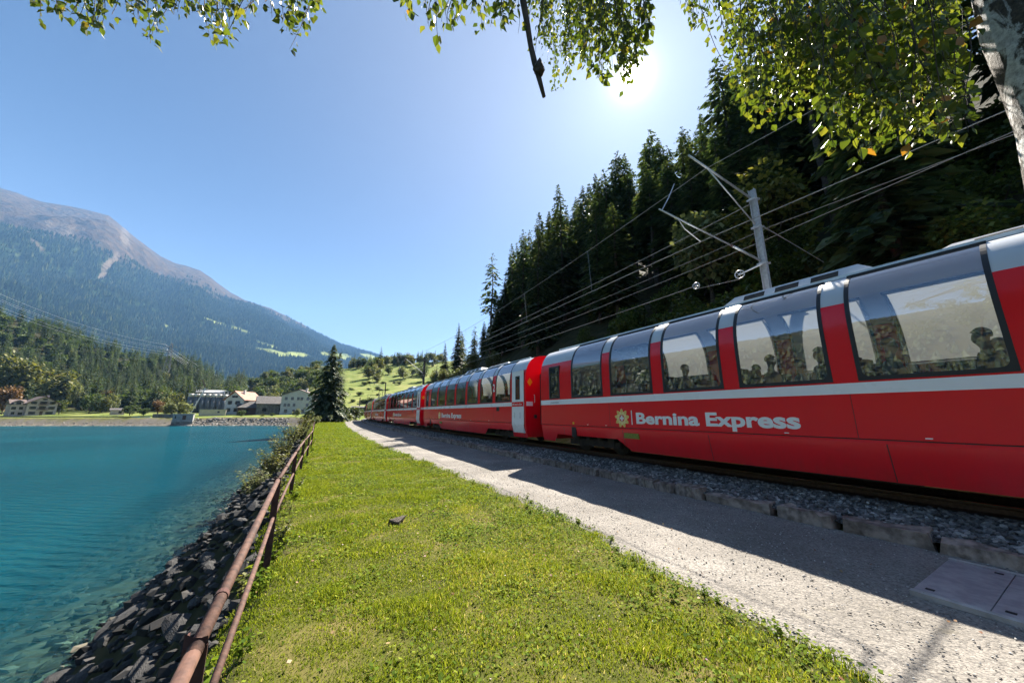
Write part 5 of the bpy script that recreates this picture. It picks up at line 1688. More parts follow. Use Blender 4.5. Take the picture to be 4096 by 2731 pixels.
wire("tension_wire", chain([(TN(6.7, 11.0, 6.05), tk(42, 1.6, 6.2), .25)]), .010, "wire running from the outer tension wheel to the second mast")
wire("feeder_wire", chain([(TN(-20, 12.9, 9.4), TN(MT, 11.6, 7.0), .1), (TN(MT, 11.6, 7.0), tk(42, 2.2, 7.0), .35)]), .010, "lower feeder wire meeting the near mast from the right edge")
def far_mast(s, n, h, label):
    p = track_pt(s, n); d = track_dir(s)
    z0 = gz(p[0], p[1])
    o = empty("catenary_mast", (p[0], p[1], 0), math.atan2(-d[0], d[1]))     # local +X to the right of the track
    tag(o, label, "mast", "dark overhead line masts")
    MB().box(-.10, .10, -.12, .12, z0 - .4, h).build("column", M_MASTD, o)
    MB().bar((-.1, 0, h - .25), (-3.3, 0, h - .1), .09, .09).build("bracket_arm", M_MASTD, o)
    MB().tube([(-.1, 0, h - 1.9), (-2.4, 0, h - .18)], .04, 6).build("strut", M_GALV, o)
    for x in (-2.35, -3.2):
        MB().tube([(x, 0, h - .15), (x - .03, 0, h - .7)], [.045, .06], 6).build("insulator", M_INSUL, o)
    MB().tube([(-3.2, 0, h - .7), (-2.6, 0, h - 2.2)], .02, 5).build("steady_arm", M_MASTD, o)
    return o
far_mast(42, 2.3, 8.5, "dark overhead line mast rising behind the second coach")
far_mast(80, 2.3, 8.5, "smaller dark overhead line mast beyond the third coach")
far_mast(112, 2.3, 7.4, "farthest dark pole right beside the last coach roofs")
q = at(1435, 1653, 120)
MB_ = MB(); MB_.box(-.12, .12, -.12, .12, -1, 5.2); MB_.box(-.9, .9, -.05, .05, 3.6, 3.75)
tag(MB_.build("wooden_pole", M_MASTD, None, loc=(q[0], q[1], gz(q[0], q[1]))), "dark wooden pole left of the rearmost coach", "pole")

# ================================================================ village across the bay
M_WALLW = mat("white_render", (0.46, 0.445, 0.42), (0.54, 0.525, 0.50), scale=1.2, rough=.9, world=True)
M_WALLP = mat("pinkish_render", (0.36, 0.29, 0.275), (0.45, 0.38, 0.355), scale=1.2, rough=.9, world=True)
M_WALLC = mat("cream_render", (0.40, 0.36, 0.29), (0.46, 0.42, 0.345), scale=1.2, rough=.9, world=True)
M_WALLG = mat("grey_render", (0.24, 0.24, 0.235), (0.32, 0.32, 0.31), scale=1.0, rough=.9, world=True)
M_STONEW = mat("stone_wall", (0.10, 0.095, 0.085), (0.22, 0.20, 0.18), scale=1.6, rough=.95, world=True, bump=.8, bscale=2.5, bdist=.15)
M_SLATE = mat("slate_roof", (0.055, 0.05, 0.048), (0.11, 0.10, 0.095), scale=1.5, rough=.75, world=True)
M_TILE = mat("red_tile_roof", (0.26, 0.12, 0.085), (0.36, 0.19, 0.14), scale=1.5, rough=.8, world=True)
M_BROWNR = mat("brown_roof", (0.085, 0.06, 0.052), (0.14, 0.10, 0.088), scale=1.5, rough=.8, world=True)
M_SILO = mat("silo_grey", (0.085, 0.095, 0.11), (0.13, 0.14, 0.155), scale=.6, rough=.6, world=True)
M_SHEET = mat("sheet_roof", (0.24, 0.245, 0.25), (0.32, 0.325, 0.33), scale=.8, rough=.5, world=True)
M_WIN = mat("window_glass", (0.015, 0.018, 0.022), rough=.08)
M_SHUT = mat("dark_shutter", (0.035, 0.03, 0.028), rough=.7)
M_WOOD = mat("dark_wood", (0.06, 0.03, 0.022), (0.10, 0.05, 0.035), scale=3, rough=.8)
M_RUST3 = mat("brown_wood", (0.13, 0.085, 0.06), rough=.8)
def house(name, label, u, y, w, d, eave, ridge, rot, wall, roof, wins=(), side_wins=(), gable_front=True, chim=1, base=None, balconies=(), door=None, over=.6, cat="house", shut=True, shift=0.0):
    q = at(u, 1653, y)
    z0 = gz(q[0], q[1]) if base is None else base
    o = empty(name, (q[0], q[1], z0), R(rot) - math.atan2(q[0], q[1]))
    tag(o, label, cat)
    m = MB(); hw = w / 2
    if gable_front:     # ridge runs away from the viewer
        fr = [(-hw, -.8), (hw, -.8), (hw, eave), (0, ridge - .15), (-hw, eave)]
        m.add([(x, 0, z) for x, z in fr] + [(x, d, z) for x, z in fr], [(0, 1, 2, 3, 4), (9, 8, 7, 6, 5), (0, 5, 6, 1), (1, 6, 7, 2), (0, 4, 9, 5), (2, 7, 8, 3), (3, 8, 9, 4)])
    else:
        fr = [(0, -.8), (d, -.8), (d, eave), (d / 2, ridge - .15), (0, eave)]
        m.add([(-hw, y_, z) for y_, z in fr] + [(hw, y_, z) for y_, z in fr], [(4, 3, 2, 1, 0), (5, 6, 7, 8, 9), (0, 1, 6, 5), (1, 2, 7, 6), (0, 5, 9, 4), (2, 3, 8, 7), (3, 4, 9, 8)])
    m.build("wall", wall, o)
    t = .22
    r_ = MB()
    if gable_front:
        sl = (ridge - eave) / hw
        for sg in (-1, 1):
            a = (sg * (hw + over), eave - sl * over); b = (0, ridge)
            pts = [a, b, (b[0], b[1] + t), (a[0], a[1] + t)]
            r_.add([(x, -over, z) for x, z in pts] + [(x, d + over, z) for x, z in pts], [(0, 1, 2, 3), (7, 6, 5, 4), (0, 4, 5, 1), (2, 6, 7, 3), (0, 3, 7, 4)])
    else:
        sl = (ridge - eave) / (d / 2)
        for sg in (-1, 1):
            a = (d / 2 + sg * (d / 2 + over), eave - sl * over); b = (d / 2, ridge)
            pts = [a, b, (b[0], b[1] + t), (a[0], a[1] + t)]
            r_.add([(-hw - over, y_, z) for y_, z in pts] + [(hw + over, y_, z) for y_, z in pts], [(0, 1, 2, 3), (7, 6, 5, 4), (0, 4, 5, 1), (2, 6, 7, 3), (0, 3, 7, 4)])
    ro = r_.build("roof", roof, o)
    for k in range(chim):
        cx, cy = (hw * .35, d * (.3 + .4 * k)) if gable_front else (-hw * .5 + k * hw, d * .5)
        MB().box(cx - .4, cx + .4, cy - .4, cy + .4, ridge - 1.2, ridge + .9).build("chimney", wall, ro)
    def win(x, z, ww, hh, side):
        f = MB(); s_ = MB()
        if side == 'f':
            f.box(x - ww / 2, x + ww / 2, -.06, .1, z, z + hh)
            if shut:
                for sg in (-1, 1): s_.box(x + sg * (ww / 2 + .22) - .2, x + sg * (ww / 2 + .22) + .2, -.09, -.001, z, z + hh)
            s_.box(x - ww / 2 - .06, x + ww / 2 + .06, -.14, -.0605, z - .1, z - .01)
        else:
            sx = -hw if side == 'l' else hw; sg2 = -1 if side == 'l' else 1
            f.box(min(sx + sg2 * .06, sx - sg2 * .1), max(sx + sg2 * .06, sx - sg2 * .1), x - ww / 2, x + ww / 2, z, z + hh)
            if shut:
                for sg in (-1, 1): s_.box(min(sx, sx + sg2 * .09), max(sx, sx + sg2 * .09), x + sg * (ww / 2 + .22) - .2, x + sg * (ww / 2 + .22) + .2, z, z + hh)
            s_.box(min(sx + sg2 * .061, sx + sg2 * .14), max(sx + sg2 * .061, sx + sg2 * .14), x - ww / 2 - .06, x + ww / 2 + .06, z - .1, z - .01)
        wo = f.build("window", M_WIN, o)
        s_.build("shutter" if shut else "sill", M_SHUT if shut else wall, wo)
    for (x, z, ww, hh) in wins: win(x, z, ww, hh, 'f')
    for (sd, x, z, ww, hh) in side_wins: win(x, z, ww, hh, sd)
    if door: MB().box(door[0] - .5, door[0] + .5, -.05, .1, 0, 2.1).build("door", M_WOOD, o)
    for (x, z, ww) in balconies:
        b = MB(); b.box(x - ww / 2, x + ww / 2, -1.0, -.001, z - .12, z)
        for k in np.linspace(-ww / 2 + .06, ww / 2 - .06, int(ww / .3)): b.box(x + k - .04, x + k + .04, -1.0, -.94, z + .001, z + .9)
        b.box(x - ww / 2, x + ww / 2, -1.03, -.91, z + .901, z + 1.0)
        b.build("balcony", M_WOOD, o)
    return o
# left chalet-like house, gable to the lake, wing with dormer on its left
hL = house("white_house", "large white house with dark shutters and two balconies at far left shore", 163, 160, 9.6, 12, 6.3, 9.6, 12, M_WALLP, M_BROWNR,
      wins=[(-2.9, .5, 1.3, 1.3), (2.6, .5, 1.6, 1.3), (-3.0, 3.1, 1.3, 1.4), (0, 3.1, 1.3, 1.5), (3.0, 3.1, 1.3, 1.4), (-3.0, 5.7, 1.1, 1.3), (0, 5.7, 1.4, 1.4), (3.0, 5.7, 1.1, 1.3), (0.2, 7.8, .8, .7)],
      side_wins=[('l', 3, .5, 1.2, 1.3), ('l', 3, 3.1, 1.2, 1.4), ('l', 6.5, 3.1, 1.6, 1.4)], balconies=[(0.0, 2.8, 3.6), (0, 5.4, 3.4)], door=(0, 0), over=1.0)
hL.scale = (.88, .88, .88)
wg = MB(); wg.box(-9.3, -4.81, 2.2, 10, -.8, 5.6)
wo = wg.build("wing", M_WALLP, hL)
MB().add([(-9.8, 1.6, 5.3), (-4.4, 1.6, 5.3), (-4.4, 6.2, 8.0), (-9.8, 6.2, 8.0), (-9.8, 10.6, 5.3), (-4.4, 10.6, 5.3)], [(0, 1, 2, 3), (3, 2, 5, 4), (0, 3, 4), (1, 5, 2)]).build("wing_roof", M_BROWNR, hL)
dm = MB(); dm.box(-8.6, -5.8, 2.0, 5, 5.3, 6.6); do_ = dm.build("dormer", M_WALLP, hL)
MB().add([(-9.0, 1.6, 6.5), (-7.2, 1.6, 7.7), (-5.4, 1.6, 6.5), (-9.0, 6, 6.5), (-7.2, 6, 7.7), (-5.4, 6, 6.5)], [(0, 1, 4, 3), (1, 2, 5, 4), (0, 2, 1)]).build("dormer_roof", M_BROWNR, do_)
for (x, z, w_) in ((-7.2, 5.4, 1.5), (-8.3, 2.9, 1.4), (-6.1, 2.9, 1.2), (-8.2, .4, 1.0), (-6.0, .2, 1.3)):
    MB().box(x - w_ / 2, x + w_ / 2, 1.93 if z > 5 else 2.12, 2.3, z, z + 1.3).build("window", M_WIN, hL)
house("small_shed", "small flat roofed shed with a white window below the trees on the far shore", 468, 165, 4.6, 4, 2.2, 3.0, 0, M_WALLP, M_SLATE, wins=[(.9, .8, 1.0, 1.0)], gable_front=False, chim=0, cat="shed", shut=False, over=.3)
# pump house standing in the water
q = at(735, 1653, 133.5)
ph = empty("pump_house", (q[0], q[1], WATER), R(36)); tag(ph, "pale blue pump house with dark door standing in the lake", "building")
ph.scale = (.72, .72, .86)
MB().box(-4.2, 4.2, 0, 5, -1.5, 1.75).build("base", M_STONEW, ph)
MB().box(-4.0, 4.0, .1, 4.9, 1.7505, 5.0).build("wall", M_WALLG, ph)
MB().box(-4.25, 4.25, -.2, 5.1, 5.0005, 5.25).build("roof", M_SHEET, ph)
MB().box(-.2, 1.2, .02, .2, 2.6, 4.5).build("door", M_WOOD, ph)
MB().box(-3.2, -2.7, .04, .2, 3.1, 4.4).build("window", M_WIN, ph)
# low flat building
q = at(850, 1653, 158)
lb = empty("low_shed", (q[0], q[1], gz(q[0], q[1])), R(36)); tag(lb, "low cream flat roofed shed left of the red roofed house", "shed")
MB().box(-4.6, 4.6, 0, 5, -.6, 2.7).build("wall", M_WALLC, lb); MB().box(-4.8, 4.8, -.2, 5.2, 2.7005, 2.9).build("roof", M_SHEET, lb)
MB().box(1.6, 2.4, -.05, .2, 1.3, 2.1).build("window", M_WIN, lb); MB().box(-3.9, -2.3, -.05, .2, 0, 2.1).build("gate", M_WALLC, lb); MB().box(3.4, 4.4, -.06, .2, 1.9, 2.2).build("louvre", M_WALLG, lb)
house("red_roofed_house", "white three storey house with red tiled roof behind the far lawn", 930, 168, 8.6, 12.5, 7.6, 11.2, -36, M_WALLW, M_TILE,
      wins=[(-2.2, 1.6, 1.0, 1.6), (1.2, 1.6, 1.0, 1.6), (-2.0, 5.0, 1.1, 1.6), (1.6, 5.0, 1.3, 1.6), (-.6, 8.2, .8, .9), (.6, 8.2, .8, .9)],
      side_wins=[('r', 3.5, 5.0, 1.6, 1.4), ('r', 8.0, 5.0, 1.6, 1.4), ('r', 3.5, 1.6, 1.4, 1.4), ('r', 8.5, 1.6, 1.4, 1.4)], chim=1, over=.9)
house("long_barn", "long dark stone barn with slate roof, right of the red roofed house", 1100, 170, 15.0, 10, 5.2, 8.6, 4, M_STONEW, M_SLATE, wins=[(-4.5, 1.4, 1.6, 1.6), (2, 1.4, 1.4, 1.6)], gable_front=False, chim=0, cat="barn", shut=False)
house("long_barn", "lower slate roofed barn wing joining the red roofed house", 1018, 170, 13.5, 8, 3.6, 6.2, 4, M_WOOD, M_SLATE, wins=[(-3.5, 1.0, 1.8, 1.5), (1.6, 1.0, 1.2, 1.4)], gable_front=False, chim=0, cat="barn", shut=False)
house("tall_white_house", "tall white three storey house left of the lone dark spruce", 1185, 166, 14.0, 11, 8.8, 11.6, -16, M_WALLW, M_BROWNR,
      wins=[(-5.0, 6.6, 1.2, 1.4), (-2.4, 6.6, 1.2, 1.4), (.1, 6.6, 1.1, 1.4), (1.6, 6.6, 1.1, 1.4), (-5.2, 3.6, 1.1, 1.4), (-3.6, 3.6, 1.1, 1.4), (-1.4, 3.6, 1.1, 1.4), (-4.6, .8, 1.4, 1.5), (4.2, 6.6, 1.1, 1.4), (4.2, 3.6, 1.1, 1.4), (2.6, .8, 1.2, 1.5)], door=(-1.3, 0), shut=False, chim=1)
house("small_hut", "small brown roofed hut up behind the long barn", 1028, 205, 9.0, 6, 3.0, 4.6, 0, M_STONEW, M_TILE, wins=[(-1, .8, 1, 1)], gable_front=False, chim=0, cat="hut", shut=False)
# factory: silos with white tops, sheds
q = at(820, 1653, 190)
fz = gz(q[0], q[1])
fac = empty("silo_works", (q[0], q[1], fz), R(42)); tag(fac, "row of dark grey silos with white tops at the works behind the pump house", "silos")
for k in range(7):
    x = -6.9 + k * 2.35
    so = MB().cyl((x, 0, -2), (x, 0, 8.6), 1.12, 16).build("silo", M_SILO, fac, True)
    MB().cyl((x, 0, 8.601), (x, 0, 10.2), 1.14, 16).build("silo_top", M_WALLW, so, True)
for x in (-4, 6): MB().box(x - .1, x + .1, -1.9, -1.7, -1, 11.5).build("ladder", M_MASTD, fac)
house("works_building", "grey works building with flat ribbed roof behind the silos", 850, 206, 17, 12, 11.5, 13.2, 0, M_WALLG, M_SHEET, wins=[(2, 8.5, 2.5, 1.2), (6, 8.5, 1.2, 1.2)], gable_front=False, chim=1, cat="factory", shut=False)
house("works_building", "pale factory hall with low white roof right of the silos", 915, 200, 17, 14, 9.2, 11.2, -4, M_WALLG, M_SHEET, wins=[(-4, 5.5, 1.2, 1.6), (5, 5.8, 1.4, 1.2)], gable_front=False, chim=1, cat="factory", shut=False)
q = at(768, 1653, 180)
cr_ = empty("loading_boom", (q[0], q[1], gz(q[0], q[1])), R(42)); tag(cr_, "slanting pale loading boom in front of the silos", "boom")
MB().bar((-.5, 0, 0), (3.4, 0, 13.2), .5, .5).build("lower_boom", M_GALV, cr_); MB().bar((3.4, -.3, 13.2), (1.6, -.3, 17.5), .45, .45).build("upper_boom", M_RUST3, cr_)
# boats drawn up on the beach
def boat(u, y, L_, rz, col, lab):
    q = at(u, 1653, y); m = MB()
    st = [(-.5, .30, .35), (-.3, .55, .42), (0, .62, .45), (.3, .45, .42), (.5, .04, .5)]
    vs = []; fs = []
    for (t, w_, h_) in st: vs += [(t * L_, -w_, h_), (t * L_, -w_ * .5, 0), (t * L_, w_ * .5, 0), (t * L_, w_, h_)]
    for i in range(4):
        for j in range(3): fs.append((i * 4 + j, i * 4 + j + 1, (i + 1) * 4 + j + 1, (i + 1) * 4 + j))
    fs += [(0, 3, 2, 1)]
    m.add(vs, fs)
    for t in (-.25, .1): m.box(t * L_ - .12, t * L_ + .12, -.52, .52, .30, .34)
    tag(m.build("rowing_boat", col, None, loc=(q[0], q[1], gz(q[0], q[1]) + .05), rot=(0, 0, rz)), lab, "boat", "boats on the far beach")
M_BLUE = mat("boat_blue", (0.16, 0.36, 0.55), rough=.5); M_BWH = mat("boat_white", (0.6, 0.62, 0.6), rough=.5); M_BDK = mat("boat_dark", (0.05, 0.06, 0.05), rough=.6)
boat(535, 141, 4.6, .15, M_BLUE, "light blue rowing boat on the far beach"); boat(580, 142, 4.2, .2, M_BWH, "whitish rowing boat on the far beach right of the blue one"); boat(500, 140, 4.6, .1, M_BDK, "dark rowing boat on the far beach left of the blue one")
# stone retaining wall and dark quay on the far shore
def wall_line(name, pts, h, th, m_, label, cat="wall"):
    mb = MB()
    for (a, b) in zip(pts[:-1], pts[1:]):
        za, zb = gz(*a), gz(*b)
        d = np.array(b) - np.array(a); L_ = np.hypot(*d); nrm = np.array([-d[1], d[0]]) / L_ * th
        A = [(a[0], a[1]), (b[0], b[1]), (b[0] + nrm[0], b[1] + nrm[1]), (a[0] + nrm[0], a[1] + nrm[1])]
        Z = [za, zb, zb, za]
        mb.add([(p[0], p[1], z - .8) for p, z in zip(A, Z)] + [(p[0], p[1], z + h) for p, z in zip(A, Z)], [(0, 1, 5, 4), (1, 2, 6, 5), (2, 3, 7, 6), (3, 0, 4, 7), (4, 5, 6, 7)])
    return tag(mb.build(name, m_), label, cat)
M_DRY = mat("dry_stone", (0.07, 0.065, 0.058), (0.19, 0.18, 0.16), scale=2.2, rough=.95, world=True, bump=.9, bscale=3, bdist=.2)
wp = [tuple(at(u, 1653, y)[:2]) for u, y in ((-60, 145), (80, 145.5), (200, 146), (320, 147), (470, 147))]
wall_line("dry_stone_wall", wp, .5, .5, M_DRY, "low grey dry stone wall along the far beach below the white house")
wp = [tuple(at(u, 1653, y)[:2]) for u, y in ((612, 144), (660, 141), (700, 139.5))]
wall_line("quay_wall", wp, 1.5, .8, M_STONEW, "dark quay wall left of the pump house")
# pylon and high voltage lines on the left hillside
q = at(668, 1470, 310)
zb = gz(q[0], q[1]); zt = at(675, 1372, 310)[2]
py = empty("pylon", (q[0], q[1], zb), R(30)); tag(py, "lattice steel pylon on the left wooded hillside carrying power lines", "pylon")
H = zt - zb
pm = MB()
def pw(t): return 2.6 * (1 - t) + .5 * t
lv = np.linspace(0, 1, 9)
for i in range(8):
    a, b = lv[i], lv[i + 1]
    for (sx, sy) in ((-1, -1), (1, -1), (1, 1), (-1, 1)):
        pm.bar((sx * pw(a), sy * pw(a), a * H), (sx * pw(b), sy * pw(b), b * H), .22, .22)
    for (p0, p1) in (((-1, -1), (1, -1)), ((1, -1), (1, 1)), ((1, 1), (-1, 1)), ((-1, 1), (-1, -1))):
        pm.bar((p0[0] * pw(a), p0[1] * pw(a), a * H), (p1[0] * pw(b), p1[1] * pw(b), b * H), .14, .14)
M_PYL = mat("pylon_steel", (0.10, 0.105, 0.11), (0.16, 0.165, 0.17), scale=.5, rough=.6)
pm.build("tower", M_PYL, py)
for t, w_ in ((.78, 5.5), (.9, 4.5)):
    MB().bar((-w_, 0, t * H), (w_, 0, t * H), .3, .3).bar((-w_, 0, t * H), (0, 0, t * H + 1.6), .16, .16).bar((w_, 0, t * H), (0, 0, t * H + 1.6), .16, .16).build("cross_arm", M_PYL, py)
M_PL = mat("power_cable", (0.62, 0.63, 0.64), rough=.45, metal=.3)
for i, (v0, v1, v2) in enumerate(((1168, 1378, 1516), (1190, 1393, 1526), (1197, 1400, 1531), (1222, 1410, 1537), (1236, 1420, 1541))):
    a = at(-60, v0 - 20, 250); b = at(664 + 4 * i, v1, 310); c = at(960, v2 + 18, 560)
    pts_ = sag_line(a, b, 5.5, 22) + sag_line(b, c, 5.0, 20)[1:]
    wire("power_line", pts_, .06, ("uppermost", "second", "third", "fourth", "lowest")[i] + " of the pale power lines crossing the left hillside", "power line", "power lines", M_PL)
# dark parked tarpaulin-like low wall beyond the path bend
q = at(1455, 1653, 112)
house("low_stone_hut", "low dark stone building beyond the bend of the path", 1452, 118, 7.5, 4, 1.9, 2.3, 0, M_STONEW, M_SLATE, gable_front=False, chim=0, cat="hut", over=.2)

# ================================================================ passengers behind the glass
M_SKIN = mat("skin", (0.42, 0.25, 0.18), rough=.6)
def person_mesh():
    V = [((0, 0, 0), .15), ((0, 0, .22), .14), ((.01, 0, .42), .155), ((.0, 0, .54), .09), ((.0, 0, .60), .055), ((.02, 0, .66), .06), ((.03, 0, .72), .088), ((.02, 0, .79), .092), ((.015, 0, .85), .062),
         ((.115, 0, .715), .014),
         ((.02, .17, .50), .062), ((.08, .23, .28), .05), ((.30, .17, .16), .04), ((.38, .12, .16), .03),
         ((.02, -.17, .50), .062), ((.08, -.23, .28), .05), ((.30, -.17, .16), .04), ((.38, -.12, .16), .03),
         ((.05, .10, -.02), .10), ((.45, .12, 0), .075), ((.47, .12, -.40), .05), ((.60, .12, -.44), .04),
         ((.05, -.10, -.02), .10), ((.45, -.12, 0), .075), ((.47, -.12, -.40), .05), ((.60, -.12, -.44), .04)]
    E_ = [(0, 1), (1, 2), (2, 3), (3, 4), (4, 5), (5, 6), (6, 7), (7, 8), (6, 9), (2, 10), (10, 11), (11, 12), (12, 13), (2, 14), (14, 15), (15, 16), (16, 17), (0, 18), (18, 19), (19, 20), (20, 21), (0, 22), (22, 23), (23, 24), (24, 25)]
    me = bpy.data.meshes.new("tmp_body"); me.from_pydata([v for v, r_ in V], E_, [])
    o = bpy.data.objects.new("tmp_body", me); COL.objects.link(o)
    o.modifiers.new("skin", 'SKIN'); sub = o.modifiers.new("sub", 'SUBSURF'); sub.levels = 1; sub.render_levels = 1
    sv_ = me.skin_vertices[0].data
    for i, (v, r_) in enumerate(V): sv_[i].radius = (r_, r_)
    sv_[0].use_root = True
    dg = bpy.context.evaluated_depsgraph_get()
    out = bpy.data.meshes.new_from_object(o.evaluated_get(dg))
    bpy.data.objects.remove(o); bpy.data.meshes.remove(me)
    out.name = "person"
    out.materials.clear()
    for m_ in (M_SKIN, M_SHUT, M_SHUT): out.materials.append(m_)
    idx = []
    for p in out.polygons:
        c = p.center
        idx.append(0 if c.z > .575 or (c.x > .31 and c.z > .08 and c.z < .25) else (1 if c.z > .02 and not (c.x > .2 and abs(c.y) < .16 and c.z < .1) else 2))
    out.polygons.foreach_set("material_index", idx); out.polygons.foreach_set("use_smooth", [True] * len(idx)); out.update()
    return out
PERSON = person_mesh()
def hair_mesh():
    vs, fs = [], []
    n, k = 12, 6
    for j in range(k):
        t = j / (k - 1) * 1.9
        for i in range(n):
            a = 2 * math.pi * i / n
            r_ = math.sin(t) * .105
            back = -.02 * math.cos(a)
            z = .79 + math.cos(t) * .105
            if math.cos(a) > .2 and t > 1.1: z = .79 + math.cos(1.1 + (t - 1.1) * .2) * .105
            vs.append((.012 + r_ * math.cos(a) * 1.05 + back * .5, r_ * math.sin(a), z))
    for j in range(k - 1):
        for i in range(n): fs.append((j * n + i, j * n + (i + 1) % n, (j + 1) * n + (i + 1) % n, (j + 1) * n + i))
    m = MB(); m.add(vs, fs); return m
HAIRS = [hair_mesh().mesh("hair", mat("hair_" + c, col, rough=.7), True) for c, col in (("brown", (0.05, 0.03, 0.02)), ("grey", (0.30, 0.29, 0.28)), ("fair", (0.30, 0.20, 0.09)), ("black", (0.012, 0.01, 0.01)))]
CLOTH = [mat("shirt_" + c, col, rough=.9) for c, col in (("blue", (0.08, 0.12, 0.22)), ("white", (0.55, 0.54, 0.52)), ("green", (0.10, 0.14, 0.09)), ("beige", (0.38, 0.30, 0.22)), ("black", (0.03, 0.03, 0.035)), ("grey", (0.25, 0.26, 0.28)))]
cn = ["blue", "white", "green", "beige", "black", "grey"]; hn_ = ["brown haired", "grey haired", "fair haired", "dark haired"]
wn_ = ["first big window, nearest coach", "second big window, nearest coach", "third big window, nearest coach", "fourth big window, nearest coach", "fifth big window, nearest coach"]
pl = [(1, .80, -1, 1, 0), (1, .45, 1, 4, 3), (2, .85, -1, 3, 0), (2, -.72, 1, 4, 3), (3, .80, 1, 0, 1), (3, .62, -1, 3, 2), (4, .82, -1, 5, 2), (4, .62, 1, 2, 0), (0, .7, -1, 4, 3), (3, -.7, -1, 5, 0), (4, -.75, 1, 1, 1)]
ca = math.atan2(T1[1], T1[0])
base_c = track_pt(S1, 0)
for (w_, y_, f_, ci, hi_) in pl:
    a, b = WIN[w_]
    xl = X(a + .28) if f_ < 0 else X(b - .26)
    lp = Matrix.Rotation(ca, 4, 'Z') @ Vector((xl, y_, 2.03)) + Vector(base_c)
    o = link("person", PERSON, None, lp, (0, 0, ca + (0 if f_ > 0 else math.pi)), (1, 1, 1.06))
    o.material_slots[1].link = 'OBJECT'; o.material_slots[1].material = CLOTH[ci]
    tag(o, f"{hn_[hi_]} passenger in {cn[ci]} top{', far side,' if y_ < 0 else ''} behind the {wn_[w_]}", "person", "passengers in the nearest coach")
    link("hair", HAIRS[hi_], o)
random.seed(31); rng = np.random.default_rng(31)
# ================================================================ lake bank stones
M_BANK = mat("bank_stone", (0.011, 0.011, 0.011), (0.034, 0.032, 0.031), scale=3.2, rough=.85, bump=.6, bscale=12, bdist=.03, objvar=.3)  # near black colour stands in for the stones' backlit, shaded sides
bank = empty("stone_bank", track_pt(8, -10.5)); bo = np.array(bank.location)
tag(bank, "dark rough stone embankment dropping from the fence to the lake", "embankment")
RK = []
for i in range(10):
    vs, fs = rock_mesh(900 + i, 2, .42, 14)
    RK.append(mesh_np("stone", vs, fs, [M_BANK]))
cnt = 0; placed = []; extra = []
tries = 0
while tries < 12000 and (cnt < 298 or len(extra) < 1300):
    tries += 1
    s = 1.0 + 58 * random.random() ** 1.7; n = random.uniform(-12.6, -9.42)
    p = track_pt(s, n)
    r_ = (.06 + .11 * random.random() ** 1.8) * (1 + s * .02)
    if any((p[0] - a) ** 2 + (p[1] - b) ** 2 < (.55 * (r_ + c)) ** 2 * 2.0 for a, b, c in placed[-1400:]): continue
    placed.append((p[0], p[1], r_))
    z = gz(p[0], p[1])
    if cnt < 298 and s < 24:
        rel = np.array([p[0], p[1], z + r_ * .12]) - bo
        sc = r_ * 1.25
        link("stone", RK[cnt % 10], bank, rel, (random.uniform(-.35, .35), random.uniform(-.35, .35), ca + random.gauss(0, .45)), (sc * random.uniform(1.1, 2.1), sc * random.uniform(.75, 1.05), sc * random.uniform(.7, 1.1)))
        cnt += 1
    else:
        extra.append((p[0], p[1], z + .02, r_ * 1.2))
ex = np.array(extra)
M_BANK2 = stone_mat("bank_stone_small", [(0, (0.011, 0.011, 0.011)), (.6, (0.027, 0.026, 0.025)), (1, (0.08, 0.075, 0.07))], bscale=6)  # small stones darkened likewise, shade put into the colour
# small stones filling the gaps
N3 = 2600
ss = 1 + 30 * rng.random(N3) ** 1.4; nn = rng.uniform(-12.9, -9.35, N3)
pp = np.array([track_pt(a, b) for a, b in zip(ss, nn)]); zz = ground_z(pp[:, 0], pp[:, 1])
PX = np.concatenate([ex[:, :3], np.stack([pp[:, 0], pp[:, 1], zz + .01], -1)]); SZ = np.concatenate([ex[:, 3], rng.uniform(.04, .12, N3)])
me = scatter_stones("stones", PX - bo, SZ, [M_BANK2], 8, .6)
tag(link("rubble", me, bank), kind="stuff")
# pale stones on the lake bed and the far bank
N4 = 1500
ss = 2 + 40 * rng.random(N4) ** 1.3; nn = -12.2 - 4.5 * rng.random(N4) ** .9
pp = np.array([track_pt(a, b) for a, b in zip(ss, nn)]); zz = ground_z(pp[:, 0], pp[:, 1])
M_BED = stone_mat("bed_stone", [(0, (0.07, 0.065, 0.05)), (.6, (0.16, 0.145, 0.11)), (1, (0.36, 0.33, 0.26))], bscale=5)
me = scatter_stones("bed_stones", np.stack([pp[:, 0], pp[:, 1], zz], -1), rng.uniform(.08, .26, N4), [M_BED], 8, .5)
tag(link("lake_bed_stones", me), "pale stones on the lake bed showing through the shallow water", "stones", kind="stuff")
N5 = 5200
uu = rng.uniform(-40, 1160, N5); yy = 1653
q = np.array([at(u, 1653, 1.0) for u in uu])
dirs = q[:, :2]
rr = rng.uniform(128, 145, N5)
fx, fy = dirs[:, 0] * rr, dirs[:, 1] * rr
dsh = shore_dist(fx, fy)
kp = (dsh > -1.2) & (dsh < np.where(uu > 690, 5.0, 3.0)) & ((uu > 690) | (rng.random(N5) < .6))
fx, fy = fx[kp], fy[kp]; fz_ = ground_z(fx, fy)
M_FARST = stone_mat("far_bank_stone", [(0, (0.09, 0.085, 0.08)), (.6, (0.22, 0.21, 0.19)), (1, (0.45, 0.42, 0.38))], bscale=2)
me = scatter_stones("far_bank_stones", np.stack([fx, fy, fz_ + .05], -1), rng.uniform(.22, .6, len(fx)) * np.where(uu[kp] > 690, 1, .55), [M_FARST], 8, .7)
tag(link("far_bank_stones", me), "pale boulders along the far shore below the village lawn", "stones", kind="stuff")
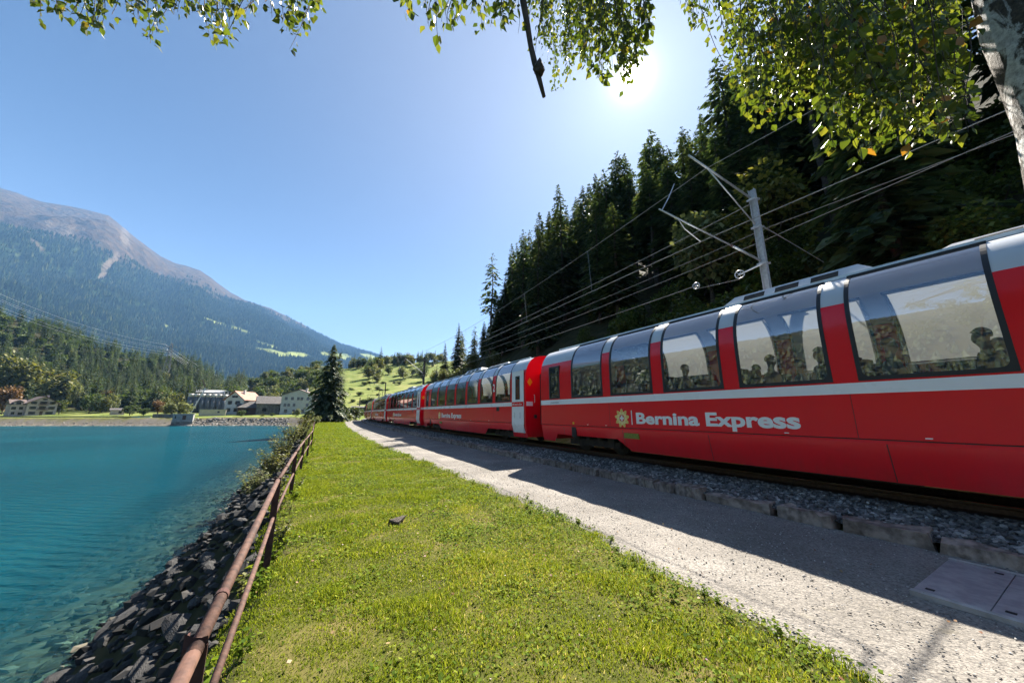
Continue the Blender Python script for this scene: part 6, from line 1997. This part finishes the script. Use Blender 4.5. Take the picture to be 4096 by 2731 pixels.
# rock in the verge
p_ = at(1590, 2090, 1.0)
vs, fs = rock_mesh(77, 3, .45, 14)
d_ = ray(1588, 2092); t_ = (0 - 1.75) / d_[2]; rp = EYE + d_ * t_
M_VR = mat("verge_rock", (0.035, 0.027, 0.021), (0.11, 0.085, 0.066), scale=9, rough=.9, bump=.8, bscale=22, bdist=.02)
tag(link("rock", mesh_np("rock", vs, fs, [M_VR]), None, (rp[0], rp[1], gz(rp[0], rp[1]) + .03), (.15, -.2, .5), (.21, .15, .26)), "small brown rock half sunk in the grass verge", "rock")

random.seed(32); rng = np.random.default_rng(32)
# ================================================================ grass verge
M_GRASS = leaf_mat("grass_blades", [(0, (0.075, 0.11, 0.010)), (.4, (0.19, 0.245, 0.018)), (.68, (0.32, 0.34, 0.035)), (.88, (0.50, 0.44, 0.12)), (1, (0.60, 0.49, 0.24))], trans=.5, rough=.6, objvar=0, spec=.15)
M_CLOVER = leaf_mat("clover_leaves", [(0, (0.06, 0.11, 0.010)), (.6, (0.15, 0.22, 0.018)), (1, (0.28, 0.32, 0.035))], trans=.45, rough=.7, objvar=0, spec=.08)
M_DRYG = leaf_mat("dry_grass", [(0, (0.14, 0.09, 0.04)), (.5, (0.27, 0.20, 0.10)), (1, (0.42, 0.35, 0.20))], trans=.35, rough=.6, objvar=0, spec=.2)
def verge_points(cnt, s0, s1, pw_=1.0, ex_l=0.35, ex_r=.12):
    s = s0 + (s1 - s0) * rng.random(cnt) ** pw_
    lo = -NC - .27 - ex_l
    pl_ = np.interp(s, np.arange(-8, 80, .25), [path_left(a) for a in np.arange(-8, 80, .25)])
    n = lo + (pl_ + ex_r - lo) * rng.random(cnt)
    T_ = np.where(s <= S0, s, S0 + (RAD - n) * np.sin((s - S0) / RAD)); N_ = np.where(s <= S0, NC + n, NC + RAD - (RAD - n) * np.cos((s - S0) / RAD))
    x = T_ * T1[0] + N_ * N1[0]; y = T_ * T1[1] + N_ * N1[1]
    return x, y, s, n, pl_
def blades(x, y, z, h, w, lean):
    k = len(x); a = rng.uniform(0, 6.283, k); b = rng.uniform(0, 6.283, k)
    dx, dy = np.cos(a) * w, np.sin(a) * w
    lx, ly = np.cos(b) * lean * h, np.sin(b) * lean * h
    V = np.stack([np.stack([x - dx, y - dy, z], -1), np.stack([x + dx, y + dy, z], -1), np.stack([x + dx * .7 + lx * .4, y + dy * .7 + ly * .4, z + h * .6], -1),
                  np.stack([x - dx * .7 + lx * .4, y - dy * .7 + ly * .4, z + h * .6], -1), np.stack([x + lx, y + ly, z + h * np.sqrt(np.maximum(1 - .5 * lean ** 2, .2))], -1)], 1)
    return V
BF = np.array([(0, 1, 2), (0, 2, 3), (3, 2, 4)])
def blade_obj(name, x, y, z, h, w, lean, m_, label, cat, rnd=None):
    V = blades(x, y, z, h, w, lean); k = len(V)
    f = BF[None] + (np.arange(k) * 5)[:, None, None]
    me = mesh_np(name, V.reshape(-1, 3), f.reshape(-1, 3), [m_])
    attr(me, "rnd", np.repeat(rng.random(k) if rnd is None else rnd, 5))
    return tag(link(name, me), label, cat, kind="stuff")
def zone(x, y):
    """lushness: dry yellowish near the camera's feet and the fence, green by the path"""
    return np.clip(.5 + 1.15 * fbm(x * .6, y * .6, 4, 91) + .10 * (np.hypot(x + .5, y - 2.2) - 3.0), 0, 1)
xs, ys, hs, ws, ls, rs = [], [], [], [], [], []
for (cnt, a, b, pw_, h0, w0) in ((150000, .2, 4.5, 1.0, .040, .0036), (160000, 4.0, 13, 1.1, .042, .0052), (90000, 12, 44, 1.3, .055, .011), (30000, 40, 78, 1.2, .07, .02)):
    x, y, s, n, pl_ = verge_points(cnt, a, b, pw_, .35, .22)
    lush = zone(x, y)
    cl = np.clip(fbm(x * 2.2, y * 2.2, 3, 93) + .35, 0.1, 1)
    keep = rng.random(cnt) < (.55 + .45 * cl)
    edge = np.clip((pl_ - n) / .5, 0, 1)
    keep &= rng.random(cnt) < (.5 + .5 * edge)
    x, y, lush, cl = x[keep], y[keep], lush[keep], cl[keep]
    xs.append(x); ys.append(y); k = len(x)
    tuft = np.clip(fbm(x * 1.7 + 9, y * 1.7, 3, 99) * 2.2 - .25, 0, 1)
    hs.append(h0 * rng.uniform(.5, 1.6, k) * (.45 + .7 * cl + 1.0 * tuft)); ws.append(w0 * rng.uniform(.7, 1.3, k)); ls.append(rng.uniform(.15, 1.0, k))
    rs.append(np.clip(rng.random(k) * (.45 + .25 * lush) + .62 * (1 - lush) ** 1.5 * rng.random(k) + (rng.random(k) < .12 * (1 - lush)) * .4 + .12 * (cl - .4), 0, 1))
x = np.concatenate(xs); y = np.concatenate(ys)
blade_obj("grass", x, y, ground_z(x, y) - .005, np.concatenate(hs), np.concatenate(ws), np.concatenate(ls), M_GRASS, "short sunlit grass of the verge between fence and path", "grass", np.concatenate(rs))
# dry straw
x, y, s, n, pl_ = verge_points(26000, .2, 16, 1.2)
kp = rng.random(len(x)) < np.clip(1.15 - zone(x, y) * 1.3, .03, 1)
x, y = x[kp], y[kp]; k = len(x)
blade_obj("dry_grass", x, y, ground_z(x, y) + .004, rng.uniform(.015, .05, k), rng.uniform(.002, .004, k), rng.uniform(.8, 1.6, k), M_DRYG, "dry straw coloured grass in the verge", "grass")
# broad clover and plantain leaves
xs, ys, zs, sz = [], [], [], []
for (cnt, a, b, pw_, s0) in ((19000, .3, 6, 1.0, .0105), (26000, 5, 16, 1.1, .0135), (18000, 15, 46, 1.2, .021), (6000, 40, 72, 1.1, .03)):
    x, y, s, n, pl_ = verge_points(cnt, a, b, pw_, .2, .3)
    cl = fbm(x * 1.3, y * 1.3, 3, 97) + .25 * np.clip(1.5 - (pl_ - n), 0, 1) + .1
    kp = rng.random(cnt) < np.clip(cl * 1.6 + .12, .04, 1)
    x, y = x[kp], y[kp]; k = len(x)
    xs.append(x); ys.append(y); zs.append(ground_z(x, y) + rng.uniform(.012, .05, k) * (1 + (s0 > .015))); sz.append(s0 * rng.uniform(.7, 1.8, k))
x = np.concatenate(xs); y = np.concatenate(ys); z = np.concatenate(zs); sz = np.concatenate(sz); k = len(x)
a = rng.uniform(0, 6.283, k)
D = np.stack([np.cos(a), np.sin(a), rng.uniform(-.2, .6, k)], -1); D /= np.linalg.norm(D, axis=1, keepdims=True)
V = spray_cards(np.stack([x, y, z], -1), D, sz * 2.2, sz * 1.0, .1)
f = np.array([(0, 1, 2), (0, 2, 3)])[None] + (np.arange(k) * 4)[:, None, None]
me = mesh_np("clover", V.reshape(-1, 3), f.reshape(-1, 3), [M_CLOVER]); face_rnd(me, 4, k)
tag(link("clover", me), "broad clover and plantain leaves in the grass verge", "clover", kind="stuff")
# small blossoms and fallen leaves
def flecks(name, cnt, col, size, label, cat, s1=14, onpath=False):
    x, y, s, n, pl_ = verge_points(cnt, .6, s1, 1.1, .1, 3.0 if onpath else .0)
    a = rng.uniform(0, 6.283, cnt); D = np.stack([np.cos(a), np.sin(a), rng.uniform(-.2, .5, cnt)], -1); D /= np.linalg.norm(D, axis=1, keepdims=True)
    V = spray_cards(np.stack([x, y, ground_z(x, y) + rng.uniform(.035, .06, cnt)], -1), D, np.full(cnt, size) * rng.uniform(.6, 1.4, cnt), np.full(cnt, size * .45), .1)
    f = np.array([(0, 1, 2), (0, 2, 3)])[None] + (np.arange(cnt) * 4)[:, None, None]
    me = mesh_np(name, V.reshape(-1, 3), f.reshape(-1, 3), [leaf_mat(name, col, trans=.25, objvar=0)]); face_rnd(me, 4, cnt)
    tag(link(name, me), label, cat, kind="stuff")
flecks("clover_blossoms", 70, [(0, (0.45, 0.12, 0.35)), (.5, (0.6, 0.45, 0.5)), (1, (0.75, 0.72, 0.68))], .016, "tiny pink and white blossoms scattered in the verge", "blossoms")
flecks("fallen_leaves", 200, [(0, (0.16, 0.05, 0.02)), (.5, (0.26, 0.15, 0.07)), (1, (0.36, 0.28, 0.14))], .035, "brown and yellow fallen birch leaves on verge and path", "fallen leaves", 10, True)
# pebbles on the path
cnt = 4500
x, y, s, n, pl_ = verge_points(cnt, .2, 12, 1.2)
n2 = pl_ + (KERB_N - pl_) * rng.random(cnt)
pp = np.array([track_pt(a, b, .03) for a, b in zip(s, n2)])
me = scatter_stones("pebbles", pp, rng.uniform(.004, .013, cnt), [stone_mat("pebble", [(0, (0.10, 0.095, 0.09)), (.5, (0.32, 0.30, 0.27)), (1, (0.58, 0.56, 0.52))])], 6, .7)
tag(link("path_pebbles", me), "loose pebbles strewn over the gravel path", "pebbles", kind="stuff")

# ---- weeds along the fence and path edge
def weed_mesh(seed, h, n, card, m_, spread=.5):
    r_ = np.random.default_rng(seed)
    P = []; D = []; L_ = []; W_ = []; tb = MB()
    for q in range(max(3, n // 14)):
        a = r_.uniform(0, 6.283); l_ = h * r_.uniform(.6, 1.1); top = np.array([math.cos(a) * spread * l_ * r_.uniform(.2, 1), math.sin(a) * spread * l_ * r_.uniform(.2, 1), l_])
        tb.tube([(0, 0, -.02), tuple(top * .5 + np.array([0, 0, .08 * l_])), tuple(top)], [.006 * h + .002, .004 * h + .0015, .002], 4, cap=False)
        for i in range(14):
            t = r_.uniform(.25, 1.0); b = r_.uniform(0, 6.283)
            P.append(top * t + np.array([0, 0, .16 * l_ * t * (1 - t)])); D.append((math.cos(b), math.sin(b), r_.uniform(-.3, .6))); L_.append(card * r_.uniform(.6, 1.4)); W_.append(card * r_.uniform(.25, .42))
    P = np.array(P); D = np.array(D); D /= np.linalg.norm(D, axis=1, keepdims=True)
    V = spray_cards(P, D, np.array(L_), np.array(W_), .2); k = len(V)
    f = np.array([(0, 1, 2), (0, 2, 3)])[None] + (np.arange(k) * 4)[:, None, None]
    me = mesh_np("foliage", V.reshape(-1, 3), f.reshape(-1, 3), [m_]); face_rnd(me, 4, k)
    return tb.mesh("stem", M_LEAFD if False else M_BARK), me
WD = [weed_mesh(1, .22, 60, .055, M_CLOVER), weed_mesh(2, .30, 70, .05, M_LEAFY), weed_mesh(3, .16, 60, .05, M_CLOVER, .9)]
def weed(s, n, k, sc, lab, grp):
    p = track_pt(s, n); o = empty("weed", (p[0], p[1], gz(p[0], p[1])), random.uniform(0, 6.28)); o.scale = (sc,) * 3
    tag(o, lab, "weed", grp); link("stem", WD[k][0], o); link("foliage", WD[k][1], o)
for i in range(46):
    s = .8 + 24 * random.random() ** 1.5
    weed(s, fence_n(s) + random.uniform(-.3, .12), random.choice([0, 1, 2]), random.uniform(.7, 1.5), "leafy weed growing under the rusty pipe fence", "weeds under the fence")
for i in range(70):
    s = .9 + 16 * random.random() ** 1.4
    weed(s, path_left(s) + random.uniform(-.25, .28), random.choice([0, 2, 2]), random.uniform(.32, .65), "low leafy weed at the grass edge of the gravel path", "weeds along the path edge")
# taller bushes reaching over the fence farther along
BUSHN = [weed_mesh(11, 1.35, 900, .10, M_LEAFP, .6), weed_mesh(12, 1.2, 900, .10, M_LEAFY, .65)]
for (s, n, sc, k, lab) in ((15.5, -10.4, 1.0, 0, "sunlit yellow green shrub on the bank beyond the fence posts"), (18.5, -10.3, 1.15, 1, "green shrub behind the fence on the lake bank"), (22, -10.2, 1.2, 0, "shrub farther along the fence on the lake bank"),
                           (27, -10.0, 1.2, 1, "shrub overgrowing the far part of the fence"), (33, -9.6, 1.2, 0, "yellow green shrub at the far end of the fence"), (13.2, -10.1, .7, 0, "smallest shrub on the bank, nearest along the fence"), (40, -9.6, 1.4, 1, "green shrub past the end of the fence near the lone spruce")):
    p = track_pt(s, n); o = empty("shrub", (p[0], p[1], gz(p[0], p[1]) - .05), random.uniform(0, 6)); o.scale = (sc,) * 3
    tag(o, lab, "shrub"); link("stem", BUSHN[k][0], o); link("foliage", BUSHN[k][1], o)

random.seed(33); rng = np.random.default_rng(33)
# ================================================================ the birch
M_BIRCH = None
def birch_bark():
    m, n, l, p = new_mat("birch_bark")
    pos = pos_node(n, l, False)
    mp = n.new("ShaderNodeMapping"); mp.inputs["Scale"].default_value = (1, 1, .55); l.new(pos, mp.inputs["Vector"])
    f1 = noise_tex(n, l, mp.outputs[0], 5.0, 6, .65, .6)
    f2 = noise_tex(n, l, pos, 38, 5, .7)
    white = ramp(n, l, f2, [(0.3, (0.30, 0.28, 0.27)), (0.6, (0.74, 0.72, 0.70))])
    dark = ramp(n, l, f2, [(0.35, (0.014, 0.011, 0.009)), (0.6, (0.09, 0.07, 0.05)), (.8, (.2, .17, .14))])
    k = ramp(n, l, f1, [(0.485, (0, 0, 0)), (0.535, (1, 1, 1))])
    l.new(mixc(n, l, k, dark, white), p.inputs["Base Color"]); p.inputs["Roughness"].default_value = .85
    h = math_n(n, l, 'ADD', math_n(n, l, 'MULTIPLY', f2, .6), math_n(n, l, 'MULTIPLY', f1, -.8))
    l.new(bump_n(n, l, h, 1.0, .035), p.inputs["Normal"])
    return m
M_BIRCH = birch_bark()
M_TWIG = mat("birch_twig", (0.035, 0.024, 0.018), (0.07, 0.05, 0.04), scale=20, rough=.85, bump=.6, bscale=40, bdist=.006)
M_BLEAF = leaf_mat("birch_leaf", [(0, (0.045, 0.075, 0.012)), (.5, (0.085, 0.12, 0.018)), (.93, (0.16, 0.18, 0.03)), (.985, (0.20, 0.19, 0.03)), (1, (0.34, 0.17, 0.03))], trans=.52, rough=.38, objvar=.25, spec=.5, tint=(1.35, 1.3, .55))
tb_ = np.array([2.87, 1.60])
birch = empty("birch_tree", (tb_[0], tb_[1], 0)); tag(birch, "birch with peeling black and white trunk at right edge and leafy branches hanging overhead", "tree")
BO = np.array([tb_[0], tb_[1], 0])
mb = MB(); pts_ = []; rads = []
for i, z in enumerate(np.linspace(-.4, 9.0, 26)):
    pts_.append((0.02 * math.sin(z * .9) + .07 * z, .02 * math.sin(z * 1.3 + 1) + .0 * z, z)); rads.append(.245 - .013 * z + (.12 * max(0, .5 - z) if z < .5 else 0) + .012 * math.sin(z * 5))
mb.tube(pts_, rads, 28); mb.build("trunk", M_BIRCH, birch, True)
limbs = [[(0.1, 0, 5.6), (-.6, .3, 6.6), (-1.8, .5, 7.2), (-3.6, .6, 7.4), (-5.6, .5, 7.2)], [(0.15, 0, 6.2), (-.4, .5, 7.2), (-1.2, .9, 7.6), (-2.4, 1.1, 7.5)],
         [(0.2, 0, 6.9), (-.8, -.2, 7.7), (-2.6, .2, 8.1), (-5.0, .3, 8.0), (-7.0, .3, 7.6)]]
for lm in limbs: MB().tube(lm, list(np.linspace(.085, .02, len(lm))), 8).build("limb", M_TWIG, birch, True)
# strands: hanging twigs set with leaves; (u range, tip v range, camera depth range, strands, leaf size)
def leaf_quad(P, D, Lf, rnd_):
    """pointed oval leaf folded along its midrib: 6 vertices, 4 triangles"""
    k = len(P)
    ref = rng.normal(size=(k, 3)); sd = np.cross(D, ref); sd /= np.linalg.norm(sd, axis=1, keepdims=True); nr_ = np.cross(sd, D)
    Lc = Lf[:, None]
    w = .36
    fold = rng.uniform(-.10, .22, (k, 1))
    V = np.stack([P, P + D * Lc * .33 + sd * Lc * w + nr_ * Lc * fold, P + D * Lc * .62 + sd * Lc * w * .72 + nr_ * Lc * fold, P + D * Lc * 1.0 + nr_ * Lc * rng.uniform(-.15, .15, (k, 1)), P + D * Lc * .62 - sd * Lc * w * .72 + nr_ * Lc * fold, P + D * Lc * .33 - sd * Lc * w + nr_ * Lc * fold], 1)
    return V
LFAC = np.array([(0, 1, 2), (0, 2, 3), (0, 3, 4), (0, 4, 5)])
LP, LD, LS, LDEP = [], [], [], []
tw = MB()
def strand(u, v, zc, length, leaf, gap=.030, wob=.05):
    tip = at_depth(u, v, zc)
    up = np.array([random.gauss(0, .10), random.gauss(0, .10), 1.0]); up /= np.linalg.norm(up)
    nseg = 7; pts2 = []
    ph = random.uniform(0, 6.28)
    for i in range(nseg + 1):
        t = i / nseg
        q = tip + up * length * t + np.array([math.sin(ph + t * 5), math.cos(ph * 1.3 + t * 4), 0]) * wob * t * (1.2 - t)
        pts2.append(q)
    tw.tube([tuple(q - BO) for q in pts2[::-1]], list(np.linspace(.0035, .0012, nseg + 1)), 4, cap=False)
    nl = int(length / gap)
    for j in range(nl):
        t = (j + random.random() * .8) / nl
        i = min(int(t * nseg), nseg - 1); q = pts2[i] + (pts2[i + 1] - pts2[i]) * (t * nseg - i)
        a = random.uniform(0, 6.283)
        off = np.array([math.cos(a), math.sin(a), -.35]) * random.uniform(.008, .035)
        d = np.array([math.cos(a) * random.uniform(.1, .9), math.sin(a) * random.uniform(.1, .9), -random.uniform(.25, 1.0)])
        d /= np.linalg.norm(d)
        LP.append(q + off); LD.append(d); LS.append(leaf * random.uniform(.65, 1.25)); LDEP.append(zc)
def top_len(u, v, zc):
    return max(.15, (v + 110) / F * zc * 1.12)
def mass(us, vs_, z0, z1, cnt, leaf, gap=.030, wob=.05, minfrac=.25):
    for _ in range(cnt):
        u = random.uniform(us[0], us[-1]); vt = float(np.interp(u, us, vs_))
        v = vt * (random.random() ** .55 if random.random() < .8 else random.uniform(minfrac, 1))
        zc = random.uniform(z0, z1)
        strand(u, v, zc, min(top_len(u, v, zc), random.uniform(.5, 1.5)), leaf, gap, wob)
mass([2930, 2960, 3000, 3060, 3110, 3180, 3230, 3300], [150, 470, 520, 560, 430, 480, 360, 430], 2.3, 3.4, 62, .055, .026)
mass([3260, 3320, 3380, 3440, 3500, 3560], [520, 600, 650, 690, 600, 540], 1.9, 2.8, 42, .062, .030)
mass([3500, 3600, 3700, 3800, 3880], [520, 580, 600, 560, 560], 1.7, 3.0, 54, .064, .032)
mass([3050, 3300, 3600, 3860], [380, 420, 460, 470], 2.8, 4.2, 60, .060, .034)
mass([2120, 2160, 2220, 2270, 2320, 2370], [60, 190, 400, 380, 300, 250], 3.0, 4.0, 40, .045, .026)
mass([2330, 2390, 2450, 2520, 2570, 2610], [250, 350, 330, 360, 270, 90], 2.3, 3.2, 40, .055, .028)
mass([2060, 2110, 2170], [120, 240, 330], 2.0, 2.3, 5, .045, .05)
mass([2440, 2500, 2560], [390, 455, 330], 2.4, 2.8, 5, .05, .05)
mass([2735, 2780, 2840, 2900], [40, 150, 110, 30], 2.8, 3.4, 14, .045, .03)
mass([1590, 1650, 1700], [10, 60, 10], 2.0, 2.5, 4, .055, .04)
mass([1690, 1740, 1800, 1850], [40, 190, 150, 60], 2.0, 2.5, 9, .055, .035)
mass([1870, 1920, 1970, 2020, 2060], [60, 240, 130, 110, 60], 2.0, 2.6, 12, .052, .035)
mass([110, 190], [70, 110], 2.4, 2.6, 3, .05, .05); mass([220, 300, 380, 450], [60, 110, 140, 90], 2.2, 2.6, 17, .05, .034)
mass([530, 600, 650, 720], [60, 185, 90, 60], 2.2, 2.6, 13, .05, .036); mass([690, 750, 800], [40, 90, 30], 2.2, 2.6, 6, .05, .036)
mass([810, 850, 900, 960, 1020], [90, 215, 170, 130, 50], 2.2, 2.7, 15, .05, .036)
mass([1070, 1120, 1180, 1220], [90, 200, 285, 160], 2.2, 2.6, 11, .05, .034); mass([1190, 1240, 1280], [20, 60, 40], 2.3, 2.6, 5, .05, .036)
tw.build("hanging_twigs", M_TWIG, birch)["kind"] = "stuff"
LP = np.array(LP); LD = np.array(LD); LS = np.array(LS); LDEP = np.array(LDEP)
app = LS / LDEP
order = np.argsort(-app)
big_ = order[:300]; rest = order[300:]
V = leaf_quad(LP[rest] - BO, LD[rest], LS[rest], None); k = len(V)
me = mesh_np("crown", V.reshape(-1, 3), (LFAC[None] + (np.arange(k) * 6)[:, None, None]).reshape(-1, 3), [M_BLEAF]); face_rnd(me, 6, k)
cro = link("crown", me, birch); cro["kind"] = "stuff"
LEAFS = []
for q in range(12):
    V = leaf_quad(np.zeros((1, 3)), np.array([[1.0, 0, 0]]), np.array([1.0]), None)
    m_ = mesh_np("leaf", V.reshape(-1, 3), LFAC, [M_BLEAF]); attr(m_, "rnd", np.full(6, q / 11)); LEAFS.append(m_)
for j in big_:
    e_ = Vector(LD[j]).to_track_quat('X', 'Z').to_euler()
    link("leaf", LEAFS[random.randrange(12)], birch, LP[j] - BO, e_, (LS[j],) * 3)
# broken branch stub hanging down with a knobbly burl
sp = [at_depth(u, v, 2.1) - BO for (u, v) in ((2080, -120), (2092, 0), (2108, 90), (2122, 180), (2138, 250), (2158, 320), (2176, 388))]
MB().tube([tuple(p) for p in sp], [.022, .021, .018, .0165, .018, .015, .011], 10).build("broken_branch", M_TWIG, birch, True)
bp_ = at_depth(2157, 268, 2.09) - BO
vs, fs = rock_mesh(321, 3, 1.3, 4); vs *= (1 + .22 * rng.random((len(vs), 1)))
link("burl", mesh_np("burl", vs, fs, [M_TWIG]), birch, bp_, None, (.034, .034, .042))
